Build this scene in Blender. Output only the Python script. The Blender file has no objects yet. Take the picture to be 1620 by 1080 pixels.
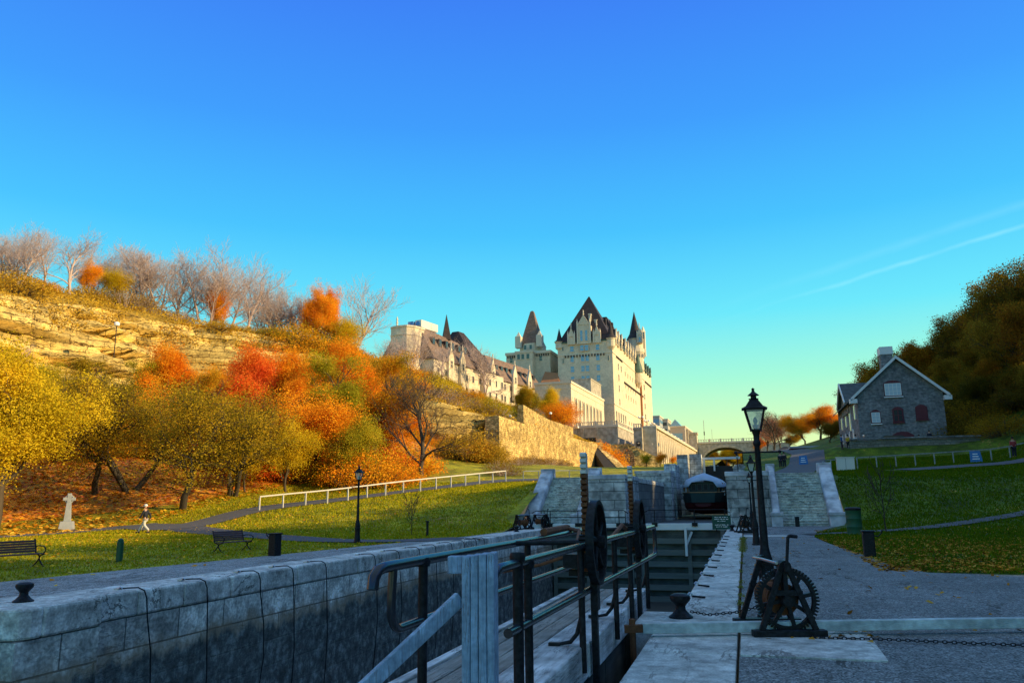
import bpy, math, random
import numpy as np
from mathutils import Matrix, Vector, Euler

SC = bpy.context.scene
COL = SC.collection
R = math.radians
# ------------------------------------------------------------------ camera
F = 1236.; CX, CY = 810., 540.; H = 1.7; ROLL = .012
PITCH = R(11.586); YAW = R(16.134)
cam = bpy.data.cameras.new('camera'); camo = bpy.data.objects.new('camera', cam); COL.objects.link(camo)
cam.sensor_width = 36; cam.lens = F / 1620 * 36; cam.clip_start = .1; cam.clip_end = 6000
camo.matrix_world = Matrix.Translation((0, 0, H)) @ Matrix.Rotation(YAW, 4, 'Z') @ Matrix.Rotation(math.pi / 2 + PITCH, 4, 'X') @ Matrix.Rotation(-ROLL, 4, 'Z')
SC.camera = camo
SC.render.resolution_x = 1024; SC.render.resolution_y = 682
vs = SC.view_settings
vs.view_transform = 'Standard'; vs.look = 'None'; vs.exposure = 0.45; vs.gamma = 1
# ------------------------------------------------------------------ light
SUN_AZ = 90.5     # degrees clockwise from +Y (the canal axis)
SUN_EL = 22.0
sd = Vector((math.sin(R(SUN_AZ)) * math.cos(R(SUN_EL)), math.cos(R(SUN_AZ)) * math.cos(R(SUN_EL)), math.sin(R(SUN_EL))))
sun = bpy.data.lights.new('sun', 'SUN'); sun.energy = 5.0; sun.angle = R(.5); sun.color = (1, .73, .35)
suno = bpy.data.objects.new('sun', sun); COL.objects.link(suno)
suno.rotation_euler = sd.to_track_quat('Z', 'Y').to_euler(); suno.location = (200, 0, 120)

W = bpy.data.worlds.new('World'); SC.world = W; W.use_nodes = True
nt = W.node_tree; nt.nodes.clear()
def NN(tree, t, **k):
    n = tree.nodes.new(t)
    for a, b in k.items(): setattr(n, a, b)
    return n
def ramp(tree, pts, fac=None, interp='LINEAR'):
    n = NN(tree, 'ShaderNodeValToRGB'); cr = n.color_ramp; cr.interpolation = interp
    while len(cr.elements) < len(pts): cr.elements.new(.5)
    for e, (p, c) in zip(cr.elements, pts):
        e.position = p; e.color = (c[0], c[1], c[2], 1) if not isinstance(c, (int, float)) else (c, c, c, 1)
    if fac is not None: tree.links.new(fac, n.inputs[0])
    return n.outputs[0]
def math_(tree, op, a, b=None, c=None, clamp=False):
    n = NN(tree, 'ShaderNodeMath', operation=op, use_clamp=clamp)
    for i, x in enumerate((a, b, c)):
        if x is None: continue
        if isinstance(x, (int, float)): n.inputs[i].default_value = x
        else: tree.links.new(x, n.inputs[i])
    return n.outputs[0]
def mixc(tree, fac, a, b, bt='MIX'):
    n = NN(tree, 'ShaderNodeMixRGB', blend_type=bt)
    for i, x in enumerate((fac, a, b)):
        if isinstance(x, (int, float)): n.inputs[i].default_value = x
        elif isinstance(x, tuple): n.inputs[i].default_value = (*x[:3], 1)
        else: tree.links.new(x, n.inputs[i])
    return n.outputs[0]
sky = NN(nt, 'ShaderNodeTexSky', sky_type='NISHITA', sun_disc=False, sun_elevation=R(SUN_EL), sun_rotation=R(SUN_AZ))
sky.air_density = 1.0; sky.dust_density = .4; sky.ozone_density = 2
tc = NN(nt, 'ShaderNodeTexCoord'); sep = NN(nt, 'ShaderNodeSeparateXYZ'); nt.links.new(tc.outputs['Generated'], sep.inputs[0])
z = sep.outputs[2]
# unseen zenith paled and brightened to fill the shade, then deep polarised blue, through cyan to a green-gold band low down
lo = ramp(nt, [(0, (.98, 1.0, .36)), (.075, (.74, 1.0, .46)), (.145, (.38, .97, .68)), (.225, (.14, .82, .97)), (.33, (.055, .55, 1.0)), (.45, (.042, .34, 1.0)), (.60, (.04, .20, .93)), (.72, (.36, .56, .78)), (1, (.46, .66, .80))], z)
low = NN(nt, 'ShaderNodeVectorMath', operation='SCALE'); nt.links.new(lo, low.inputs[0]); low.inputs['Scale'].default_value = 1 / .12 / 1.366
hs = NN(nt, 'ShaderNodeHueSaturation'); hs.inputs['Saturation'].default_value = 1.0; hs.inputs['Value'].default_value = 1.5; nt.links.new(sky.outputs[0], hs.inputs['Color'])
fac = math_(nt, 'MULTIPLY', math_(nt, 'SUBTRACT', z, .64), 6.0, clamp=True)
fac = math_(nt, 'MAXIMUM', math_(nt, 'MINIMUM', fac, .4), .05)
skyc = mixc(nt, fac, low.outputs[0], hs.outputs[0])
# thin contrails: narrow noisy bands around two great circles on the right of the sky
def contrail(a, b, w, lo_, hi_):
    n = Vector(a).cross(Vector(b)).normalized()
    d = NN(nt, 'ShaderNodeVectorMath', operation='DOT_PRODUCT'); nt.links.new(tc.outputs['Generated'], d.inputs[0]); d.inputs[1].default_value = n
    nz = NN(nt, 'ShaderNodeTexNoise'); nz.inputs['Scale'].default_value = 9; nz.inputs['Detail'].default_value = 5; nt.links.new(tc.outputs['Generated'], nz.inputs[0])
    dd = math_(nt, 'ADD', d.outputs['Value'], math_(nt, 'MULTIPLY', math_(nt, 'SUBTRACT', nz.outputs[0], .5), .014))
    m = math_(nt, 'SUBTRACT', 1.0, math_(nt, 'DIVIDE', math_(nt, 'ABSOLUTE', dd), w), clamp=True)
    al = NN(nt, 'ShaderNodeVectorMath', operation='DOT_PRODUCT'); nt.links.new(tc.outputs['Generated'], al.inputs[0])
    t = (Vector(b) - Vector(a)).normalized(); al.inputs[1].default_value = t
    s0, s1 = Vector(a).dot(t), Vector(b).dot(t)
    seg = NN(nt, 'ShaderNodeMapRange', interpolation_type='SMOOTHSTEP'); nt.links.new(al.outputs['Value'], seg.inputs[0])
    seg.inputs[1].default_value = s0; seg.inputs[2].default_value = s0 + (s1 - s0) * .7
    nz2 = NN(nt, 'ShaderNodeTexNoise'); nz2.inputs['Scale'].default_value = 22; nt.links.new(tc.outputs['Generated'], nz2.inputs[0])
    return math_(nt, 'MULTIPLY', math_(nt, 'MULTIPLY', m, seg.outputs[0]), math_(nt, 'MULTIPLY_ADD', nz2.outputs[0], 1.1, -.12, clamp=True))
# ------------------------------------------------------------------ pixel rays -> points at a chosen depth
def _un(u, v):
    dx, dy = u - CX, CY - v; c, s = math.cos(ROLL), math.sin(ROLL)
    return dx * c + dy * s, -dx * s + dy * c
def ray(u, v):
    x, y = _un(u, v); x /= F; y /= F
    yy = math.cos(PITCH) - y * math.sin(PITCH); zz = math.sin(PITCH) + y * math.cos(PITCH)
    c, s = math.cos(YAW), math.sin(YAW)
    return Vector((x * c - yy * s, x * s + yy * c, zz)), yy
def gz(u, v, z=0.):
    d, _ = ray(u, v); t = (z - H) / d.z; return Vector((d.x * t, d.y * t, z))
def gy(u, v, Y):
    d, _ = ray(u, v); t = Y / d.y; return Vector((d.x * t, Y, H + d.z * t))
def gd(u, v, D):
    d, yy = ray(u, v); t = D / yy; return Vector((d.x * t, d.y * t, H + d.z * t))
c1 = contrail(ray(1090, 523)[0].normalized(), ray(1640, 352)[0].normalized(), .0035, 0, 1)
c2 = contrail(ray(1060, 512)[0].normalized(), ray(1640, 315)[0].normalized(), .007, 0, 1)
cs = math_(nt, 'ADD', math_(nt, 'MULTIPLY', c1, .22), math_(nt, 'MULTIPLY', c2, .10), clamp=True)
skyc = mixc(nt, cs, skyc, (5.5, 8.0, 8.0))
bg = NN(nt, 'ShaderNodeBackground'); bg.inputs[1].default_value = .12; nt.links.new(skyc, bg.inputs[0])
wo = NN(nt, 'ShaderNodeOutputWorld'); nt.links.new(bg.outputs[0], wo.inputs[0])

# ------------------------------------------------------------------ materials
MATS = {}
def newmat(name):
    m = bpy.data.materials.new(name); m.use_nodes = True; t = m.node_tree; t.nodes.clear(); return m, t
def M(name, cols, scale=2.0, rough=.8, metal=0.0, bump=.0, bscale=None, coord='pos', brick=None, detail=6, spec=.3, stain=None, dist=.02, stretch=None, speck=None, voro=None, crack=None):
    """cols: list of colours spread over a noise; brick=(w,h,mortarcol,mortar,offset); stain=(zlo,zhi,colour,noise)"""
    if name in MATS: return MATS[name]
    m, t = newmat(name); L = t.links.new
    bs = NN(t, 'ShaderNodeBsdfPrincipled'); out = NN(t, 'ShaderNodeOutputMaterial'); L(bs.outputs[0], out.inputs[0])
    bs.inputs['Roughness'].default_value = rough; bs.inputs['Metallic'].default_value = metal
    bs.inputs['Specular IOR Level'].default_value = spec
    if coord == 'pos': g = NN(t, 'ShaderNodeNewGeometry').outputs['Position']
    else: g = NN(t, 'ShaderNodeTexCoord').outputs['Object']
    gv = g
    if stretch:
        mp = NN(t, 'ShaderNodeMapping'); mp.inputs['Scale'].default_value = stretch; L(g, mp.inputs[0]); gv = mp.outputs[0]
    nz = NN(t, 'ShaderNodeTexNoise'); nz.inputs['Scale'].default_value = scale; nz.inputs['Detail'].default_value = detail; nz.inputs['Roughness'].default_value = .62; L(gv, nz.inputs[0])
    k = len(cols)
    c = ramp(t, [(.5 + (.32 * (i / (k - 1) * 2 - 1) if k > 1 else 0), x) for i, x in enumerate(cols)], nz.outputs[0]) if k > 1 else None
    if c is None:
        rgb = NN(t, 'ShaderNodeRGB'); rgb.outputs[0].default_value = (*cols[0], 1); c = rgb.outputs[0]
    hgt = nz.outputs[0]
    if voro:
        sc_, cc, th = voro
        vo = NN(t, 'ShaderNodeTexVoronoi'); vo.inputs['Scale'].default_value = sc_; L(g, vo.inputs[0])
        s = NN(t, 'ShaderNodeSeparateColor'); L(vo.outputs['Color'], s.inputs[0])
        k2 = len(cc)
        vc = ramp(t, [(i / k2, x) for i, x in enumerate(cc)], s.outputs[0], 'CONSTANT')
        n3 = NN(t, 'ShaderNodeTexNoise'); n3.inputs['Scale'].default_value = .35; n3.inputs['Detail'].default_value = 4; L(g, n3.inputs[0])
        f = math_(t, 'GREATER_THAN', math_(t, 'ADD', s.outputs[1], math_(t, 'MULTIPLY', math_(t, 'SUBTRACT', n3.outputs[0], .5), 2.2)), th)
        c = mixc(t, f, c, vc)
    for speck in (speck if isinstance(speck, list) else ([speck] if speck else [])):
        n2 = NN(t, 'ShaderNodeTexNoise'); n2.inputs['Scale'].default_value = speck[0]; n2.inputs['Detail'].default_value = 2; L(g, n2.inputs[0])
        c = mixc(t, 1.0, c, ramp(t, [(.35, 1 - speck[1]), (.65, 1 + speck[1])], n2.outputs[0]), 'MULTIPLY')
    if crack:
        mp = NN(t, 'ShaderNodeMapping'); mp.inputs['Scale'].default_value = crack[0]; L(g, mp.inputs[0])
        n5 = NN(t, 'ShaderNodeTexNoise'); n5.inputs['Scale'].default_value = 1; n5.inputs['Detail'].default_value = 7; n5.inputs['Roughness'].default_value = .7; n5.inputs['Distortion'].default_value = .4; L(mp.outputs[0], n5.inputs[0])
        cf = ramp(t, [(crack[1] - .012, 0), (crack[1], 1), (crack[1] + .006, 1), (crack[1] + .02, 0)], n5.outputs[0])
        n6 = NN(t, 'ShaderNodeTexNoise'); n6.inputs['Scale'].default_value = crack[3]; L(g, n6.inputs[0])
        cf = math_(t, 'MULTIPLY', cf, ramp(t, [(.42, 0), (.6, 1)], n6.outputs[0]))
        c = mixc(t, cf, c, crack[2]); hgt = math_(t, 'SUBTRACT', hgt, math_(t, 'MULTIPLY', cf, 1.5))
    if brick:
        w, h, mc, mo, sq = brick[:5]
        sp = NN(t, 'ShaderNodeSeparateXYZ'); L(g, sp.inputs[0])
        cb = NN(t, 'ShaderNodeCombineXYZ'); L(math_(t, 'ADD', sp.outputs[0], sp.outputs[1]), cb.inputs[0]); L(math_(t, 'ADD', sp.outputs[2], brick[5] if len(brick) > 5 else 0.), cb.inputs[1])
        if sq:
            nw = NN(t, 'ShaderNodeTexNoise'); nw.inputs['Scale'].default_value = 1.2; L(g, nw.inputs[0])
            av = NN(t, 'ShaderNodeVectorMath', operation='MULTIPLY_ADD'); L(nw.outputs['Color'], av.inputs[0]); av.inputs[1].default_value = (sq, sq, 0); L(cb.outputs[0], av.inputs[2]); vec = av.outputs[0]
        else: vec = cb.outputs[0]
        br = NN(t, 'ShaderNodeTexBrick'); L(vec, br.inputs[0]); br.inputs['Scale'].default_value = 1
        br.inputs['Brick Width'].default_value = w; br.inputs['Row Height'].default_value = h; br.inputs['Mortar Size'].default_value = mo; br.inputs['Mortar Smooth'].default_value = .3
        br.inputs['Color1'].default_value = (.72, .72, .72, 1); br.inputs['Color2'].default_value = (1.15, 1.15, 1.15, 1); br.inputs['Mortar'].default_value = (*mc, 1)
        c = mixc(t, 1.0, c, br.outputs[0], 'MULTIPLY')
        hgt = math_(t, 'SUBTRACT', math_(t, 'MULTIPLY', hgt, .5), br.outputs['Fac'])
    if stain:
        zl, zh, sc2, amp = stain
        sp = NN(t, 'ShaderNodeSeparateXYZ'); L(g, sp.inputs[0])
        mp = NN(t, 'ShaderNodeMapping'); mp.inputs['Scale'].default_value = (1.2, 1.2, .35); L(g, mp.inputs[0])
        n2 = NN(t, 'ShaderNodeTexNoise'); n2.inputs['Scale'].default_value = 1.1; n2.inputs['Detail'].default_value = 8; n2.inputs['Roughness'].default_value = .7; L(mp.outputs[0], n2.inputs[0])
        zz = math_(t, 'ADD', sp.outputs[2], math_(t, 'MULTIPLY', math_(t, 'SUBTRACT', n2.outputs[0], .5), amp))
        mr = NN(t, 'ShaderNodeMapRange'); L(zz, mr.inputs[0]); mr.inputs[1].default_value = zl; mr.inputs[2].default_value = zh; mr.inputs[3].default_value = 1; mr.inputs[4].default_value = 0
        n7 = NN(t, 'ShaderNodeTexNoise'); n7.inputs['Scale'].default_value = 3.2; n7.inputs['Detail'].default_value = 8; n7.inputs['Roughness'].default_value = .75; L(g, n7.inputs[0])
        sc3 = mixc(t, 1.0, sc2, ramp(t, [(.34, .35), (.5, .9), (.66, 2.6)], n7.outputs[0]), 'MULTIPLY')
        m2 = NN(t, 'ShaderNodeMapRange'); L(zz, m2.inputs[0]); m2.inputs[1].default_value = zl + .2; m2.inputs[2].default_value = zh + .35; m2.inputs[3].default_value = .75; m2.inputs[4].default_value = 0
        c = mixc(t, m2.outputs[0], c, (.30, .22, .13)); c = mixc(t, mr.outputs[0], c, sc3)
    L(c, bs.inputs['Base Color'])
    if bump or brick:
        b = NN(t, 'ShaderNodeBump'); b.inputs['Strength'].default_value = bump or .4; b.inputs['Distance'].default_value = dist
        if bscale and not brick:
            n4 = NN(t, 'ShaderNodeTexNoise'); n4.inputs['Scale'].default_value = bscale; n4.inputs['Detail'].default_value = 4; L(gv, n4.inputs[0]); hgt = n4.outputs[0]
        L(hgt, b.inputs['Height']); L(b.outputs[0], bs.inputs['Normal'])
    MATS[name] = m; return m
def leafmat(name, cols, trans=.35, scale=.5, pw=.5):
    if name in MATS: return MATS[name]
    m, t = newmat(name); L = t.links.new
    at = NN(t, 'ShaderNodeAttribute', attribute_name='rnd')
    nz = NN(t, 'ShaderNodeTexNoise'); nz.inputs['Scale'].default_value = scale; nz.inputs['Detail'].default_value = 3
    L(NN(t, 'ShaderNodeNewGeometry').outputs['Position'], nz.inputs[0])
    f = math_(t, 'ADD', math_(t, 'MULTIPLY', at.outputs['Fac'], pw), math_(t, 'MULTIPLY', math_(t, 'MULTIPLY_ADD', nz.outputs[0], 2.2, -.6, clamp=True), 1 - pw))
    k = len(cols)
    c = ramp(t, [(.08 + .84 * i / (k - 1), x) for i, x in enumerate(cols)], f)
    df = NN(t, 'ShaderNodeBsdfDiffuse'); tr = NN(t, 'ShaderNodeBsdfTranslucent'); mx = NN(t, 'ShaderNodeMixShader'); mx.inputs[0].default_value = trans
    L(c, df.inputs[0]); L(c, tr.inputs[0]); L(df.outputs[0], mx.inputs[1]); L(tr.outputs[0], mx.inputs[2])
    out = NN(t, 'ShaderNodeOutputMaterial'); L(mx.outputs[0], out.inputs[0])
    MATS[name] = m; return m
def glassmat(name, col, rough=.08):
    m, t = newmat(name); bs = NN(t, 'ShaderNodeBsdfPrincipled'); out = NN(t, 'ShaderNodeOutputMaterial'); t.links.new(bs.outputs[0], out.inputs[0])
    bs.inputs['Base Color'].default_value = (*col, 1); bs.inputs['Roughness'].default_value = rough; bs.inputs['Specular IOR Level'].default_value = .9
    MATS[name] = m; return m

# ------------------------------------------------------------------ mesh builder
class MB:
    def __init__(s): s.v = []; s.f = []
    def add(s, vs_, fs):
        o = len(s.v); s.v += [tuple(p) for p in vs_]; s.f += [tuple(i + o for i in f) for f in fs]; return s
    def box(s, x0, x1, y0, y1, z0, z1, rz=0, piv=None):
        v = [(x, y, z_) for z_ in (z0, z1) for y in (y0, y1) for x in (x0, x1)]
        if rz:
            px, py = piv or ((x0 + x1) / 2, (y0 + y1) / 2); c, sn = math.cos(rz), math.sin(rz)
            v = [(px + (x - px) * c - (y - py) * sn, py + (x - px) * sn + (y - py) * c, z_) for x, y, z_ in v]
        return s.add(v, [(0, 2, 3, 1), (4, 5, 7, 6), (0, 1, 5, 4), (2, 6, 7, 3), (0, 4, 6, 2), (1, 3, 7, 5)])
    def hexa(s, bot, top):
        return s.add(list(bot) + list(top), [(3, 2, 1, 0), (4, 5, 6, 7), (0, 1, 5, 4), (1, 2, 6, 5), (2, 3, 7, 6), (3, 0, 4, 7)])
    def bar(s, a, b, w, h=None, up=(0, 0, 1)):
        a, b = Vector(a), Vector(b); h = h or w; d = (b - a).normalized(); u = Vector(up)
        if abs(d.dot(u)) > .99: u = Vector((0, 1, 0))
        r = d.cross(u).normalized() * w / 2; q = r.cross(d).normalized() * h / 2
        f = lambda p: [p - r - q, p + r - q, p + r + q, p - r + q]
        return s.add(f(a) + f(b), [(3, 2, 1, 0), (4, 5, 6, 7), (0, 1, 5, 4), (1, 2, 6, 5), (2, 3, 7, 6), (3, 0, 4, 7)])
    def tube(s, pts, r, n=8, caps=True):
        pts = [Vector(p) for p in pts]; k = len(pts)
        rs = [r] * k if isinstance(r, (int, float)) else list(r)
        vs_ = []; u = None
        for i, p in enumerate(pts):
            d = (pts[min(i + 1, k - 1)] - pts[max(i - 1, 0)]).normalized()
            if u is None: u = d.cross(Vector((0, 0, 1)) if abs(d.z) < .9 else Vector((0, 1, 0))).normalized()
            u = (u - d * u.dot(d)).normalized(); w = d.cross(u)
            vs_ += [p + (u * math.cos(2 * math.pi * j / n) + w * math.sin(2 * math.pi * j / n)) * rs[i] for j in range(n)]
        fs = [(i * n + j, i * n + (j + 1) % n, (i + 1) * n + (j + 1) % n, (i + 1) * n + j) for i in range(k - 1) for j in range(n)]
        if caps: fs += [tuple(range(n))[::-1], tuple((k - 1) * n + j for j in range(n))]
        return s.add(vs_, fs)
    def lathe(s, prof, c=(0, 0, 0), n=16, axis='Z', ph=0):
        vs_ = []
        for r_, z_ in prof:
            for j in range(n):
                a = 2 * math.pi * j / n + ph; x, y = r_ * math.cos(a), r_ * math.sin(a)
                p = (x, y, z_) if axis == 'Z' else ((z_, x, y) if axis == 'X' else (x, z_, y))
                vs_.append((c[0] + p[0], c[1] + p[1], c[2] + p[2]))
        k = len(prof)
        fs = [(i * n + j, i * n + (j + 1) % n, (i + 1) * n + (j + 1) % n, (i + 1) * n + j) for i in range(k - 1) for j in range(n)]
        fs += [tuple(range(n))[::-1], tuple((k - 1) * n + j for j in range(n))]
        return s.add(vs_, fs)
    def prism(s, poly, t0, t1, axis='Y'):
        """2-D poly in the plane across axis, extruded t0..t1"""
        f = {'Y': lambda a, b, t: (a, t, b), 'X': lambda a, b, t: (t, a, b), 'Z': lambda a, b, t: (a, b, t)}[axis]
        n = len(poly); v = [f(a, b, t0) for a, b in poly] + [f(a, b, t1) for a, b in poly]
        return s.add(v, [tuple(range(n))[::-1], tuple(range(n, 2 * n))] + [(i, (i + 1) % n, n + (i + 1) % n, n + i) for i in range(n)])
    def gear(s, r0, r1, t0, t1, n, c, axis='Y', hole=None):
        pts = []
        for i in range(n):
            a = 2 * math.pi * i / n; w = 2 * math.pi / n
            pts += [((r0) * math.cos(a), r0 * math.sin(a)), (r0 * math.cos(a + .3 * w), r0 * math.sin(a + .3 * w)), (r1 * math.cos(a + .4 * w), r1 * math.sin(a + .4 * w)), (r1 * math.cos(a + .85 * w), r1 * math.sin(a + .85 * w))]
        N = len(pts); inn = [(hole * math.cos(math.atan2(b, a)), hole * math.sin(math.atan2(b, a))) for a, b in pts]
        f = (lambda a, b, t: (c[0] + a, c[1] + t, c[2] + b)) if axis == 'Y' else (lambda a, b, t: (c[0] + t, c[1] + a, c[2] + b))
        v = [f(a, b, t) for t in (t0, t1) for q in (pts, inn) for a, b in q]
        fs = []
        for i in range(N):
            j = (i + 1) % N
            fs += [(i, j, N + j, N + i), (2 * N + i, 3 * N + i, 3 * N + j, 2 * N + j), (i, 2 * N + i, 2 * N + j, j), (N + i, N + j, 3 * N + j, 3 * N + i)]
        return s.add(v, fs)
    def build(s, name, mat, parent=None, smooth=False, bevel=0, loc=None):
        me = bpy.data.meshes.new(name); me.from_pydata(s.v, [], s.f); me.validate()
        o = bpy.data.objects.new(name, me); COL.objects.link(o)
        me.materials.append(MATS[mat] if isinstance(mat, str) else mat)
        import bmesh
        b = bmesh.new(); b.from_mesh(me); bmesh.ops.recalc_face_normals(b, faces=b.faces); b.to_mesh(me); b.free()
        if smooth:
            me.polygons.foreach_set('use_smooth', [True] * len(me.polygons))
            try: me.set_sharp_from_angle(angle=R(38))
            except Exception: pass
        if bevel:
            md = o.modifiers.new('edge', 'BEVEL'); md.width = bevel; md.segments = 2; md.limit_method = 'ANGLE'
        if parent is not None: o.parent = parent
        if loc is not None: o.location = loc
        return o
def tag(o, label=None, cat=None, group=None, kind=None):
    if label: o['label'] = label
    if cat: o['category'] = cat
    if group: o['group'] = group
    if kind: o['kind'] = kind
    return o
def thing(name, label, cat, loc=(0, 0, 0), rz=0, group=None):
    o = bpy.data.objects.new(name, None); o.empty_display_size = .1; COL.objects.link(o)
    o.location = loc; o.rotation_euler = (0, 0, rz)
    return tag(o, label, cat, group)
CH = {}
def copy_tree(o, parent=None):
    c = o.copy(); COL.objects.link(c); c.parent = parent
    for ch in list(o.children): copy_tree(ch, c)
    return c
def again(o, loc, rz=None, label=None, scale=None):
    c = copy_tree(o); c.location = loc
    if rz is not None: c.rotation_euler = (0, 0, rz)
    if label: c['label'] = label
    if scale is not None: c.scale = (scale,) * 3 if isinstance(scale, (int, float)) else scale
    return c
def npmesh(name, V, Fq, mat, parent=None, rnd=None, smooth=False):
    me = bpy.data.meshes.new(name); V = np.asarray(V, np.float32).reshape(-1, 3); Fq = np.asarray(Fq, np.int32); k = Fq.shape[1]; n = len(Fq)
    me.vertices.add(len(V)); me.vertices.foreach_set('co', V.ravel()); me.loops.add(n * k); me.loops.foreach_set('vertex_index', Fq.ravel())
    me.polygons.add(n); me.polygons.foreach_set('loop_start', np.arange(0, n * k, k, dtype=np.int32))
    if smooth: me.polygons.foreach_set('use_smooth', np.ones(n, bool))
    me.update(calc_edges=True)
    if rnd is not None:
        a = me.attributes.new('rnd', 'FLOAT', 'FACE'); a.data.foreach_set('value', np.asarray(rnd, np.float32))
    me.materials.append(MATS[mat] if isinstance(mat, str) else mat)
    o = bpy.data.objects.new(name, me); COL.objects.link(o)
    if parent is not None: o.parent = parent
    return o
# ================================================================== palette
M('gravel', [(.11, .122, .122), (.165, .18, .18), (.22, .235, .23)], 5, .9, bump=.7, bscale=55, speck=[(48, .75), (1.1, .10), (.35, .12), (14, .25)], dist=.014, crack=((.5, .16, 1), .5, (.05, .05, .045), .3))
M('gravel_skylit', [(.20, .21, .205), (.28, .29, .28), (.35, .36, .345)], 5, .9, bump=.7, bscale=55, speck=[(48, .75), (1.1, .10), (.35, .12), (14, .25)], dist=.014, crack=((.5, .16, 1), .5, (.05, .05, .045), .3))  # same gravel, lightened for the extra skylight on the left path
M('asphalt', [(.075, .075, .08), (.115, .115, .12)], 3, .9, bump=.3, bscale=60, speck=(50, .3), dist=.01)
M('coping', [(.34, .35, .32), (.57, .57, .52), (.68, .67, .61)], 1.6, .8, bump=.8, bscale=11, speck=[(5, .28), (22, .2), (.8, .2)], dist=.02, stretch=(1, .35, 1), crack=((.9, .5, .7), .5, (.10, .10, .09), .9))
M('slab_stone', [(.26, .28, .27), (.46, .48, .45), (.56, .57, .53)], 1.2, .8, bump=.5, bscale=18, speck=[(9, .2), (2.6, .22), (40, .15)], dist=.012, crack=((.6, .2, 1), .5, (.16, .16, .15), .5))
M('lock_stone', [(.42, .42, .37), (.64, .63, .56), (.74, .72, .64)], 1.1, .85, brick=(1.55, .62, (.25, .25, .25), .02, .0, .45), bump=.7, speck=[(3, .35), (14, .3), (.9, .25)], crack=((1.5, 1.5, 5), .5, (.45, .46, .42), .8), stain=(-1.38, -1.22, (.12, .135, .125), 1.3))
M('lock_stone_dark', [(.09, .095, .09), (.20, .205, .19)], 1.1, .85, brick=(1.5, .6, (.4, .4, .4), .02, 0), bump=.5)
M('pier_stone', [(.20, .22, .22), (.44, .46, .44), (.56, .57, .53)], .9, .85, brick=(1.9, .58, (.16, .18, .18), .022, 0), bump=.6, speck=[(2.5, .35), (.7, .3)], crack=((1.6, 1.6, .35), .52, (.05, .055, .05), .5))
M('step_stone', [(.17, .18, .16), (.50, .51, .46), (.58, .58, .52)], 2.2, .9, bump=.7, bscale=9, dist=.03, stretch=(1, 1, 3.5), speck=[(2.2, .25), (9, .2)], crack=((.8, .8, 3), .5, (.06, .065, .06), .9))
M('rail_stone', [(.24, .28, .32), (.46, .48, .50), (.58, .58, .55)], 1.1, .85, bump=.5, bscale=7, speck=(1.6, .3), dist=.02)
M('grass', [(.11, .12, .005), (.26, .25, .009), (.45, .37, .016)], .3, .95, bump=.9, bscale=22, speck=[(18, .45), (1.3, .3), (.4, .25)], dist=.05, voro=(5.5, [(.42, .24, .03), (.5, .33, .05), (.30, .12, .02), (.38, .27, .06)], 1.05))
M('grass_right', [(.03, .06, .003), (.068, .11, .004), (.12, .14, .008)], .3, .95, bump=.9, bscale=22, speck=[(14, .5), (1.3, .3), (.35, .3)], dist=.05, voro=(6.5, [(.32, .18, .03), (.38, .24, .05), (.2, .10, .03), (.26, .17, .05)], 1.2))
M('litter', [(.45, .15, .02), (.68, .26, .025), (.76, .40, .04)], .5, .95, bump=1, bscale=9, dist=.08, voro=(4.2, [(.55, .22, .03), (.36, .10, .03), (.62, .36, .06), (.22, .10, .03), (.60, .16, .06), (.34, .22, .05)], .45))
M('hill_scrub', [(.12, .08, .015), (.38, .23, .025), (.52, .32, .03), (.28, .20, .03)], .5, .95, bump=1, bscale=3, dist=.5, speck=[(2.2, .55), (7, .5), (.15, .25)])
M('forest_floor', [(.05, .04, .015), (.11, .08, .025)], .5, .95, bump=1, bscale=3, dist=.3)
M('rock', [(.36, .22, .055), (.54, .37, .10), (.64, .46, .14), (.62, .36, .13)], .16, .9, bump=.8, dist=.3, stretch=(.6, .6, 3.2), speck=[(.9, .25), (.2, .2), (5, .2)], brick=(5.5, 1.0, (.20, .16, .11), .05, .9), crack=((.35, .35, 2.6), .5, (.10, .07, .04), .5))
M('floor_mud', [(.03, .035, .035), (.06, .065, .06)], .7, .6, bump=.3)

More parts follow.
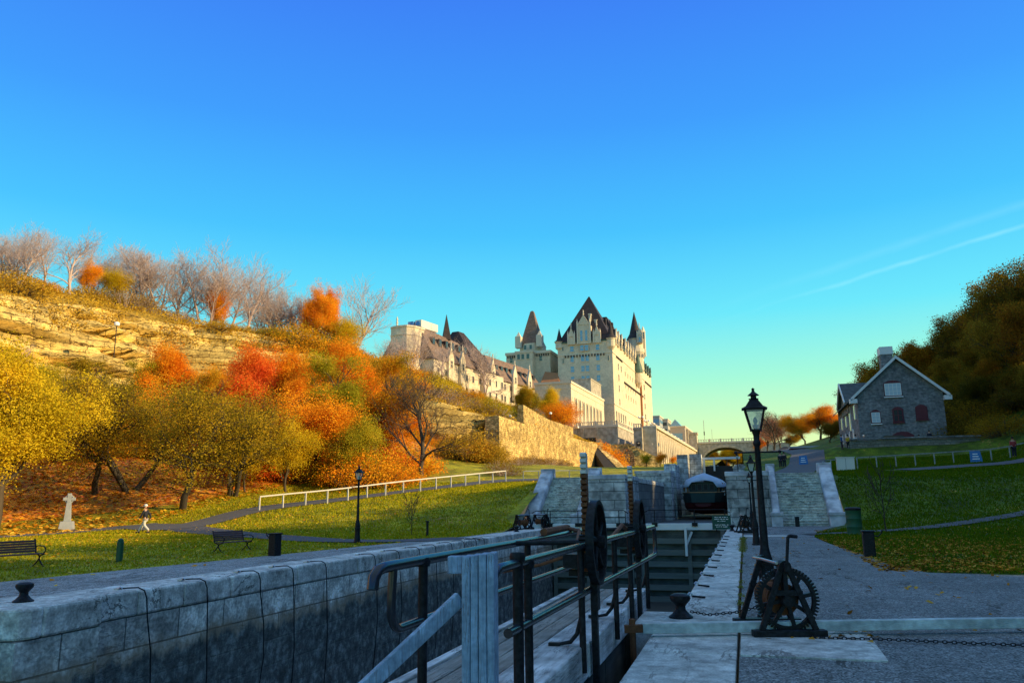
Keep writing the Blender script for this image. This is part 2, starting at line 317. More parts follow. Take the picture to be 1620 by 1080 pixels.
# ================================================================== terrain
LROWS = [
 (-30, [(-13, 0), (-20, 0), (-28, 0), (-36, 0), (-54, .1), (-64, 3.2), (-76, 9), (-79, 17), (-83, 24.5), (-94, 30), (-106, 33.5), (-260, 40)]),
 (20, [(-13, 0), (-20, 0), (-28, 0), (-36, 0), (-54, .1), (-64, 3.2), (-76, 9), (-79, 17), (-83, 24.5), (-94, 30), (-106, 33.5), (-260, 40)]),
 (43, [(-13, 0), (-20, 0), (-28, 0), (-36, 0), (-54, .15), (-63, 3.2), (-76, 9.5), (-79, 17), (-83, 25), (-94, 31), (-106, 34), (-260, 40)]),
 (49, [(-14.3, .25), (-20, .35), (-28, .5), (-36, .5), (-52, .5), (-62, 3.6), (-76, 9.7), (-79, 17), (-83, 25), (-94, 31), (-106, 34), (-260, 40)]),
 (55, [(-14.3, 2.2), (-20, 1.7), (-28, 1.2), (-36, 1.35), (-44, 1.6), (-58, 4.5), (-76, 10), (-79, 18), (-83, 25.5), (-94, 32), (-106, 35), (-260, 40)]),
 (60, [(-14.3, 3.3), (-20, 2.4), (-28, 1.9), (-36, 1.95), (-43.5, 2.3), (-57.5, 5.2), (-75.5, 10), (-78.5, 18), (-82.5, 25.7), (-93.5, 32), (-106, 35.2), (-260, 40)]),
 (66, [(-13.3, 3.4), (-20, 3.0), (-28, 2.6), (-36, 2.6), (-43, 3.0), (-57, 6), (-75, 10), (-78, 18), (-82, 26), (-93, 30.5), (-106, 33.5), (-260, 36)]),
 (77, [(-9, 3.4), (-16, 3.5), (-23, 3.75), (-32, 3.9), (-42, 4.5), (-55, 7.5), (-74, 11), (-77, 18), (-81, 27), (-92, 31), (-105, 33.5), (-260, 36)]),
 (90, [(-9, 4.2), (-14, 4.4), (-21, 4.9), (-30, 5.5), (-40, 6.6), (-54, 10), (-72, 13), (-75, 20), (-79, 28), (-90, 31.5), (-104, 33.5), (-260, 35)]),
 (105, [(-8, 5.2), (-12, 5.4), (-20, 5.8), (-29, 6.6), (-36, 7.6), (-50, 12), (-58, 15), (-61, 20), (-67, 27), (-84, 30.5), (-100, 32.5), (-260, 34)]),
 (111, [(-8, 5.8), (-12, 6.0), (-20, 6.2), (-27, 6.8), (-33, 7.3), (-36.7, 7.5), (-37.2, 7.7), (-37.8, 13.9), (-43, 15.5), (-62, 24), (-84, 30.5), (-260, 33)]),
 (130, [(-8, 7), (-12, 7), (-19, 7), (-26, 7.3), (-32, 7.8), (-36.2, 7.9), (-36.7, 8), (-37.3, 14), (-42, 15.5), (-60, 24), (-80, 30), (-260, 33)]),
 (184, [(-7, 8.6), (-12, 8.7), (-18, 8.8), (-25, 9), (-30, 9), (-34.6, 9), (-35, 9.1), (-35.6, 14.4), (-40, 16), (-58, 25), (-76, 30), (-260, 33)]),
 (192, [(-7, 9), (-11, 9.2), (-15, 9.4), (-19, 9.6), (-21, 10), (-24, 14), (-27, 14.5), (-30, 15), (-36, 16), (-58, 25), (-76, 31), (-260, 36)]),
 (240, [(-7, 12), (-10, 12), (-13, 12.2), (-17, 12.5), (-20, 14), (-24, 16), (-28, 17), (-32, 18), (-38, 20), (-58, 24), (-76, 28), (-260, 34)]),
 (300, [(-7, 16), (-9, 16), (-11, 16), (-14, 16), (-18, 17), (-24, 19), (-28, 19), (-32, 20), (-38, 20), (-58, 22), (-76, 24), (-260, 30)]),
 (600, [(-7, 19), (-9, 19), (-11, 19), (-14, 19), (-18, 19), (-24, 19), (-28, 19), (-32, 20), (-38, 20), (-58, 22), (-76, 24), (-260, 30)]),
]
RROWS = [
 (-30, [(3.5, -.2), (8, -.2), (15, -.2), (24, -.1), (33, 3.5), (50, 15), (80, 28), (260, 40)]),
 (17, [(3.5, -.2), (8, -.2), (15, -.2), (24, -.1), (33, 3.5), (50, 15), (80, 28), (260, 40)]),
 (20.4, [(3.5, 0), (8, 0), (15, 0), (24, .2), (33, 3.5), (50, 15), (80, 28), (260, 40)]),
 (26, [(3.3, 0), (8, 0), (15, 0), (24, .2), (33, 3.5), (50, 15), (80, 28), (260, 40)]),
 (38, [(2.9, 0), (8, 0), (15, 0), (24, .3), (33, 4), (50, 16), (80, 30), (260, 40)]),
 (45, [(3.6, 0), (8, .1), (15, .15), (24, .5), (33, 4.5), (50, 16), (80, 31), (260, 40)]),
 (52, [(5.9, .15), (8.5, .7), (15, .8), (24, 1.2), (33, 5), (50, 17), (80, 32), (260, 40)]),
 (58.4, [(5.9, 3.1), (8.5, 2.6), (15, 2.1), (24, 2.4), (33, 6), (50, 18), (80, 33), (260, 40)]),
 (61, [(0.2, 3.42), (7, 3.3), (15, 2.8), (24, 3.1), (33, 6.5), (50, 18), (80, 33), (260, 40)]),
 (76, [(0.2, 3.6), (7, 4.0), (15, 4.2), (24, 4.4), (33, 8), (50, 19), (80, 34), (260, 41)]),
 (92, [(0.2, 4.6), (7, 5.2), (15, 5.5), (26, 5.9), (35, 11), (50, 21), (80, 35), (260, 41)]),
 (99.5, [(0.2, 5.4), (7, 5.8), (11, 5.9), (29, 6.3), (36, 12), (50, 22), (80, 35), (260, 41)]),
 (103, [(0.2, 6.0), (7, 6.6), (11, 7.9), (29, 8.0), (36, 12), (50, 22), (80, 35), (260, 41)]),
 (112, [(0.2, 7.0), (7, 7.4), (12, 8.1), (28, 8.2), (35, 13), (48, 22), (78, 36), (260, 41)]),
 (150, [(0.2, 10), (6, 10), (14, 10.5), (24, 14), (34, 20), (45, 27), (75, 37), (260, 41)]),
 (220, [(0.2, 14), (6, 14), (12, 14.5), (24, 18), (34, 22), (45, 26), (75, 32), (260, 38)]),
 (300, [(0.2, 18), (6, 18), (12, 18), (24, 19), (34, 20), (45, 20), (75, 22), (260, 30)]),
 (600, [(0.2, 19), (6, 19), (12, 19), (24, 20), (34, 20), (45, 20), (75, 22), (260, 30)]),
]
def densify(rows, dy, subs, KB=3):
    ys = [r[0] for r in rows]; P = np.array([r[1] for r in rows], float)          # rows, cols, 2
    Y = [ys[0]]
    while Y[-1] < ys[-1]:
        y = Y[-1]; Y.append(min(ys[-1], y + (dy if y < 200 else dy * 5)))
    Y = np.array(Y)
    Q = np.stack([np.stack([np.interp(Y, ys, P[:, c, k]) for c in range(P.shape[1])], 1) for k in (0, 1)], 2)
    K = KB
    Qs = Q.copy()
    for i in range(len(Y)):
        k = min(K, i, len(Y) - 1 - i); Qs[i] = Q[i - k:i + k + 1].mean(0)
    out = []
    for c in range(P.shape[1] - 1):
        for j in range(subs[c]):
            t = j / subs[c]; out.append(Qs[:, c] * (1 - t) + Qs[:, c + 1] * t)
    out.append(Qs[:, -1]); G = np.stack(out, 1)      # ny, ns, 2
    return Y, G
LSUB = [8, 8, 8, 10, 14, 12, 26, 22, 14, 14, 20]
RSUB = [8, 10, 12, 12, 14, 18, 16]
LY, LG = densify(LROWS, .8, LSUB); RY, RG = densify(RROWS, 1.0, RSUB, 1)
# soften the creases across the slope, outside the cliff
def smooth_cols(G, lo, hi, k):
    Z = G[:, :, 1].copy()
    for c in range(lo, hi):
        a, b = max(0, c - k), min(G.shape[1], c + k + 1); G[:, c, 1] = Z[:, a:b].mean(1)
def cidx(subs, c): return sum(subs[:c])
smooth_cols(LG, 6, cidx(LSUB, 6) - 6, 5)
smooth_cols(RG, 6, cidx(RSUB, 6), 4)
rng = np.random.default_rng(5)
def vnoise(x, y, s, seed=0):
    """cheap smooth value noise on arrays"""
    x = np.asarray(x, float) / s; y = np.asarray(y, float) / s
    xi, yi = np.floor(x).astype(int), np.floor(y).astype(int); fx, fy = x - xi, y - yi; fx = fx * fx * (3 - 2 * fx); fy = fy * fy * (3 - 2 * fy)
    def h(a, b):
        n = (a * 374761393 + b * 668265263 + seed * 144665) & 0x7fffffff
        n = ((n ^ (n >> 13)) * 1274126177) & 0x7fffffff
        return ((n ^ (n >> 16)) & 0xffff) / 65535.
    return (h(xi, yi) * (1 - fx) + h(xi + 1, yi) * fx) * (1 - fy) + (h(xi, yi + 1) * (1 - fx) + h(xi + 1, yi + 1) * fx) * fy
# hillside roughness
for G, Y, subs, c0 in ((LG, LY, LSUB, 4), (RG, RY, RSUB, 3)):
    yy = Y[:, None] + 0 * G[:, :, 0]
    a = np.clip((np.arange(G.shape[1]) - cidx(subs, c0)) / 8., 0, 1)[None, :]
    G[:, :, 1] += a * ((vnoise(G[:, :, 0], yy, 7, 3) - .5) * 1.1 + (vnoise(G[:, :, 0], yy, 2.2, 8) - .5) * .35)
    G[:, :, 1] += (1 - a) * (vnoise(G[:, :, 0], yy, 6, 2) - .5) * .05
def hz(x, y):
    Y, G = (LY, LG) if x < -4 else (RY, RG)
    if 0 <= x < 22 and y < 20.6: return 0.
    i = int(np.clip(np.searchsorted(Y, y) - 1, 0, len(Y) - 2)); t = float(np.clip((y - Y[i]) / (Y[i + 1] - Y[i]), 0, 1))
    row = G[i] * (1 - t) + G[i + 1] * t
    if x < -4: return float(np.interp(-x, -row[:, 0], row[:, 1]))
    return float(np.interp(x, row[:, 0], row[:, 1]))
def gridmesh(name, mat, Y, G, c0, c1, disp=None, label=None):
    S = G[:, c0:c1 + 1]; ny, ns = S.shape[:2]
    V = np.stack([S[:, :, 0], Y[:, None] + 0 * S[:, :, 0], S[:, :, 1]], 2)
    if disp is not None: V = disp(V)
    I = np.arange(ny * ns).reshape(ny, ns)
    Fq = np.stack([I[:-1, :-1], I[:-1, 1:], I[1:, 1:], I[1:, :-1]], 2).reshape(-1, 4)
    if V[0, -1, 0] < V[0, 0, 0]: Fq = Fq[:, ::-1]
    o = npmesh(name, V, Fq, mat, smooth=(disp is None))
    tag(o, label, kind='structure'); return o
def cliff_disp(V):
    ny, ns = V.shape[:2]
    r = np.random.default_rng(3); lay = r.random(400); blk = r.random((400, 600))
    for i in range(ny):
        for j in range(1, ns - 1):
            x, y, z_ = V[i, j]
            q = z_ * 1.0 + (vnoise(y, x * 0, 17, 4) - .5) * 2.2 + y * .012
            k = int(q / .95) % 400; b = int(y / (2.2 + 3 * lay[k]) + lay[k] * 50) % 600
            e = min(j, ns - 1 - j) / 5.; e = min(1., e)
            V[i, j, 0] += e * ((blk[k, b] - .45) * 2.6 + (lay[k] - .5) * 2.6 + (vnoise(y, z_, 9, 7) - .5) * 3.5)
    return V
cl0, cl1 = cidx(LSUB, 6), cidx(LSUB, 8)
gridmesh('lawn', 'grass', LY, LG, 0, cidx(LSUB, 4), label='sunlit green lawn with fallen leaves beside the canal path')
gridmesh('leafy_bank_ground', 'litter', LY, LG, cidx(LSUB, 4), cl0, label='bank deep in orange fallen leaves below the cliff')
gridmesh('cliff', 'rock', LY, LG, cl0, cl1, cliff_disp, label='layered yellow limestone cliff above the autumn trees')
gridmesh('hillside', 'hill_scrub', LY, LG, cl1, LG.shape[1] - 1, label='scrubby golden hillside above the cliff')
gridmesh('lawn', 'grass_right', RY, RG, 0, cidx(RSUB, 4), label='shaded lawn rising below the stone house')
gridmesh('forest_ground', 'forest_floor', RY, RG, cidx(RSUB, 4), RG.shape[1] - 1, label='wooded hill ground behind the stone house')
# far ground sheet out to the horizon
tag(MB().add([(-4000, -3000, -9), (4000, -3000, -9), (4000, 5000, -9), (-4000, 5000, -9)], [(0, 1, 2, 3)]).build('ground', 'forest_floor'), kind='structure')

# ------------------------------------------------ promenades (flat sheets, z=0 side)
XW = -11.9          # face of the left lock wall
def sheet(name, poly, z_, mat, label=None):
    m = MB().add([(x, y, z_) for x, y in poly], [tuple(range(len(poly)))]).build(name, mat); return tag(m, label, kind='structure')
sheet('gravel_path', [(XW - 1.25, -30), (XW - 1.25, 53), (-14.85, 53), (-14.85, 49.5), (-13.2, 47), (-12.95 - .6, 38), (-14.7, 30.6), (-15.4, 24), (-16.6, 14.7), (-18.2, 0), (-20, -30)], .03, 'gravel_skylit', 'grey gravel path along the left coping')
sheet('gravel_path', [(-.17, -30), (40, -30), (40, 20.5), (9, 20.4), (5.5, 20.0), (3.9, 20.4), (3.45, 22), (3.32, 26), (2.95, 33), (2.85, 38), (3.3, 43), (5.0, 47.5), (6.2, 49), (6.2, 53.2), (-.17, 53.2)], .012, 'gravel', 'grey gravel path beside the right coping')
PATHS = []
def ribbon(name, pts, w, mat, lift=.05, label=None, n=5, kind='structure', step=1.2):
    P = []
    for (a, b) in zip(pts[:-1], pts[1:]):
        a, b = Vector(a[:2]), Vector(b[:2]); k = max(1, int((b - a).length / step)); P += [a + (b - a) * i / k for i in range(k)]
    P.append(Vector(pts[-1][:2]))
    # soften corners
    for _ in range(6): P = [P[0]] + [(P[i - 1] + P[i] * 2 + P[i + 1]) / 4 for i in range(1, len(P) - 1)] + [P[-1]]
    PATHS.append((np.array([(q[0], q[1]) for q in P]), w / 2)); V = []; N = len(P)
    for i, p_ in enumerate(P):
        d = (P[min(i + 1, N - 1)] - P[max(i - 1, 0)]).normalized(); nn = Vector((-d.y, d.x))
        for j in range(n):
            q = p_ + nn * w * (j / (n - 1) - .5); V.append((q.x, q.y, hz(q.x, q.y) + lift))
    I = np.arange(N * n).reshape(N, n)
    Fq = np.stack([I[:-1, :-1], I[1:, :-1], I[1:, 1:], I[:-1, 1:]], 2).reshape(-1, 4)
    o = npmesh(name, V, Fq, mat, smooth=True); return tag(o, label, kind=kind)
ribbon('footpath', [gz(-260, 862), gz(0, 851), gz(120, 842.5), gz(255, 839), gz(380, 846), gz(470, 853), gz(560, 858), gz(660, 857), gz(740, 852)], 2.7, 'asphalt', .045, 'asphalt footpath curving across the left lawn')
RAIL_L = [gd(410, 806, 62), gd(535, 787, 66), gd(670, 773, 72), gd(800, 762, 80)]
off = Vector((-.55, 1.5, 0))
ribbon('footpath', [gz(215, 839.5), gd(262, 830, 52), gd(340, 815, 58), gd(385, 808, 62), RAIL_L[0] + off, RAIL_L[1] + off, RAIL_L[2] + off, RAIL_L[3] + off, (-17, 81), (-13, 80)], 2.6, 'asphalt', .06, 'asphalt footpath climbing behind the white railing')
ribbon('footpath', [(2.6, 40.3), (4.4, 41.6), (8, 44.4), (12, 48), (16, 52), (24, 58)], 1.0, 'asphalt', .05, 'thin asphalt path across the shaded lawn')
ribbon('footpath', [(2.5, 59.5), (3.2, 70), (5.0, 82), (7, 95), (8.5, 112), (9, 150), (9, 220)], 4.0, 'asphalt', .06, 'asphalt road climbing past the stone house')
ribbon('footpath', [(13, 73), (19, 75.5), (27, 78), (32, 80)], 3.0, 'asphalt', .06, 'paved walk behind the grey railing')

# ================================================================== canal: floors and walls
tag(MB().box(XW - .5, -.8, -30, 50.6, -4.6, -4.3).build('canal_floor', 'floor_mud'), kind='structure')
tag(MB().box(-8.2, -.6, 50.7, 96, -.6, -.25).build('canal_floor', 'floor_mud'), kind='structure')
tag(MB().box(-7.2, -.6, 96.5, 300, 2.6, 3.0).build('canal_floor', 'floor_mud'), kind='structure')
def coping_row(x0, x1, y0, y1, z0, z1, seed, ln=(1.2, 1.9)):
    r = random.Random(seed); m = MB(); y = y0
    while y < y1 - .01:
        l = min(r.uniform(*ln), y1 - y)
        if y1 - y - l < .5: l = y1 - y
        d = r.uniform(-.006, .006); m.box(x0 + d, x1 + d, y + .006, y + l - .006, z0, z1 + r.uniform(-.008, .008)); y += l
    return m
t = thing('lock_wall', 'long left lock wall of pale blocks streaked with dark algae', 'lock wall', (XW, 20, 0))
def P_(m, name, mat, parent, **k):
    """geometry given in world coordinates, parented to an unrotated empty"""
    o = m.build(name, mat, parent, **k); o.location = -Vector(parent.location); return o
P_(coping_row(XW - 1.25, XW, 12.45, 51.5, -.45, 0.04, 1), 'coping', 'coping', t, bevel=.05)
P_(MB().box(XW - 1.2, XW - .03, 12.45, 51.5, -4.4, -.452), 'wall_face', 'lock_stone', t)
P_(MB().box(XW - 1.5, XW - 1.2, 12.45, 51.5, -4.4, -.05), 'backing', 'lock_stone_dark', t)
t = thing('lock_pier', 'projecting left lock pier end block carrying a black bollard', 'pier', (-12.5, 11.5, 0))
m = MB(); m.box(-12.9, -11.55, 11.15, 12.45, -.45, .05); m.box(-13.6, -12.91, 10.62, 12.45, -.45, .045)
m.prism([(-11.55, 11.14), (-11.55, 10.9), (-11.62, 10.72), (-11.85, 10.62), (-12.9, 10.62), (-12.9, 11.14)][::-1], -.45, .052, 'Z')
P_(m, 'coping', 'coping', t, bevel=.045)
P_(MB().box(-13.6, -11.59, 10.66, 12.44, -4.4, -.452), 'wall_face', 'lock_stone', t)
t = thing('lock_wall', 'left recess lock wall before the pier', 'lock wall', (-14, 5, 0))
P_(MB().box(-15.2, -13.4, -30, 10.6, -4.4, .0), 'wall_face', 'lock_stone', t)
# right wall
t = thing('lock_wall', 'right lock wall with broad pale coping lined with shackles', 'lock wall', (-1, 20, 0))
m = MB(); r = random.Random(8); y = 12.75
while y < 49.9:
    l = min(r.uniform(1.1, 1.7), 50 - y); m.box(-1.07 + r.uniform(-.008, .008), -.22, y + .005, y + l - .005, -.45, .03 + r.uniform(-.006, .006)); y += l
P_(m, 'coping', 'slab_stone', t, bevel=.02)
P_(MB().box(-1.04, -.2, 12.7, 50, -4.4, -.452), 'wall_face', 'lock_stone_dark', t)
m = MB(); m.box(-1.6, -.2, 11.3, 12.7, -.45, .028); m.box(-1.25, -.2, 9.45, 11.29, -.45, .03); m.box(-1.25, -.2, 8.2, 9.44, -.45, .027); m.box(-1.25, -.2, 6.5, 8.19, -.45, .03); m.box(-1.25, -.2, -4, 6.49, -.45, .028)
P_(m, 'quay_slab', 'slab_stone', t, bevel=.015)
P_(MB().box(-1.2, -.2, -4, 12.69, -4.4, -.452), 'recess_wall', 'lock_stone_dark', t)
t = thing('stone_slab', 'wide pale stone slab under the crab winch', 'slab', (.6, 10.5, 0))
m = MB(); m.hexa([(-.16, 9.42, -.2), (1.33, 9.42, -.2), (1.4, 11.95, -.2), (-.16, 11.95, -.2)], [(-.16, 9.42, .034), (1.33, 9.42, .034), (1.4, 11.95, .034), (-.16, 11.95, .034)])
P_(m, 'slab', 'slab_stone', t, bevel=.01)
t = thing('stone_slab', 'pale stone slab crossing the path before the far gate', 'slab', (.8, 38.5, 0))
P_(MB().box(-.16, 1.9, 38.3, 39.6, -.2, .03), 'slab', 'slab_stone', t, bevel=.01)
# moss line in the joint
m = MB(); r = random.Random(3)
V = []; 
for k in range(2600):
    y = r.uniform(9.5, 37.5) if k % 3 else r.uniform(27, 37.5); wd = .05 if y < 27 else .13; x = -.19 + r.gauss(0, wd * .5); 
    if y < 27 and (math.sin(y * 5.1) + math.sin(y * 2.3)) < .5: continue
    h = r.uniform(.01, .05); a = r.uniform(0, 6.28); s_ = r.uniform(.008, .02); m.add([(x - s_ * math.cos(a), y - s_ * math.sin(a), .025), (x + s_ * math.cos(a), y + s_ * math.sin(a), .025), (x + r.gauss(0, .02), y + r.gauss(0, .02), .03 + h)], [(0, 1, 2)])
M('moss', [(.10, .13, .02), (.20, .18, .03)], 6, .9)
tag(m.build('grass', 'moss'), kind='stuff', label='mossy weeds in the coping joint')

# ================================================================== stairs, piers, upper chamber
def balustrade(x0, x1, y0, y1, zb, zt, name, parent, foot=True):
    m = MB(); hw = .62
    m.hexa([(x0, y0, zb - .3), (x1, y0, zb - .3), (x1, y1, zb - .3), (x0, y1, zb - .3)], [(x0, y0, zb + hw), (x1, y0, zb + hw), (x1, y1, zt + hw), (x0, y1, zt + hw)])
    o1 = P_(m, name, 'rail_stone', parent, bevel=.12)
    m = MB(); m.box(x0 - .08, x1 + .08, y0 - .75, y0 + .02, -.2, zb + .66); m.box(x0 - .14, x1 + .14, y0 - .82, y0 + .1, zb + .65, zb + .86)
    P_(m, 'newel', 'rail_stone', parent, bevel=.04)
    P_(MB().box(x0 - .05, x1 + .05, y1, y1 + .5, zt - .4, zt + .72), 'newel', 'rail_stone', parent, bevel=.04); return o1
def stairs(x0, x1, lab, xs):
    t = thing('stone_staircase', lab, 'staircase', ((x0 + x1) / 2, 53.2, 0))
    m = MB(); n = 20; r = random.Random(int(x0 * 7))
    for i in range(n):
        y = 53.2 + 5.3 * i / n; zt = 3.45 * (i + 1) / n; x = x0
        while x < x1 - .01:
            l = min(r.uniform(.7, 1.5), x1 - x)
            if x1 - x - l < .4: l = x1 - x
            jj = r.uniform(-.02, .02); m.box(x + .004, x + l - .004, y + .05 + jj, 59.6, zt - .3, zt - .055); m.box(x + .004, x + l - .004, y + jj, y + .34 + jj, zt - .054, zt + r.uniform(-.012, .008)); x += l
    P_(m, 'steps', 'step_stone', t, bevel=.015)
    for a, b in xs: balustrade(a, b, 53.0, 58.6, .0, 3.4, 'balustrade', t)
stairs(-13.8, -11.1, 'weathered stone steps beside the left end of the far gate', [(-14.75, -13.8), (-11.1, -10.2)])
stairs(2.12, 5.0, 'wide stone steps at the end of the right path', [(1.62, 2.12), (5.0, 5.85)])
t = thing('stone_breastwork', 'pale block wall between the left steps and the boat chamber', 'wall', (-9, 54, 0))
P_(MB().box(-10.19, -7.6, 53.0, 60, -.3, 3.1), 'wall_face', 'pier_stone', t)
P_(MB().box(-10.22, -7.55, 52.93, 60, 3.102, 3.42), 'coping', 'rail_stone', t, bevel=.05)
P_(MB().box(-15.6, -7.5, 50.8, 53.05, -4.4, 0), 'quay', 'pier_stone', t); P_(MB().box(-15.6, -14.3, 53.06, 60, -2, .2), 'footing', 'pier_stone', t)
t = thing('stone_breastwork', 'stained pale block wall right of the covered boat', 'wall', (0, 54, 0))
P_(MB().box(-1.1, 1.6, 53.6, 59, -.3, 3.15), 'wall_face', 'pier_stone', t)
P_(MB().box(-1.15, 1.61, 53.55, 59, 3.152, 3.47), 'coping', 'rail_stone', t, bevel=.05)
t = thing('lock_wall', 'dark left wall of the boat chamber', 'lock wall', (-8, 75, 0))
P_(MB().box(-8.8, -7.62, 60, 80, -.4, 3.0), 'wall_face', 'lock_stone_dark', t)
P_(coping_row(-8.9, -7.58, 60, 80, 3.002, 3.35, 5), 'coping', 'coping', t, bevel=.03)
tag(MB().box(-15.2, -8.85, 59.3, 79.5, 2.6, 3.36).build('lawn', 'grass'), 'grass behind the top of the left steps', kind='structure')
t = thing('lock_wall', 'right wall of the boat chamber', 'lock wall', (0, 75, 0))
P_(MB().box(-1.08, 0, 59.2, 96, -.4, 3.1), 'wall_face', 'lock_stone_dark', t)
P_(coping_row(-1.12, .3, 59.1, 96, 3.102, 3.46, 6), 'coping', 'coping', t, bevel=.03)
t = thing('stone_breastwork', 'upper step of pale blocks left of the boat roof', 'wall', (-8, 84, 0))
P_(MB().box(-10.4, -6.9, 80.1, 84, -.4, 4.3), 'wall_face', 'pier_stone', t); P_(MB().box(-10.5, -6.85, 80.05, 84, 4.302, 4.6), 'coping', 'rail_stone', t, bevel=.04)
P_(MB().box(-7.9, -6.75, 84.1, 90, -.4, 5.4), 'upper_face', 'pier_stone', t)
t = thing('lock_pier', 'tall block pier beside the sunlit upper gate', 'pier', (-6, 95, 0))
P_(MB().box(-7.2, -6.0, 93, 95.5, 0, 6.8), 'wall_face', 'pier_stone', t); P_(MB().box(-5.98, -4.6, 95.7, 98, 0, 7.0), 'upper_face', 'pier_stone', t)
t = thing('stone_breastwork', 'blocky upper lock wall climbing towards the bridge', 'wall', (0, 110, 0))
m = MB()
for y0, y1, z_ in ((99, 120, 5.6), (120.1, 160, 6.6), (160.1, 200, 8.2), (200.1, 250, 10), (250.1, 296, 12)): m.box(-1.1, .35, y0, y1, 2, z_); m.box(-8.6, -7.0, y0 + 2, y1, 2, z_)
P_(m, 'wall_face', 'pier_stone', t)
# ================================================================== buildings
M('castle_stone', [(.58, .48, .33), (.66, .56, .40), (.72, .62, .45)], .12, .9, bump=.2, bscale=1.5, speck=[(.6, .08), (2.2, .10)])
M('castle_trim', [(.62, .54, .40), (.72, .64, .49)], .5, .9)
M('roof_slate', [(.030, .022, .024), (.06, .042, .04)], .6, .7, brick=(.7, .5, (.6, .6, .6), .04, 0), bump=.3)
M('roof_brown', [(.17, .11, .08), (.27, .18, .13)], .4, .75, brick=(.7, .5, (.6, .6, .6), .04, 0), bump=.3)
M('copper', [(.05, .10, .08), (.10, .18, .14)], .8, .6)
M('terracotta', [(.34, .14, .06), (.45, .2, .09)], .8, .8)
M('dark_gap', [(.03, .028, .025), (.05, .045, .04)], 2, .9)
M('concrete', [(.34, .30, .23), (.46, .41, .32)], .35, .9, speck=(1.1, .25), bump=.2)
M('arcade_stone', [(.44, .37, .26), (.58, .49, .35)], .3, .9, speck=(.9, .2), bump=.2)
M('rubble', [(.42, .27, .08), (.64, .45, .16), (.74, .54, .22)], .4, .95, brick=(.62, .3, (.5, .45, .38), .035, .9), bump=1, speck=[(1.6, .35), (.3, .25), (6, .25)], dist=.1)
M('rubble_red', [(.42, .20, .08), (.46, .30, .14), (.5, .32, .16)], .4, .95, brick=(1.0, .45, (.35, .3, .25), .05, .7), bump=1, speck=(1.8, .4), dist=.12)
M('house_stone', [(.15, .155, .155), (.20, .205, .205), (.25, .255, .25)], .9, .9, brick=(.55, .2, (.8, .8, .8), .02, .12), bump=.6, speck=[(3, .25), (.5, .15)], dist=.03)
M('house_stone_rough', [(.17, .165, .13), (.27, .26, .20)], .8, .9, brick=(.6, .3, (.6, .6, .6), .04, .35), bump=.8, dist=.04)
M('white_trim', [(.62, .64, .62), (.72, .73, .70)], 2, .6)
M('maroon', [(.10, .022, .03), (.15, .04, .045)], 3, .7)
M('shingle', [(.07, .085, .085), (.12, .14, .135)], 1.5, .8, brick=(.5, .25, (.6, .6, .6), .03, 0), bump=.3)
glassmat('win_blue', (.16, .34, .52), .15); glassmat('win_dark', (.03, .04, .05), .1)
M('win_dim', [(.05, .05, .055), (.09, .085, .08)], 3, .5)
M('white_panel', [(.60, .62, .56), (.70, .70, .62)], .5, .5)
M('blue_metal', [(.05, .16, .42), (.10, .28, .6)], 1, .4)
M('globe', [(.9, .9, .85)], 1, .3)

# ---- main chateau block; local frame: x<=0 to the left along the front, y>=0 away from the viewer
KR = R(-2.2)
ch = thing('chateau', 'great pale stone chateau block with steep dark roofs and pointed dormers', 'hotel', (-38.1, 249.2, 20), KR)
FW = 18.4; EV = 33.0
m = MB(); m.box(-FW, 0, 0, 18.4, -6, EV); m.box(-FW + 1.5, -.02, 18.4, 84, -6, EV)
m.build('wall', 'castle_stone', ch)
m = MB()
for z_ in (12.0, 28.9): m.box(-FW - .12, .16, -.14, 84.1, z_, z_ + .3)
m.build('string_course', 'castle_trim', ch)
m = MB(); m.box(-FW - .25, .3, -.3, 84.2, EV, EV + .45); m.build('cornice', 'copper', ch)
def hip(m, x0, x1, y0, y1, z0, z1, rx, ry, flare=.5):
    """steep hipped roof: ridge half lengths rx, ry about centre; small flared eave"""
    cx, cy = (x0 + x1) / 2, (y0 + y1) / 2; f = flare
    b = [(x0 - f, y0 - f, z0), (x1 + f, y0 - f, z0), (x1 + f, y1 + f, z0), (x0 - f, y1 + f, z0)]
    k = 1.2; mid = [(x0 + k, y0 + k, z0 + 2.0), (x1 - k, y0 + k, z0 + 2.0), (x1 - k, y1 - k, z0 + 2.0), (x0 + k, y1 - k, z0 + 2.0)]
    t_ = [(cx - rx, cy - ry, z1), (cx + rx, cy - ry, z1), (cx + rx, cy + ry, z1), (cx - rx, cy + ry, z1)]
    m.hexa(b, mid); m.hexa(mid, t_); return m
m = MB(); hip(m, -FW, 0, 0, 18.4, EV + .45, 50.8, .15, .15); m.build('roof', 'roof_slate', ch)
m = MB(); hip(m, -FW + 2, -.2, 16, 31, EV + .45, 45.5, 3.0, 4.5); hip(m, -FW + 3, -.2, 30, 83, EV + .45, 43.8, 1.2, 22)
m.build('rear_roof', 'roof_slate', ch)
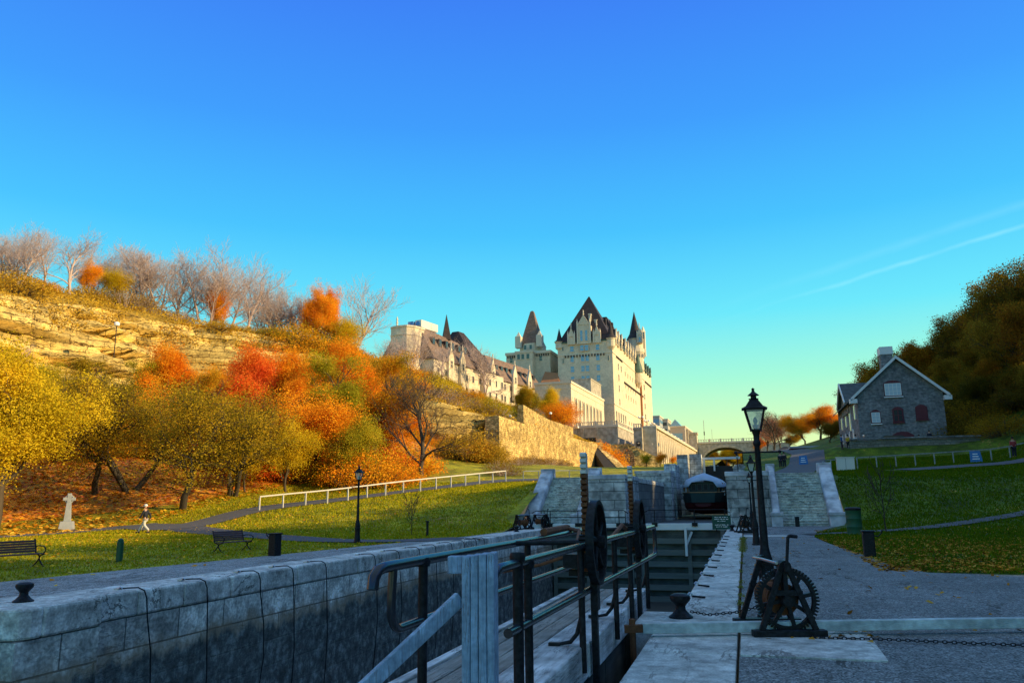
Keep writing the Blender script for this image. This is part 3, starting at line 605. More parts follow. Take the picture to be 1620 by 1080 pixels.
def win(parent, x, y, z_, w, h, face, name='window', glass='win_blue', frame='castle_trim', arch=False, bars=True):
    """window on a wall plane; face 'F' looks to -y, 'R' looks to +x, 'L' to -x"""
    m = MB(); g = MB(); e = .1; d = .09
    if face == 'F':
        B = lambda mm, a0, a1, b0, b1, t0, t1: mm.box(x + a0, x + a1, y - t1, y - t0, z_ + b0, z_ + b1)
    elif face == 'R':
        B = lambda mm, a0, a1, b0, b1, t0, t1: mm.box(x + t0, x + t1, y + a0, y + a1, z_ + b0, z_ + b1)
    else:
        B = lambda mm, a0, a1, b0, b1, t0, t1: mm.box(x - t1, x - t0, y + a0, y + a1, z_ + b0, z_ + b1)
    B(m, -w / 2 - e, -w / 2, -h / 2, h / 2, .0, d); B(m, w / 2, w / 2 + e, -h / 2, h / 2, .0, d)
    B(m, -w / 2 - e, w / 2 + e, h / 2, h / 2 + e, .0, d); B(m, -w / 2 - e * 1.6, w / 2 + e * 1.6, -h / 2 - e * 1.2, -h / 2, .0, d * 1.8)
    if bars: B(m, -w / 2, w / 2, -.05, .05, .03, .06)
    o = m.build(name, frame, parent)
    B(g, -w / 2, w / 2, -h / 2, h / 2, .0, .025); g.build('pane', glass, o); return o
FC = [(-13.5, 1.15), (-9.97, 1.1), (-8.4, 1.1), (-4.85, 1.15)]
for (x, w) in FC:
    for z_ in (27.6, 24.2, 20.8): win(ch, x, 0, z_, w, 1.9, 'F')
    win(ch, x, 0 if abs(x) > 11 or abs(x) < 6 else -.62, 31.0, w, 1.8, 'F')
win(ch, -4.85, 0, 17.4, 1.15, 1.9, 'F'); win(ch, -4.85, 0, 14.0, 1.15, 1.9, 'F')
for x in (-16.6, -1.4): win(ch, x, 0, 31.3, .4, 1.3, 'F', glass='win_dark', bars=False); win(ch, x, 0, 27.2, .35, 1.6, 'F', glass='win_dark', bars=False)
def corbels(m, face, a0, a1, z_, step=.95):
    a = a0
    while a < a1:
        if face == 'F': m.box(a, a + .36, -.3, -.02, z_ - .75, z_)
        else: m.box(.02, .3, a, a + .36, z_ - .75, z_)
        a += step
m = MB(); corbels(m, 'F', -16, -2, 28.9, 1.0); corbels(m, 'R', 6, 17, 28.9, 1.4); corbels(m, 'R', 19, 60, 22.0, 1.6); corbels(m, 'R', 66, 82, 28.9, 1.6)
m.build('corbel_band', 'dark_gap', ch)
# dormers
def dormer(parent, x, y, w, h, gh, face, nwin=1, name='dormer', z0=EV - .6, dep=3.2, pinn=True, wm='castle_stone'):
    m = MB(); W2 = w / 2
    if face == 'F': T = lambda a, b, c: (x + a, y + b, z0 + c)
    else: T = lambda a, b, c: (x - b, y + a, z0 + c)
    bot = [T(-W2, -.6, 0), T(W2, -.6, 0), T(W2, dep, 0), T(-W2, dep, 0)]; top = [T(-W2, -.6, h), T(W2, -.6, h), T(W2, dep, h), T(-W2, dep, h)]
    m.hexa(bot, top)
    m.add([T(-W2 - .12, -.75, h), T(W2 + .12, -.75, h), T(0, -.75, h + gh), T(-W2 - .12, -.3, h), T(W2 + .12, -.3, h), T(0, -.3, h + gh)], [(0, 1, 2), (5, 4, 3), (0, 3, 4, 1), (1, 4, 5, 2), (2, 5, 3, 0)])
    d = m.build(name, wm, parent)
    m = MB(); m.add([T(-W2 - .05, -.28, h), T(W2 + .05, -.28, h), T(0, -.28, h + gh * .92), T(-W2 - .05, dep + 1.5, h), T(W2 + .05, dep + 1.5, h), T(0, dep + 1.5, h + gh * .92)], [(0, 1, 2), (5, 4, 3), (0, 3, 4, 1), (1, 4, 5, 2), (2, 5, 3, 0)])
    m.build('dormer_roof', 'roof_slate', d)
    if pinn:
        m = MB()
        for a in (-W2 - .1, W2 + .1):
            p = T(a, -.55, 0); m.box(p[0] - .22, p[0] + .22, p[1] - .22, p[1] + .22, z0, z0 + h + .9); m.lathe([(.3, h + .9), (.02, h + 2.2)], (p[0], p[1], z0), 4)
        p = T(0, -.55, 0); m.lathe([(.12, h + gh - .2), (.3, h + gh + .3), (.1, h + gh + .6), (.24, h + gh + .9), (.02, h + gh + 1.8)], (p[0], p[1], z0), 6)
        m.build('pinnacle', 'castle_trim', d)
    for k in range(nwin):
        a = (k - (nwin - 1) / 2) * (w / nwin) * .8; p = T(a, -.62, h * .42); win(d, p[0], p[1], p[2], .75, h * .55, 'F' if face == 'F' else 'R', glass='win_blue' if face == 'F' else 'win_dim')
    return d
dormer(ch, -9.2, 0, 4.1, 6.4, 3.4, 'F', 2, 'central_dormer')
dormer(ch, -13.5, 0, 2.0, 2.6, 3.2, 'F', 0); dormer(ch, -4.85, 0, 2.0, 2.6, 3.2, 'F', 0)
for y in (5.2, 9.5, 15.0, 22.0, 27.0, 32.0, 37.0, 42): dormer(ch, 0, y, 2.2, 2.6, 3.0, 'R', 1, pinn=False)
for y in (52, 57.5, 63, 68.5, 74, 79.5): dormer(ch, 0, y, 2.0, 2.0, 2.0, 'R', 1, pinn=False, wm='copper')
# tall chimneys in front of the big roof
m = MB()
for x, z_ in ((-8.0, 43.0), (-6.0, 40.8), (-5.0, 38.5)): m.box(x - .35, x + .35, 3.6, 4.6, EV + 2, z_); m.box(x - .5, x + .5, 3.4, 4.8, z_, z_ + .4)
m.build('chimney', 'castle_trim', ch)
m = MB()
for y, z_ in ((8, 44), (12, 42), (20, 45.0), (25, 43)): m.box(-4.2, -3.4, y, y + 1.4, EV + 2, z_ - 1.5)
m.build('rear_chimney', 'roof_slate', ch)
def turret(parent, x, y, r_, z0, z1, zc, name='turret', mat='castle_stone', cone='roof_slate', corb=3.0, n=14):
    o = MB().lathe([(.3, z0 - corb), (r_, z0), (r_, z1), (r_ + .25, z1 + .05), (r_ + .25, z1 + .4)], (x, y, 0), n).build(name, mat, parent)
    MB().lathe([(r_ + .4, z1 + .38), (r_ * .72, z1 + (zc - z1) * .22), (.05, zc)], (x, y, 0), n).build('turret_cone', cone, o)
    return o
turret(ch, -FW + .5, .6, 1.35, 31.6, 33.4, 38.4, corb=.9); turret(ch, -.5, .6, 1.45, 31.0, 33.4, 40.2, corb=1.6)
tu = turret(ch, -.3, 48.5, 2.95, 30.5, 42.2, 53.6, 'round_turret', corb=4)
m = MB(); m.lathe([(3.0, 36.6), (3.5, 37.4), (3.5, 38.6), (3.0, 38.7)], (-.3, 48.5, 0), 14); m.build('gallery', 'castle_trim', tu)
m = MB()
for k in range(14):
    a = 6.283 * k / 14; m.box(-.3 + 3.25 * math.cos(a) - .22, -.3 + 3.25 * math.cos(a) + .22, 48.5 + 3.25 * math.sin(a) - .22, 48.5 + 3.25 * math.sin(a) + .22, 35.2, 36.5)
m.build('corbel', 'castle_trim', tu)
dormer(ch, 2.0, 45.9, 1.6, 3.2, 3.0, 'F', 1, z0=40.5, dep=1.5); 
m = MB(); m.box(2.0, 3.4, 49.2, 50.8, 36, 45.5); m.lathe([(1.0, 45.5), (.05, 48)], (2.7, 50, 0), 4); m.build('chimney', 'castle_trim', ch)
MB().lathe([(1.7, 28.8), (1.7, 30), (.05, 36.5)], (1.0, 44.6, 0), 12).build('oriel_cone', 'copper', ch)
MB().lathe([(.3, 23), (1.45, 25), (1.45, 28.8)], (1.0, 44.6, 0), 12).build('oriel', 'castle_stone', ch)
for y in (9.5, 14.4):
    for z_ in ((25.7, 22, 18.4, 13.8) if y < 12 else (25.7,)): win(ch, 0, y, z_, 1.3, 2.0, 'R', glass='win_dim')
for y in (22, 27, 32, 37, 42):
    for z_ in (25.2, 21.0, 17.4): win(ch, 0, y, z_, .6, 1.3, 'R', glass='win_dim', bars=False)
for y in (64.0,):
    for z_ in (26, 22.2, 18.4, 14.2, 10): win(ch, 0, y, z_, 1.8, 2.0, 'R', glass='win_dim')
for y in (3, 7, 11, 15, 19): win(ch, 0, y, 8.0, 1.5, 4.2, 'R', glass='win_dim', name='arched_window')
m = MB(); m.box(.02, .7, 53.0, 54.0, -4, 30); m.build('downpipe', 'terracotta', ch)
m = MB(); m.box(0, 2.2, 6, 20, 5.0, 5.5); m.box(2.0, 2.2, 6, 20, 5.5, 6.4); m.build('balcony', 'castle_trim', ch)
for y in range(26, 80, 5): win(ch, 0, y, 8.3, .8, 1.2, 'R', glass='win_dim', bars=False)
# ---- arched hall in front of it
A = gd(903, 605, 205)
hall = thing('arched_hall', 'lower pale wing with tall narrow arched windows in front of the chateau', 'building', (A.x, A.y, 15), KR)
m = MB(); m.box(-10, 0, 0, 42, 0, 17.3); m.build('wall', 'castle_stone', hall)
m = MB(); m.box(-10.15, .2, -.2, 42.2, 17.3, 17.9); m.box(-10.1, .1, -.1, 42.1, 15.9, 16.1); m.build('cornice', 'castle_trim', hall)
m = MB(); m.box(-7, -.6, 27, 41.5, 17.9, 22.2); m.box(-7.1, -.5, 26.9, 41.6, 22.2, 22.6); m.build('penthouse', 'concrete', hall)
for k in range(8):
    y = 4.6 + k * 4.5; o = MB().prism([(y - .75, 4.0)] + [(y + .75 * math.cos(a), 12.8 + .75 * math.sin(a)) for a in np.linspace(0, math.pi, 9)][::1] + [(y - .75, 12.0)], .02, .1, 'X').build('arched_window', 'win_dim', hall)
    m = MB(); m.prism([(y - 1.0, 3.8), (y - 1.0, 13.9), (y - .78, 13.9), (y - .78, 3.8)], .02, .25, 'X'); m.prism([(y + .78, 3.8), (y + .78, 13.9), (y + 1.0, 13.9), (y + 1.0, 3.8)], .02, .25, 'X'); m.box(.02, .2, y - 1, y + 1, 3.5, 3.8); m.build('frame', 'castle_trim', o)
# ---- terrace block with balustrade
A = gd(977, 668, 195)
ter = thing('terrace_block', 'grey terrace block with stone balustrade below the chateau', 'building', (A.x, A.y, 11), KR)
m = MB(); m.box(-14, 0, 0, 27, 0, 9.2); m.build('wall', 'concrete', ter)
def balus(m, x0, x1, y, z_, axis='x', step=.55, post=4.2):
    L_ = x1 - x0
    f = (lambda a, b, c0, c1, w: m.box(x0 + a, x0 + b, y - w, y + w, z_ + c0, z_ + c1)) if axis == 'x' else (lambda a, b, c0, c1, w: m.box(y - w, y + w, x0 + a, x0 + b, z_ + c0, z_ + c1))
    f(0, L_, 0, .12, .16); f(0, L_, .85, 1.0, .18)
    a = 0
    while a < L_: f(a, min(a + .22, L_), .12, .85, .09); a += step
    a = 0
    while a < L_ + .1: f(max(0, a - .3), min(a + .3, L_), 0, 1.15, .24); a += post
m = MB(); balus(m, -14, 0, .2, 9.2); balus(m, 0, 27, -.2, 9.2, 'y'); m.build('balustrade', 'castle_trim', ter)
m = MB(); m.box(-14.1, .12, -.12, 27.1, 8.7, 9.198); m.build('cornice', 'castle_trim', ter)
m = MB(); m.box(-12, -9.6, -.06, -.01, 2.6, 6.2); m.box(-8.6, -5.6, -.06, -.01, 2.6, 6.2); m.build('opening', 'dark_gap', ter)
m = MB(); m.box(-12.4, -12.0, -.3, -.01, 0, 8.6); m.box(-9.5, -8.7, -.3, -.01, 0, 8.6); m.box(-5.5, -5.0, -.3, -.01, 0, 8.6); m.build('pilaster', 'concrete', ter)
for y in (4, 18): win(ter, 0, y, 3.4, 1.2, 2.4, 'R', glass='win_dark', bars=False)
# ---- portal and long buttressed retaining wall
A = gd(1036, 674, 190); B = gd(1108, 716, 305); dv = (B - A); dv.z = 0; az = math.atan2(dv.x, dv.y); LEN = dv.length
arc = thing('retaining_wall', 'long sunlit buttressed retaining wall running back to the bridge', 'retaining wall', (A.x, A.y, 0), -az)
TOPZ = 19.0
m = MB(); m.box(-3, -.3, .2, LEN, 6, TOPZ); m.box(-3, .3, 0, .8, 7, TOPZ + .2); m.build('wall', 'arcade_stone', arc)  # face darker than the buttresses, drawing shadow lines between lit piers
m = MB(); m.box(-3, .15, .8, LEN, TOPZ + .002, TOPZ + .5); m.build('coping', 'castle_trim', arc)
m = MB(); r = random.Random(2)
k = 0; y = 2.0
while y < LEN:
    zb = 7.5 + 8.0 * y / LEN; dd = -.12
    m.hexa([(-.3, y, zb - 2), (dd + .3, y, zb - 2), (dd + .3, y + .9, zb - 2), (-.3, y + .9, zb - 2)], [(-.3, y, TOPZ), (dd - .25, y, TOPZ), (dd - .25, y + .9, TOPZ), (-.3, y + .9, TOPZ)])
    y += 4.0
m.build('buttress', 'castle_trim', arc)
m = MB(); m.box(-1.6, -.35, 1, LEN, TOPZ + .5, TOPZ + .6); y = 1
while y < LEN: m.box(-.95, -.8, y, y + .15, TOPZ + .5, TOPZ + 1.2); y += 1.2
m.box(-1.0, -.75, 1, LEN, TOPZ + 1.2, TOPZ + 1.35); m.build('parapet', 'castle_trim', arc)
A2 = gd(1002, 676, 190)
por = thing('portal_block', 'grey stone portal block with a dark doorway at the near end of the buttressed wall', 'building', (A2.x, A2.y, 8), KR)
w_ = (A - A2).length - 3.2
m = MB(); m.box(0, w_, 0, 20, 0, 10.4); m.box(-.1, w_, -.15, 20, 10.4, 10.9); m.build('wall', 'concrete', por)
m = MB(); m.box(w_ * .3, w_ * .78, -.25, -.01, 2.0, 7.6); m.build('doorway', 'dark_gap', por)
m = MB(); m.box(w_ * .36, w_ * .72, -.4, -.26, 1.5, 6.4); m.build('door_panel', 'concrete', por)
m = MB(); balus(m, 0, w_, .1, 10.9); m.build('balustrade', 'castle_trim', por)
# row of white globe lamps on the terrace behind it
gl = None
for k in range(11):
    y = 8 + k * 9.6; p = Vector((A.x, A.y, 0)) + Vector((math.sin(az), math.cos(az), 0)) * y + Vector((-4.5, 0, 0))
    if gl is None:
        gl = thing('globe_lamp', 'white globe lamp in the row above the buttressed retaining wall', 'street lamp', (p.x, p.y, TOPZ), 0, 'globe lamps on the chateau terrace')
        m = MB(); m.tube([(0, 0, 0), (0, 0, 3.4)], .09, 6); m.tube([(-.5, 0, 3.1), (.5, 0, 3.1)], .05, 5); m.build('pole', 'dark_gap', gl)
        for dx in (-.5, .5): MB().lathe([(.05, -.3), (.24, -.18), (.3, 0), (.24, .18), (.05, .3)], (dx, 0, 3.4), 8).build('globe', 'globe', gl, smooth=True)
    else: again(gl, (p.x, p.y, TOPZ))
# ---- rubble retaining wall on the left and the sloped works at its end
def wallrun(m, pts, th, seed=0, rough=.25, step=1.2):
    """battered rough wall along pts [(x,y,zbot,ztop)]"""
    V = []; P = []
    for a, b in zip(pts[:-1], pts[1:]):
        a, b = np.array(a, float), np.array(b, float); k = max(1, int(np.linalg.norm((b - a)[:2]) / step)); P += [a + (b - a) * i / k for i in range(k)]
    P.append(np.array(pts[-1], float)); r = np.random.default_rng(seed); n = 12; N = len(P)
    for i, q in enumerate(P):
        d = P[min(i + 1, N - 1)] - P[max(i - 1, 0)]; nn = np.array([d[1], -d[0]]); nn = nn / np.linalg.norm(nn)
        for j in range(n):
            f = j / (n - 1); e = (1 - f) * .5 + (r.random() - .5) * rough * (0 if j == n - 1 else 1)
            V.append((q[0] + nn[0] * e, q[1] + nn[1] * e, q[2] + (q[3] - q[2]) * f + (r.random() - .5) * .25 * (j == n - 1)))
        V.append((q[0] - nn[0] * th, q[1] - nn[1] * th, q[3])); V.append((q[0] - nn[0] * th, q[1] - nn[1] * th, q[2]))
    K = n + 2; fs = []
    for i in range(N - 1):
        for j in range(K - 1): fs.append((i * K + j, (i + 1) * K + j, (i + 1) * K + j + 1, i * K + j + 1))
    fs += [tuple(range(K)), tuple((N - 1) * K + j for j in range(K))[::-1]]
    return m.add(V, fs)
rw = thing('retaining_wall', 'rough sunlit rubble retaining wall streaked with red ivy below the chateau slope', 'retaining wall', (-36, 140, 0))
P_(wallrun(MB(), [(-36.3, 110.5, 6.5, 14.2), (-35.9, 140, 7, 14.3), (-34.6, 184, 8, 14.7)][::-1], 2.2, 4), 'wall_face', 'rubble', rw)
m = MB(); 
for y, x in ((126, -35.6), (150, -35.0)): m.hexa([(x - .5, y, 6), (x + 1.7, y, 6), (x + 1.7, y + 1.2, 6), (x - .5, y + 1.2, 6)], [(x - .5, y, 14.2), (x + .3, y, 14.2), (x + .3, y + 1.2, 14.2), (x - .5, y + 1.2, 14.2)])
P_(m, 'buttress', 'rubble', rw)
uw = thing('retaining_wall', 'short upper rubble wall stepping up above the long rough wall', 'retaining wall', (-38, 160, 0))
P_(wallrun(MB(), [(-38.6, 137, 14.5, 19.0), (-38.3, 155, 14.8, 18.0), (-38, 178, 15.5, 18.4)][::-1], 1.0, 6), 'wall_face', 'rubble', uw)
a = gd(930, 707, 186); b = gd(985, 745, 186)
sw = thing('sloping_ramp_wall', 'sloping stair wall painted dark as shadow beside a bank of orange creeper', 'ramp wall', (a.x, a.y, 0))
m = MB(); p0, p1 = gd(932, 702, 187), gd(962, 748, 172); q0, q1 = gd(940, 702, 187), gd(984, 748, 172)
m.hexa([tuple(p0 - Vector((0, 0, 8))), tuple(q0 - Vector((0, 0, 8))), tuple(q1 - Vector((0, 0, 2))), tuple(p1 - Vector((0, 0, 2)))], [tuple(p0), tuple(q0), tuple(q1), tuple(p1)])
P_(m, 'ramp', 'dark_gap', sw)  # near-black colour stands for the staircase's shadow strip
m = MB(); q2, q3 = gd(958, 706, 188), gd(996, 748, 173)
m.hexa([tuple(q0 - Vector((0, 0, 8))), tuple(q2 - Vector((0, 0, 8))), tuple(q3 - Vector((0, 0, 2))), tuple(q1 - Vector((0, 0, 2)))], [tuple(q0 + Vector((0, 0, .1))), tuple(q2), tuple(q3), tuple(q1 + Vector((0, 0, .1)))])
P_(m, 'sloping_bank', 'rubble', sw)
lw = thing('retaining_wall', 'sunlit stone wall with a shallow arch and small trees in front', 'retaining wall', (-24, 188, 0))
p0 = gd(940, 702, 190); p1 = gd(1056, 702, 190)
P_(wallrun(MB(), [(p0.x, 189.4, 7, 14.9), (-26, 189.0, 8, 15.0), (-18.6, 190.5, 8, 11.5)][::1], 1.5, 9, .15), 'wall_face', 'rubble', lw)
m = MB(); X0 = gd(975, 740, 186).x; m.prism([(X0 - .2, 8), (X0 + 4, 8)] + [(X0 + 1.9 + 2.1 * math.cos(a), 11.4 + 2.6 * math.sin(a)) for a in np.linspace(0, math.pi, 9)], 188.2, 188.45, 'Y'); P_(m, 'arch_recess', 'rubble_red', lw)
m = MB()
for k in range(7): x = -28.5 + k * 1.6; m.box(x, x + .35, 189.0, 189.4, 15, 16.3 - k * .35)
P_(m, 'post', 'castle_trim', lw)
# ---- left wing, towards the cliff
wa = gd(652, 515, 190); wb = gd(825, 588, 241); dv = wb - wa; WAZ = math.atan2(dv.x, dv.y); WL = Vector((dv.x, dv.y)).length
wg = thing('chateau_wing', 'long chateau wing with sloping brown roofs and dormers ending in a flat pale tower', 'hotel', (wa.x, wa.y, 22), -WAZ)
# local: y runs along the wing away, +x is the lit side. roof top z local = 23
m = MB(); m.box(-13, 5.2, 2, WL * .42, 0, 14.5); m.box(-13, 6.5, WL * .42, WL * .6, 0, 14.0); m.box(-13, 5.6, WL * .6, WL + 4, 0, 13.0); m.build('wall', 'castle_stone', wg)
def gable(m, x0, x1, y0, y1, z0, z1, rx=.4, inset=.5):
    xm = (x0 + x1) / 2
    m.hexa([(x0, y0, z0), (x1, y0, z0), (x1, y1, z0), (x0, y1, z0)], [(xm - rx, y0 + inset, z1), (xm + rx, y0 + inset, z1), (xm + rx, y1 - inset, z1), (xm - rx, y1 - inset, z1)])
m = MB(); m.hexa([(-11.5, 1.5, 14.5), (5.8, 1.5, 14.5), (5.8, WL * .40, 14.5), (-11.5, WL * .40, 14.5)], [(-6, 2, 23.4), (.4, 2, 23.4), (.4, WL * .36, 22.0), (-8, WL * .36, 22.0)])
m.build('roof', 'roof_brown', wg)
m = MB(); m.hexa([(-8, WL * .30, 14.2), (6.8, WL * .36, 14.2), (6.8, WL * .56, 14.2), (-8, WL * .56, 14.2)], [(-3.2, WL * .40, 26.0), (-1.2, WL * .40, 26.0), (-1.2, WL * .45, 26.0), (-3.2, WL * .45, 26.0)]); m.build('pavilion_roof', 'roof_slate', wg)
m = MB(); m.hexa([(-13.5, WL * .56, 13.2), (6.2, WL * .56, 13.2), (6.2, WL + 4, 13.2), (-13.5, WL + 4, 13.2)], [(-8, WL * .58, 20.8), (1.0, WL * .58, 20.8), (1.0, WL + 3, 20.4), (-8, WL + 3, 20.4)]); m.build('rear_roof', 'roof_brown', wg)
def slopewin(y, x, z_, w=1.5, h=1.6):
    m = MB(); m.box(x - 1.4, x + .5, y - w / 2, y + w / 2, z_, z_ + h); o = m.build('dormer', 'roof_slate', wg)
    MB().box(x + .51, x + .56, y - w / 2 + .15, y + w / 2 - .15, z_ + .2, z_ + h - .15).build('pane', 'win_dark', o)
for k in range(6): slopewin(5 + k * 3.0, 2.6, 18.6, 1.3, 2.0)
for k in range(9): slopewin(WL * .62 + k * 2.9, 3.2, 16.2, 1.3, 1.8)
for y in (9.0, 14.5, WL * .5, WL * .72, WL * .88):
    m = MB(); x = 5.3 if y < 20 else 6.0
    m.prism([(y - 1.2, 8), (y + 1.2, 8), (y + 1.2, 15.6), (y, 18.4), (y - 1.2, 15.6)], x, x + .6, 'X'); o = m.build('stone_gable', 'castle_stone', wg)
    win(o, x + .6, y, 14.0, .9, 1.7, 'R', glass='win_dim'); MB().lathe([(.1, 18.2), (.28, 18.6), (.1, 19), (.2, 19.3), (.02, 20)], (x + .4, y, 0), 6).build('finial', 'castle_trim', o)
for k in range(17):
    y = 4 + k * WL / 17.5
    x = 5.2 if y < WL * .42 else (6.5 if y < WL * .6 else 5.6)
    for z_ in (11.6, 8.2, 5): win(wg, x, y, z_, 1.0, 1.7, 'R', glass='win_dim', bars=False)
# flat tower at the near end, with finial, rooftop plant and small spires
tp = gd(640, 520, 186)
m = MB(); c = [(-5.6, -1.0), (-4.4, -2.8), (-2.0, -3.4), (.4, -2.8), (1.6, -1.0), (1.6, 3), (-5.6, 3)]
m.prism(c, 9.5, 22.2, 'Z'); o = m.build('flat_tower', 'castle_stone', wg)
m = MB(); c2 = [(x * 1.04 + .13, y * 1.05) for x, y in c]; m.prism(c2, 22.2, 22.6, 'Z'); m.prism(c2, 20.2, 20.5, 'Z'); m.build('cornice', 'castle_trim', o)
m = MB(); m.box(-3.4, -3.1, -2.0, -1.7, 22.6, 23.4); m.lathe([(.12, 23.4), (.35, 23.8), (.15, 24.2), (.28, 24.6), (.04, 25.4)], (-3.25, -1.85, 0), 6); m.build('finial', 'castle_trim', o)
m = MB(); m.hexa([(-12, -1, 9), (-5.6, -1, 9), (-5.6, 6, 9), (-12, 6, 9)], [(-5.9, .5, 19.5), (-5.6, .5, 19.5), (-5.6, 5, 19.5), (-5.9, 5, 19.5)]); m.build('side_roof', 'roof_brown', wg)
m = MB(); m.box(-1.6, 0.3, 3.5, 11, 23.2, 25.2); m.build('rooftop_plant', 'white_panel', wg)
m = MB(); m.box(-3.4, -1.8, 2.9, 4.4, 23.0, 24.9); m.lathe([(.7, -.12), (.7, .0)], (-.7, 3.42, 24.2), 16, 'Y'); m.build('fan_unit', 'blue_metal', wg)
MB().lathe([(1.5, 22), (1.3, 23.2), (.05, 29)], (0, 15.5, 0), 4).build('spire', 'roof_slate', wg)
MB().lathe([(1.3, 12), (.05, 17.5)], (-17.0, 4, 0), 4).build('spire', 'roof_slate', wg)
# ---- rear tower with the brown pyramid roof
tp = gd(835, 545, 262); TD = 262
tw = thing('chateau_tower', 'square chateau tower with a tall red-brown pyramid roof on stepped stone', 'tower', (tp.x, tp.y, 25), KR)
q = TD / 1236.
def lz(v): return gd(838, v, TD).z - 25
m = MB(); hw = 37 * q
m.box(-hw, hw, 0, 16, -5, lz(560)); m.box(-hw * .45, hw * .32, -3, 10, -5, lz(560)); m.build('base', 'castle_stone', tw)
m = MB(); m.box(-hw - .3, hw + .3, -.3, 16.2, lz(560), lz(556)); m.box(-hw * .45 - .2, hw * .32 + .2, -3.2, -.31, lz(560), lz(557)); m.build('cornice', 'castle_trim', tw)
s = 21 * q; m = MB(); m.lathe([(s * 1.08, lz(556)), (s * 1.0, lz(541))], (0, 6, 0), 8, ph=math.pi / 8); m.build('drum', 'castle_stone', tw)
m = MB(); m.lathe([(s * 1.22, lz(543)), (s * 1.0, lz(535)), (s * .2, lz(488)), (s * .12, lz(486))], (0, 6, 0), 4, ph=math.pi / 4); m.build('roof', 'roof_brown', tw)
for a, b in ((-s * .85, 0), (s * .85, 0)):
    m = MB(); m.box(a - 1.0, a + 1.0, .6, 3, lz(548), lz(530)); m.lathe([(1.1, lz(530)), (.03, lz(522))], (a, 1.8, 0), 4, ph=math.pi / 4); m.build('stone_gable', 'castle_trim', tw)
for x in (-2.4, -.9, .9): win(tw, x, -3, lz(566), 1, 1.7, 'F', glass='win_dark', bars=False)
for x in (-6, 4.5): win(tw, x, 0, lz(568), 1, 1.7, 'F', glass='win_dark')
for x in (-1, 1): win(tw, x, 0.1, lz(549), .9, 1.5, 'F', glass='win_dark', bars=False)
m = MB(); corbels(m, 'F', -hw + .5, hw - .5, lz(561) , .8); m.build('corbel_band', 'dark_gap', tw)
lb = thing('chateau_wing', 'low gabled wing with an orange brown roof between the tower and the main block', 'hotel', (gd(862, 590, 256).x, gd(862, 590, 256).y, 22), KR)
m = MB(); m.box(-7, 4.5, 0, 14, 0, 18.0); m.box(-3, 4.6, -4, 0, 0, 13); m.build('wall', 'castle_stone', lb)
m = MB(); m.hexa([(-1.5, -.5, 18.0), (5, -.5, 18.0), (5, 14, 18.0), (-1.5, 14, 18.0)], [(-.5, 2, 22.2), (4, 2, 21.4), (4, 12, 21.4), (-.5, 12, 22.2)]); m.build('roof', 'terracotta', lb)
for x in (-5, -2.5, 0.5, 3): win(lb, x, 0, 14.5, 1, 1.7, 'F', glass='win_dark', bars=False)
# ---- city blocks beyond
def block(name, lab, u0, u1, v0, D, dep, mat, zb=14, rows=4, cols=4, glass='win_dim', yaw=KR):
    a, b = gd(u0, v0, D), gd(u1, v0, D); w_ = (Vector((b.x, b.y)) - Vector((a.x, a.y))).length
    t = thing(name, lab, 'building', (a.x, a.y, zb), yaw); h = a.z - zb
    MB().box(0, w_, 0, dep, 0, h).build('wall', mat, t); MB().box(-.2, w_ + .2, -.2, dep + .2, h, h + .5).build('parapet', 'castle_trim', t)
    for i in range(rows):
        m = MB(); z_ = h - 2.2 - i * 3.4; m.box(.5, w_ - .5, -.06, -.01, z_ - .8, z_ + .8); m.build('window_band', glass, t)
        m = MB(); m.box(w_ + .01, w_ + .06, 1, dep - 1, z_ - .8, z_ + .8); m.build('window_band', glass, t)
    return t, w_, h
M('grey_office', [(.30, .32, .33), (.42, .44, .44)], .2, .7)
M('tan_office', [(.42, .36, .29), (.52, .46, .38)], .2, .7)
block('office_block', 'grey office block just right of the chateau base', 1031, 1043, 659, 390, 14, 'grey_office', glass='win_blue')
block('office_block', 'tan office block with window bands beside the grey one', 1044, 1056, 664, 400, 14, 'tan_office', glass='win_dim')
t, w_, h = block('mall_building', 'tan building with a blue glass front and gabled glass roof', 1060, 1083, 676, 330, 34, 'tan_office', rows=0)
m = MB(); m.prism([(-.5, h + .5), (w_ * .75, h + .5), (w_ * .32, h + 3.6)], 2, 14, 'Y'); m.build('glass_roof', 'win_blue', t)
m = MB(); m.box(.3, w_ * .8, -.2, -.02, 0, h - 2.6); m.build('glass_front', 'win_blue', t)
for k in range(4): MB().box(w_ + .02, w_ + .25, 7 + k * 7, 10 + k * 7, h - 9, h - 1.6).build('window', 'win_dark', t)
for k in range(5): MB().box(w_ + .02, w_ + .9, 3.5 + k * 7, 4.8 + k * 7, 0, h - .6).build('pier', 'arcade_stone', t)
t = thing('cottage', 'small dark shed with a grey roof under the trees beyond the right road', 'shed', gd(1243, 728, 190), 0)
t.location.z = 10; m = MB(); m.box(-2, 2.2, 0, 4, 0, 2.6); m.build('wall', 'dark_gap', t); m = MB(); gable(m, -2.4, 2.6, -.4, 4.4, 2.6, 4.0); m.build('roof', 'win_dim', t)
t = thing('cottage', 'low maroon garage at the end of the right road', 'shed', gd(1283, 722, 150), 0)
t.location.z = 9.2; m = MB(); m.box(-3.4, 3.4, 0, 5, -1, 1.9); m.build('wall', 'maroon', t); MB().box(-3.7, 3.7, -.4, 5.4, 1.9, 2.25).build('roof', 'grey_office', t)
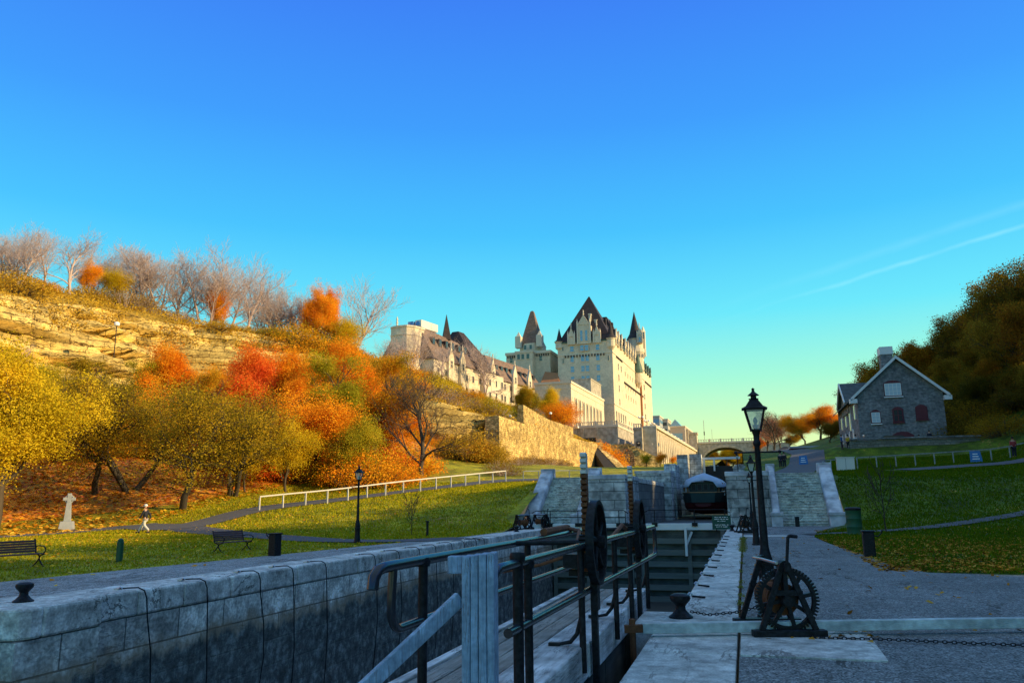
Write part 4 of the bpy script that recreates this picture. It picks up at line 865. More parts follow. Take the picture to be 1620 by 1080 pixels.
# ---- bridge
bl, brr = gd(1108, 702, 298), gd(1187, 698, 298)
bz = thing('arch_bridge', 'concrete arch bridge with open balustrade crossing the valley', 'bridge', (bl.x, 300, 0), 0)
BX = 19.6; m = MB(); pts = []
N_ = 22; r0 = 8.6; cxm = 9.2; zsp = 13.0; 
for i in range(N_ + 1):
    a = math.pi * i / N_; pts.append((cxm - r0 * math.cos(a), zsp + 7.4 * math.sin(a) ** .75 if 0 < i < N_ else zsp))
for i in range(N_):
    (x0, z0), (x1, z1) = pts[i], pts[i + 1]; m.hexa([(x0, 0, z0), (x1, 0, z1), (x1, 16, z1), (x0, 16, z0)], [(x0, 0, 22.5), (x1, 0, 22.5), (x1, 16, 22.5), (x0, 16, 22.5)])
m.box(-.6, cxm - r0, 0, 16, 8, 22.5); m.box(cxm + r0, BX, 0, 16, 8, 22.5); m.build('arch_span', 'concrete', bz)
m = MB()
for i in range(N_):
    (x0, z0), (x1, z1) = pts[i], pts[i + 1]; m.hexa([(x0, -.25, z0 + .02), (x1, -.25, z1 + .02), (x1, -.02, z1 + .02), (x0, -.02, z0 + .02)], [(x0, -.25, z0 + .9), (x1, -.25, z1 + .9), (x1, -.02, z1 + .9), (x0, -.02, z0 + .9)])
m.build('arch_ring', 'arcade_stone', bz)
m = MB(); m.box(-.6, BX, -.3, -.02, 22.0, 22.55); balus(m, -.4, BX, .1, 22.5, step=.9, post=4); m.build('balustrade', 'castle_trim', bz)
for x0, x1, z_ in ((-3.4, -.8, 25.5), (BX, BX + 2.6, 27.5)):
    m = MB(); m.box(x0, x1, -1.2, 4, 6, z_); m.box(x0 - .3, x1 + .3, -1.5, 4.3, z_, z_ + .7); m.build('pylon', 'arcade_stone', bz)
m = MB(); m.box(BX + 2.7, BX + 12, -1, 8, 10, 21.5); m.build('abutment', 'concrete', bz)
for x in (BX + .9, ): MB().box(x, x + 1, -1.35, -1.22, 15, 18).build('niche', 'maroon', bz)
ub = thing('upper_lock_gate', 'white sunlit beam of the upper lock gate under the bridge', 'lock gate', (-3, 97, 0))
m = MB(); m.box(-4.55, -.2, 97.0, 97.3, 6.35, 6.62); m.box(-4.5, -4.25, 97.02, 97.28, 4.6, 6.34); m.box(-3.3, -3.1, 97.02, 97.28, 5.0, 6.34); P_(m, 'beam', 'white_trim', ub)
m = MB(); m.box(-4.5, -1.1, 97.4, 97.6, 0, 5.6); P_(m, 'gate_boards', 'dark_gap', ub)
ma = thing('radio_mast', 'thin red and white mast beyond the bridge', 'mast', gd(1115, 700, 420))
m = MB(); m.tube([(0, 0, -4), (0, 0, 12)], .12, 5); m.tube([(4, 0, -4), (4, 0, 7)], .08, 5); m.build('pole', 'concrete', ma); MB().box(-.25, .25, -.25, .25, 4, 6).build('warning_band', 'maroon', ma)

# ---- the stone museum house on the right
ha, hb = gy(1363, 709, 112), gy(1501, 700, 112)
ha.z = hb.z = 0; dv = hb - ha; hyaw = math.atan2(dv.y, dv.x); HW = dv.length
hs_ = thing('stone_house', 'three storey grey stone house with a white trimmed gable and maroon shutters', 'house', (ha.x, ha.y, 8.0), hyaw)
EZ = gy(1430, 621, 112).z - 8; AZp = gy(1419, 566, 112).z - 8; HD = 22
m = MB(); m.prism([(0, -1), (HW, -1), (HW, EZ), (HW * .5, AZp - .25), (0, EZ)], 0, HD, 'Y'); m.build('wall', 'house_stone', hs_)
def slab(m, a, b, y0, y1, th):
    (x0, z0), (x1, z1) = a, b; m.hexa([(x0, y0, z0), (x1, y0, z1), (x1, y1, z1), (x0, y1, z0)], [(x0, y0, z0 + th), (x1, y0, z1 + th), (x1, y1, z1 + th), (x0, y1, z0 + th)])
sl = (AZp - EZ) / (HW / 2)
m = MB(); slab(m, (-.7, EZ - .7 * sl), (HW / 2, AZp), -.35, HD + .4, .16); slab(m, (HW / 2, AZp), (HW + .7, EZ - .7 * sl), -.35, HD + .4, .16); m.build('roof', 'shingle', hs_)
m = MB(); slab(m, (-.75, EZ - .75 * sl - .16), (HW / 2, AZp - .16), -.62, -.34, .42); slab(m, (HW / 2, AZp - .16), (HW + .75, EZ - .75 * sl - .16), -.62, -.34, .42)
m.box(-.95, .0, -.62, .1, EZ - .8 * sl - .45, EZ - .8 * sl + .12); m.box(HW, HW + .9, -.62, .1, EZ - .8 * sl - .45, EZ - .8 * sl + .12)
m.build('bargeboard', 'white_trim', hs_)
m = MB(); m.box(HW * .38, HW * .52, 2.6, 4.4, AZp - 1.5, AZp + 1.6); m.build('chimney', 'house_stone', hs_); MB().box(HW * .37, HW * .53, 2.5, 4.5, AZp + 1.0, AZp + 2.05).build('chimney_cap', 'white_trim', hs_)
def hx(u): return (u - 1363) / 140 * HW
def hzv(v, u=1430): return gy(u, v, 112).z - 8.0
def hwin(u, v0, v1, w, open_=False, frame='maroon', glass='win_dark', lit=False, n=2):
    z1, z0 = hzv(v0), hzv(v1); x = hx(u); h = z1 - z0
    m = MB(); m.prism([(x - w / 2 - .14, z0 - .1), (x + w / 2 + .14, z0 - .1), (x + w / 2 + .14, z1 - .12), (x + w * .3, z1 + .12), (x, z1 + .2), (x - w * .3, z1 + .12), (x - w / 2 - .14, z1 - .12)], -.07, -.01, 'Y')
    o = m.build('window', frame, hs_)
    m = MB(); m.box(x - w / 2, x + w / 2, -.1, -.072, z0 + .05, z1 - .22); m.build('pane', glass, o)
    m = MB()
    for i in range(n + 1): xx = x - w / 2 + w * i / n; m.box(xx - .05, xx + .05, -.13, -.102, z0 + .05, z1 - .22)
    k = 3 if lit else 2
    for i in range(k + 1): zz = z0 + .05 + (z1 - .27 - z0) * i / k; m.box(x - w / 2, x + w / 2, -.128, -.104, zz - .03, zz + .03)
    m.build('sash', 'white_trim' if lit else frame, o)
    MB().box(x - w / 2 - .2, x + w / 2 + .2, -.2, -.0, z0 - .25, z0 - .1).build('sill', 'white_trim' if lit else 'maroon', o)
glassmat('win_pale', (.40, .50, .58), .3)
hwin(1424, 603, 625, 1.9, lit=True, glass='win_pale', n=4); hwin(1391.5, 648, 667, .95, lit=True, glass='win_pale'); hwin(1428, 645, 666, 1.05); hwin(1466, 643, 663, 1.15, glass='maroon')
x0, x1 = hx(1414), hx(1450); z1 = hzv(682)
m = MB(); m.prism([(x0, -.1), (x1, -.1), (x1, z1 - .5), (x1 * .75 + x0 * .25, z1 - .1), ((x0 + x1) / 2, z1), (x0 * .75 + x1 * .25, z1 - .1), (x0, z1 - .5)], -.1, -.01, 'Y'); o = m.build('door', 'maroon', hs_)
m = MB(); 
for i in range(7): xx = x0 + (x1 - x0) * i / 6; m.box(xx - .03, xx + .03, -.14, -.101, 0, z1 - .7)
m.build('door_batten', 'maroon', o)
m = MB()
for k in range(4): m.prism([(6 + k * 4.1 - .55, 1.0), (6 + k * 4.1 + .55, 1.0), (6 + k * 4.1 + .55, 2.7), (6 + k * 4.1, 3.1), (6 + k * 4.1 - .55, 2.7)], -.08, -.01, 'X')
m.build('ground_window', 'white_trim', hs_)
for y, z_, h in ((2.4, 5.0, 1.8), (2.2, 6.5, .01), (7.5, 4.6, 3.2), (12, 4.7, 1.6), (17, 4.7, 1.6)):
    if h > .1:
        o = MB().box(-.1, -.01, y - .7, y + .7, z_ - h / 2 - .1, z_ + h / 2 + .1).build('window', 'white_trim', hs_); MB().box(-.14, -.101, y - .25 , y + .6, z_ - h / 2, z_ + h / 2).build('pane', 'win_dark', o)
# cross gable on the left flank with its green slate roof
m = MB(); m.prism([(7, EZ - 1.6), (15, EZ - 1.6), (15, EZ + .2), (11, EZ + 2.6), (7, EZ + .2)], -.25, HW * .3, 'X'); m.build('cross_gable', 'house_stone_rough', hs_)
m = MB(); m.hexa([(-.7, 6.4, EZ - .4), (HW * .4, 6.4, EZ - .4), (HW * .4, 11, EZ + 2.85), (-.7, 11, EZ + 2.85)], [(-.7, 6.4, EZ - .2), (HW * .4, 6.4, EZ - .2), (HW * .4, 11, EZ + 3.05), (-.7, 11, EZ + 3.05)]); m.hexa([(-.7, 11.01, EZ + 2.85), (HW * .4, 11.01, EZ + 2.85), (HW * .4, 15.6, EZ - .4), (-.7, 15.6, EZ - .4)], [(-.7, 11.01, EZ + 3.05), (HW * .4, 11.01, EZ + 3.05), (HW * .4, 15.6, EZ - .2), (-.7, 15.6, EZ - .2)])
m.build('cross_roof', 'shingle', hs_)
m = MB(); m.bar((-.78, 6.3, EZ - .35), (-.78, 11, EZ + 2.95), .14, .35); m.bar((-.78, 11, EZ + 2.95), (-.78, 15.7, EZ - .35), .14, .35); m.build('bargeboard', 'white_trim', hs_)
# terrace wall in front of it
tw_ = thing('terrace_wall', 'low grey stone terrace wall in front of the stone house', 'wall', (18, 95, 0))
p = [gd(1316, 716, 96), gd(1345, 712, 95), gd(1510, 702, 92), gd(1552, 702, 92)]
m = MB(); pts = [(q_.x, q_.y, 4.6, 8.0 + .5) for q_ in p[1:]] ; wallrun(m, pts, .5, 11, .12); wallrun(m, [(p[0].x - 3.2, p[0].y + 8, 4.5, 6.2), (p[1].x, p[1].y, 4.5, 8.4)], .5, 12, .12)
P_(m, 'wall_face', 'house_stone_rough', tw_)
m = MB()
for a_, b_ in zip(p[1:-1], p[2:]): m.bar((a_.x, a_.y, 8.6), (b_.x, b_.y, 8.6), .55, .18)
P_(m, 'coping', 'house_stone', tw_)
rw2 = thing('terrace_wall', 'pale rubble wall climbing right of the stone house', 'wall', (32, 92, 0))
p = [gd(1535, 704, 94), gd(1570, 692, 95), gd(1625, 696, 90), gd(1700, 690, 90)]
m = MB(); wallrun(m, [(q_.x, q_.y, q_.z - 3, q_.z) for q_ in p], .6, 14, .15); P_(m, 'wall_face', 'pier_stone', rw2)
# ================================================================== vegetation
M('bark', [(.05, .04, .03), (.11, .085, .06)], 4, .9, bump=.6, stretch=(3, 3, .6))
M('bark_pale', [(.40, .30, .28), (.58, .46, .42)], 4, .9, bump=.5, stretch=(3, 3, .6))
M('bark_dark', [(.03, .026, .022), (.07, .058, .045)], 4, .9, bump=.5)
leafmat('leaf_gold', [(.36, .28, .012), (.58, .43, .018), (.78, .56, .025), (.88, .62, .04)], .38, .3, .35)
leafmat('leaf_olive', [(.11, .09, .012), (.26, .19, .015), (.48, .32, .02), (.68, .40, .03)], .38, .32, .35)
leafmat('leaf_orange', [(.60, .16, .01), (.84, .28, .015), (.92, .42, .02), (.90, .52, .04)], .38, .32, .35)
leafmat('leaf_red', [(.60, .08, .015), (.82, .14, .03), (.88, .24, .03), (.84, .40, .04)], .38, .32, .35)
leafmat('leaf_mixed', [(.24, .20, .015), (.52, .34, .02), (.76, .30, .015), (.80, .46, .03)], .3, .35, .35)
leafmat('leaf_green', [(.16, .19, .015), (.34, .33, .02), (.58, .47, .03), (.70, .46, .04)], .38, .32, .35)
leafmat('leaf_brown', [(.09, .05, .008), (.20, .11, .012), (.32, .19, .016), (.50, .32, .025)], .45, .12, .4)
leafmat('leaf_brown_green', [(.05, .04, .008), (.11, .08, .012), (.19, .13, .016), (.30, .20, .025)], .45, .12, .4)
leafmat('leaf_rust', [(.12, .055, .008), (.26, .11, .012), (.42, .20, .016), (.56, .31, .025)], .45, .15, .45)
leafmat('leaf_umber', [(.09, .06, .008), (.19, .12, .014), (.30, .19, .02), (.42, .28, .03)], .45, .15, .45)
leafmat('leaf_scrub', [(.20, .11, .015), (.44, .26, .025), (.60, .38, .035), (.44, .32, .07)], .25, .6)
leafmat('leaf_grey', [(.14, .10, .08), (.24, .18, .12), (.34, .24, .15)], .2, .8)
leafmat('leaf_pink', [(.36, .16, .12), (.52, .26, .17), (.6, .32, .15)], .3, .8)

def norm_(a): return a / (np.linalg.norm(a) + 1e-9)
def branches(seed, h, r0, lean=(0, 0), levels=4, trunk=.25, spread=1.0, nkids=(7, 5, 4, 4), up=.25, wob=.22, ratio=.62, fork=0, stems=1):
    """list of segments (p0,p1,r0,r1,level) and tips grown outwards from the root"""
    r = np.random.default_rng(seed); segs = []; tips = []
    def grow(p, d, L, rad, lv):
        n = 6 if lv == 0 else (4 if lv < 3 else 3); pts = [p]; rr = [rad]; dirs = []
        for i in range(n):
            g = up if lv > 0 else .12
            d = norm_(d + r.normal(0, wob, 3) * (.6 if lv == 0 else 1) + np.array([0, 0, g * .35])); q = pts[-1] + d * L / n
            r1 = rad * (1 - .62 * (i + 1) / n); segs.append((pts[-1], q, rr[-1], r1, lv)); pts.append(q); rr.append(r1); dirs.append(d)
            if lv >= levels - 1: tips.append((q, L / n, lv))
        if lv < levels:
            k = nkids[min(lv, len(nkids) - 1)]
            for j in range(k):
                f = (trunk if lv == 0 else .25) + (1 - (trunk if lv == 0 else .25)) * (j + r.random() * .8) / k; f = min(f, .999)
                i = int(f * n); t_ = f * n - i; b = pts[i] * (1 - t_) + pts[i + 1] * t_
                a = r.uniform(.45, .95) * spread; az = 2.4 * j + r.uniform(-.5, .5) + lv
                dd = dirs[i]; e1 = norm_(np.cross(dd, [0.3, .2, 1.0])); e2 = np.cross(dd, e1)
                nd = dd * math.cos(a) + (e1 * math.cos(az) + e2 * math.sin(az)) * math.sin(a)
                grow(b, norm_(nd), L * ratio * (1.0 if lv > 0 else (1.05 - .45 * f)) * r.uniform(.75, 1.15), max(rr[i] * .55, .016), lv + 1)
        else: tips.append((pts[-1], L / n, lv))
    for s in range(stems):
        a = 2 * math.pi * s / max(stems, 1) + seed; q = 0 if stems == 1 else .28
        grow(np.array([.25 * math.cos(a) * (stems > 1), .25 * math.sin(a) * (stems > 1), -.3]), norm_(np.array([lean[0] + q * math.cos(a), lean[1] + q * math.sin(a), 1.0])), h * (.72 if stems == 1 else .7), r0, 0)
    return segs, tips
def segmesh(name, segs, mat, parent, k=5, thin=3):
    VV = []; FF = []; off_ = 0
    for big in (True, False):
        S = [s for s in segs if (s[2] > .05) == big]
        if not S: continue
        kk = k if big else thin
        p0 = np.array([s[0] for s in S]); p1 = np.array([s[1] for s in S]); r0 = np.array([s[2] for s in S]); r1 = np.array([s[3] for s in S])
        d = p1 - p0; d /= np.linalg.norm(d, axis=1, keepdims=True) + 1e-9; p1 = p1 + d * r1[:, None] * .5
        a = np.cross(d, np.array([.31, .17, .93])); a /= np.linalg.norm(a, axis=1, keepdims=True) + 1e-9; b = np.cross(d, a)
        th = 2 * np.pi * np.arange(kk) / kk; ring = a[:, None] * np.cos(th)[None, :, None] + b[:, None] * np.sin(th)[None, :, None]
        V = np.concatenate([p0[:, None] + ring * r0[:, None, None], p1[:, None] + ring * r1[:, None, None]], 1)      # n,2k,3
        j = np.arange(kk); fq = np.stack([j, (j + 1) % kk, kk + (j + 1) % kk, kk + j], 1)
        Fq = (np.arange(len(S))[:, None, None] * 2 * kk + fq[None]).reshape(-1, 4) + off_
        VV.append(V.reshape(-1, 3)); FF.append(Fq); off_ += V.shape[0] * 2 * kk
    return npmesh(name, np.concatenate(VV), np.concatenate(FF), mat, parent)
def leafmesh(name, centers, spread, per, size, mat, parent, seed=0, flat=.0):
    r = np.random.default_rng(seed); C = np.repeat(np.asarray(centers), per, axis=0); n = len(C)
    sp = np.repeat(np.broadcast_to(spread, (len(centers),)), per)
    C = C + r.normal(0, 1, (n, 3)) * sp[:, None] * np.array([1, 1, .75])
    a = r.normal(0, 1, (n, 3)); a /= np.linalg.norm(a, axis=1, keepdims=True); b = np.cross(a, r.normal(0, 1, (n, 3))); b /= np.linalg.norm(b, axis=1, keepdims=True)
    s = size * r.uniform(.6, 1.35, n)[:, None]
    V = np.stack([C - a * s * .5, C + b * s * .36 , C + a * s * .55, C - b * s * .36], 1)
    clump = np.repeat(r.random(len(centers)), per)
    return npmesh(name, V.reshape(-1, 3), np.arange(4 * n).reshape(-1, 4), mat, parent, rnd=np.clip(clump * .55 + r.random(n) * .55, 0, 1))
class Proto: pass
PR = {}
def proto(key, h, leaf, bark, r0=None, per=10, size=.17, lsp=.45, frac=1.0, cull=.36, name='tree', lift=0, kbase=0, **kw):
    """tree standing at the origin, h metres tall: trunk + crown"""
    t = bpy.data.objects.new(name, None); t.empty_display_size = .1
    COL.objects.link(t)
    segs, tips = branches(kw.pop('seed', 1), h, r0 or h * .022, **kw)
    top = max(s[1][2] for s in segs); f = h / top
    segs = [(s[0] * f, s[1] * f, s[2], s[3], s[4]) for s in segs]
    tr = [s for s in segs if s[4] <= 1]; tw = [s for s in segs if s[4] > 1]
    segmesh('trunk', tr, bark, t)
    r = random.Random(h)
    if leaf:
        if tw: segmesh('twigs', [s for s in tw if s[3] > .005], bark, t)
        c = [p * f for p, L, lv in tips if p[2] * f > h * kbase and r.random() < frac]
        sd0 = int(h * 13) + len(c); c = [q for q in c if vnoise(q[0] + 40, q[2] + 7 + q[1] * .6, 1.5, sd0) * .6 + vnoise(q[1] + 40, q[2] - q[0] * .5 + 30, 2.4, sd0 + 1) * .4 > cull]
        leafmesh('crown', c, lsp, per, size, leaf, t, seed=int(h * 7))
    else: segmesh('branches', tw, bark, t)
    PR[key] = t; t['_src'] = 1; t['_h'] = h
    return t
USED = set()
def plant(key, pos, hgt, label, cat='tree', rz=0., leaf=None, group=None, name=None, sx=1.0, bark=None):
    src = PR[key]
    if key in USED: c = copy_tree(src)
    else: c = src; USED.add(key)
    if name: c.name = name
    s = hgt / src['_h']; c.scale = (s * sx, s * sx, s); c.location = pos; c.rotation_euler = (0, 0, rz)
    tag(c, label, cat, group)
    for o in c.children:
        n = o.name.split('.')[0]
        if (leaf and n in ('crown', 'foliage')) or (bark and n in ('trunk', 'branches', 'twigs')):
            o.material_slots[0].link = 'OBJECT'; o.material_slots[0].material = MATS[leaf if n in ('crown', 'foliage') else bark]
    return c
def at(u, v, D, dz=0.):
    """point on the terrain under pixel column u at depth D"""
    p = gd(u, v, D); return Vector((p.x, p.y, hz(p.x, p.y) + dz))
def hpx(v0, v1, D): return abs(v0 - v1) * D / F
def PT(key, u, D, vtop, label, *a, **k):
    p = at(u, 700, D); return plant(key, p, max(2.5, gd(u, vtop, D).z - p.z), label, *a, **k)
def P2(key, **k): return proto(key, **k)
P2('round', h=12, leaf='leaf_gold', bark='bark', seed=11, levels=3, nkids=(13, 8, 5), per=58, size=.115, lsp=.44, trunk=.22)
P2('round2', h=12, leaf='leaf_gold', bark='bark', seed=23, levels=3, nkids=(12, 8, 5), per=50, size=.118, lsp=.44, trunk=.18, stems=1, wob=.28)
P2('lean', h=11, leaf='leaf_olive', bark='bark_dark', seed=5, levels=3, nkids=(10, 7, 5), per=15, size=.118, lsp=.42, trunk=.3, lean=(.55, 0), stems=1, wob=.3)
P2('multi', h=11, leaf='leaf_olive', bark='bark_dark', seed=8, levels=3, nkids=(8, 6, 5), per=9, size=.118, lsp=.45, trunk=.3, stems=3, wob=.3)
P2('tall', h=14, leaf='leaf_mixed', bark='bark', seed=37, levels=3, nkids=(14, 7, 4), per=48, size=.125, trunk=.2, ratio=.5)
P2('airy', h=9, leaf='leaf_red', bark='bark', seed=41, levels=3, nkids=(10, 6, 4), per=26, size=.12, trunk=.15, cull=.3)
P2('bare', h=14, leaf=None, bark='bark', seed=51, levels=4, nkids=(11, 6, 5, 4), trunk=.15, r0=.26, wob=.2, spread=.85)
P2('bare2', h=14, leaf=None, bark='bark', seed=57, levels=4, nkids=(9, 6, 5, 4), trunk=.12, r0=.2, stems=3, wob=.17, up=.5)
P2('elm', h=14, leaf=None, bark='bark', seed=63, levels=4, nkids=(9, 6, 4, 4), trunk=.25, r0=.22, stems=1, wob=.13, up=.65, lean=(.05, 0))
P2('old_bare', h=15, leaf=None, bark='bark_dark', seed=77, levels=4, nkids=(8, 4, 3, 3), trunk=.34, r0=.30, wob=.17, up=.2, spread=1.1)
P2('sapling', h=3.2, leaf=None, bark='bark_dark', seed=71, levels=3, nkids=(8, 3, 2), trunk=.35, r0=.035, wob=.12, spread=.7)
# shrubs: low rounded masses of leaf-sized faces on thin stems
def shrub(key, w, h, leaf, n=330, per=17, size=.115, seed=0, stem='bark'):
    t = bpy.data.objects.new('shrub', None); COL.objects.link(t); r = np.random.default_rng(seed)
    a = r.uniform(0, 6.283, n); q = np.sqrt(r.random(n)); zz = r.random(n) ** .7 * h * np.sqrt(np.clip(1 - q ** 2 * .85, 0, 1)) * r.uniform(.75, 1.15, n)
    C = np.stack([q * np.cos(a) * w, q * np.sin(a) * w, zz], 1)
    S = [(np.array([c[0] * .25, c[1] * .25, -.3]), c, .03, .01, 2) for c in C[::4]]
    segmesh('stem', S, stem, t); leafmesh('foliage', C, .30, per, size, leaf, t, seed=seed)
    PR[key] = t; t['_h'] = h; t['_src'] = 1; return t
shrub('bush', 2.2, 2.2, 'leaf_scrub', seed=1); shrub('bush2', 3.0, 2.6, 'leaf_scrub', n=420, seed=2); shrub('brush', 2.8, 2.4, 'leaf_grey', n=360, per=5, size=.13, seed=3, stem='bark_pale')

# -- near left trees at the foot of the bank
PT('round', 6, 54, 528, 'big golden yellow tree at the left edge beyond the bench', rz=.4, sx=1.15)
plant('round2', at(-105, 820, 60), 13, 'yellow tree standing outside the left corner of the park', rz=2.2)
PT('lean', 158, 66, 585, 'dark leaning olive tree behind the white stone cross', rz=-.35, sx=1.15)
PT('multi', 212, 68, 590, 'many stemmed olive tree with open branches behind the walking man', rz=1.0, sx=1.25)
PT('round2', 60, 82, 560, 'yellow green tree between the big golden tree and the cliff', rz=.3, leaf='leaf_green')
PT('lean', 296, 64, 598, 'twin trunk tree leaning right above the red leaf litter', rz=-.2, sx=1.35)
PT('multi', 372, 70, 620, 'olive tree right of the leaning twin trunk tree', rz=2.4, sx=1.2)
PT('tall', 122, 86, 572, 'olive gold tree below the rock face behind the leaning tree', rz=.8, leaf='leaf_olive', sx=1.1)
PT('tall', 205, 88, 568, 'mixed yellow tree under the cliff lamp', rz=2.8, leaf='leaf_green', sx=1.2)
PT('round', 275, 90, 540, 'orange tree rising in front of the cliff', rz=1.2, leaf='leaf_orange', sx=1.0)
PT('round2', 340, 88, 565, 'orange brown tree between the orange and the red ones', rz=.2, leaf='leaf_orange', sx=1.1)
PT('round', 415, 86, 545, 'bright red maple in the middle of the bank', rz=2.0, leaf='leaf_red', sx=1.05)
PT('airy', 392, 72, 690, 'small gold tree below the bright red maple', rz=.5, leaf='leaf_gold')
PT('airy', 455, 74, 665, 'small scarlet sapling tree beside the white railing', rz=1.5)
PT('round2', 482, 92, 548, 'red and olive tree right of the bright red maple', rz=2.6, leaf='leaf_orange', sx=.95)
PT('tall', 525, 86, 568, 'tall green gold tree with bare lower trunks', rz=.1, leaf='leaf_green', sx=1.15)
PT('round', 560, 98, 530, 'orange tree behind the tall green gold ones', rz=.9, leaf='leaf_orange', sx=1.05)
PT('tall', 590, 88, 560, 'green gold tree at the right end of the thick grove', rz=1.9, leaf='leaf_mixed', sx=1.05)
PT('round2', 618, 106, 572, 'olive tree fading to orange beside the big bare tree', rz=1.1, leaf='leaf_olive', sx=1.0)
PT('airy', 548, 78, 655, 'thin leafy sapling in front of the dark grove trunks', rz=2.1, leaf='leaf_green')
PT('bare', 667, 84, 552, 'big dark leafless tree behind the white railing', rz=.7, bark='bark', sx=1.15)
PT('bare', 28, 88, 540, 'leafless tree against the pale rock at far left', rz=.2, bark='bark_pale')
# -- cliff top
tops = [(10, 445, 372, 104, 'bare2', 'thin leafless tree between the two leftmost ridge trees', None), (205, 458, 400, 120, 'bare2', 'twiggy leafless tree right of the small yellow one', None), (360, 500, 425, 132, 'bare2', 'grey leafless tree right of the gold ivy', None), (420, 515, 470, 142, 'bare2', 'low grey twiggy tree beyond the shapely one', None), (478, 525, 470, 148, 'bare', 'thin leafless tree touching the orange maple', None), (530, 560, 500, 150, 'bare2', 'low leafless tree right of the orange maple', None),
        (33, 458, 362, 100, 'bare2', 'leafless tree at the far left of the cliff top', None), (-20, 450, 372, 100, 'bare', 'pinkish leafless tree at the left frame edge on the ridge', None),
        (72, 452, 375, 106, 'elm', 'second leafless tree from the left on the ridge', None), (112, 450, 368, 108, 'bare', 'fine twigged leafless tree above an orange bush', None),
        (150, 452, 395, 116, 'bare2', 'low leafless tree in the dip of the ridge', None), (222, 450, 386, 120, 'bare', 'leafless tree beside the small yellow bush on the ridge', None),
        (250, 458, 400, 122, 'bare2', 'pale leafless tree over the grey brush', None), (285, 468, 408, 126, 'bare', 'short leafless tree left of the ivy clad trunks', None),
        (326, 498, 405, 126, 'bare2', 'leafless tree with pale trunks and gold ivy', None), (391, 500, 408, 134, 'elm', 'shapely leafless tree standing clear against the sky', None),
        (430, 515, 455, 140, 'bare', 'small leafless tree leaning right of the shapely one', None), (462, 522, 455, 145, 'bare2', 'pinkish leafless tree left of the orange maple', None),
        (555, 562, 446, 150, 'elm', 'vase shaped leafless tree right of the orange maple', None), (700, 590, 540, 172, 'bare', 'leafless tree in front of the flat pale tower', None),
        (645, 590, 520, 160, 'bare2', 'leafless tree left of the flat pale tower', None), (765, 600, 545, 200, 'bare', 'leafless tree over the rear brown roof', None)]
for i, (u, v0, v1, D, k, lab, lf) in enumerate(tops):
    p = at(u, v0, D); b = gd(u, v0, D); hh = gd(u, v1, D).z - p.z
    plant(k, p, max(hh * 1.14, 4), lab, rz=(0 if k == 'elm' and u > 500 else i * 1.3), bark='bark_pale', sx=1.2)
for u, v1, D, k, lab, lf, sx in ((492, 440, 138, 'round2', 'glowing orange maple on the ridge between leafless trees', 'leaf_orange', .68), (548, 500, 142, 'airy', 'yellow green tree below the vase shaped leafless tree', 'leaf_gold', 1.2),
                         (128, 412, 112, 'airy', 'orange bush-like tree among leafless ones on the ridge', 'leaf_orange', .7), (180, 425, 116, 'airy', 'small yellow tree at the dip of the ridge', 'leaf_gold', 1.0), (338, 448, 126, 'airy', 'narrow gold ivy clad tree on the ridge', 'leaf_orange', .6),
                         (838, 608, 196, 'round2', 'yellow green tree in front of the arched hall', 'leaf_olive', 1.1), (874, 612, 190, 'round', 'gold tree touching the arched hall', 'leaf_gold', 1.0), (885, 628, 180, 'airy', 'low orange gold tree above the rough wall', 'leaf_orange', 1.3)):
    p = at(u, 560, D); plant(k, p, max(3, gd(u, v1, D).z - p.z), lab, rz=u * .7, leaf=lf, sx=sx)
# -- scrub on hillside, ridge and slopes (countable bushes)
r = random.Random(12)
SL = 'golden scrub bush among many on the hillside above the cliff'; SG = 'bushes on the hillside above the cliff'
for k in range(80):
    Y = r.uniform(62, 175); t_ = r.random() ** .8; i = int(np.searchsorted(LY, Y)); i = min(i, len(LY) - 1)
    c0 = cidx(LSUB, 8); c1 = cidx(LSUB, 10) + 3; c = int(c0 + (c1 - c0) * t_); x, z_ = LG[i, c]
    key = r.choice(['bush', 'bush2', 'bush', 'brush']); s_ = r.uniform(1.0, 2.8) * (1 if key != 'brush' else 1.1)
    plant(key, (x, Y, z_ - .25), s_, SL, 'bush', rz=r.uniform(0, 6), group=SG, leaf=r.choice([None, 'leaf_olive', None, 'leaf_green', 'leaf_mixed', None]) if key != 'brush' else None, name='bush', sx=1.5)
SL2 = 'orange and olive undergrowth bush among many on the leafy bank'; SG2 = 'undergrowth bushes on the leafy bank'
for k in range(52):
    Y = r.uniform(58, 108); i = min(int(np.searchsorted(LY, Y)), len(LY) - 1); c = int(r.uniform(cidx(LSUB, 5) + 1, cidx(LSUB, 6))); x, z_ = LG[i, c]
    plant(r.choice(['bush', 'bush2']), (x, Y, z_ - .2), r.uniform(.8, 2.6), SL2, 'bush', rz=r.uniform(0, 6), group=SG2, leaf=r.choice(['leaf_olive', 'leaf_orange', 'leaf_mixed', 'leaf_gold', 'leaf_red']), name='bush', sx=1.3)
SL3 = 'yellow olive bush among many on the slope below the chateau'; SG3 = 'bushes on the slope below the chateau'
for k in range(46):
    Y = r.uniform(112, 235); i = min(int(np.searchsorted(LY, Y)), len(LY) - 1); c = int(r.uniform(cidx(LSUB, 8) + 2, cidx(LSUB, 9) + 10)); x, z_ = LG[i, c]
    plant(r.choice(['bush', 'bush2', 'brush']), (x, Y, z_ - .2), r.uniform(1.8, 3.6), SL3, 'bush', rz=r.uniform(0, 6), group=SG3, leaf=r.choice([None, 'leaf_olive', 'leaf_gold', 'leaf_green', None]), name='bush', sx=1.3)
for k in range(16):
    Y = r.uniform(84, 150); x = -27 - (Y - 84) * .1 + r.uniform(-4, 2)
    plant('brush', (x, Y, hz(x, Y) - .1), r.uniform(.8, 1.6), 'reddish brown brush among a strip along the foot of the rough wall', 'bush', rz=k, group='brush along the foot of the rough wall', leaf='leaf_brown', name='bush', sx=1.4)
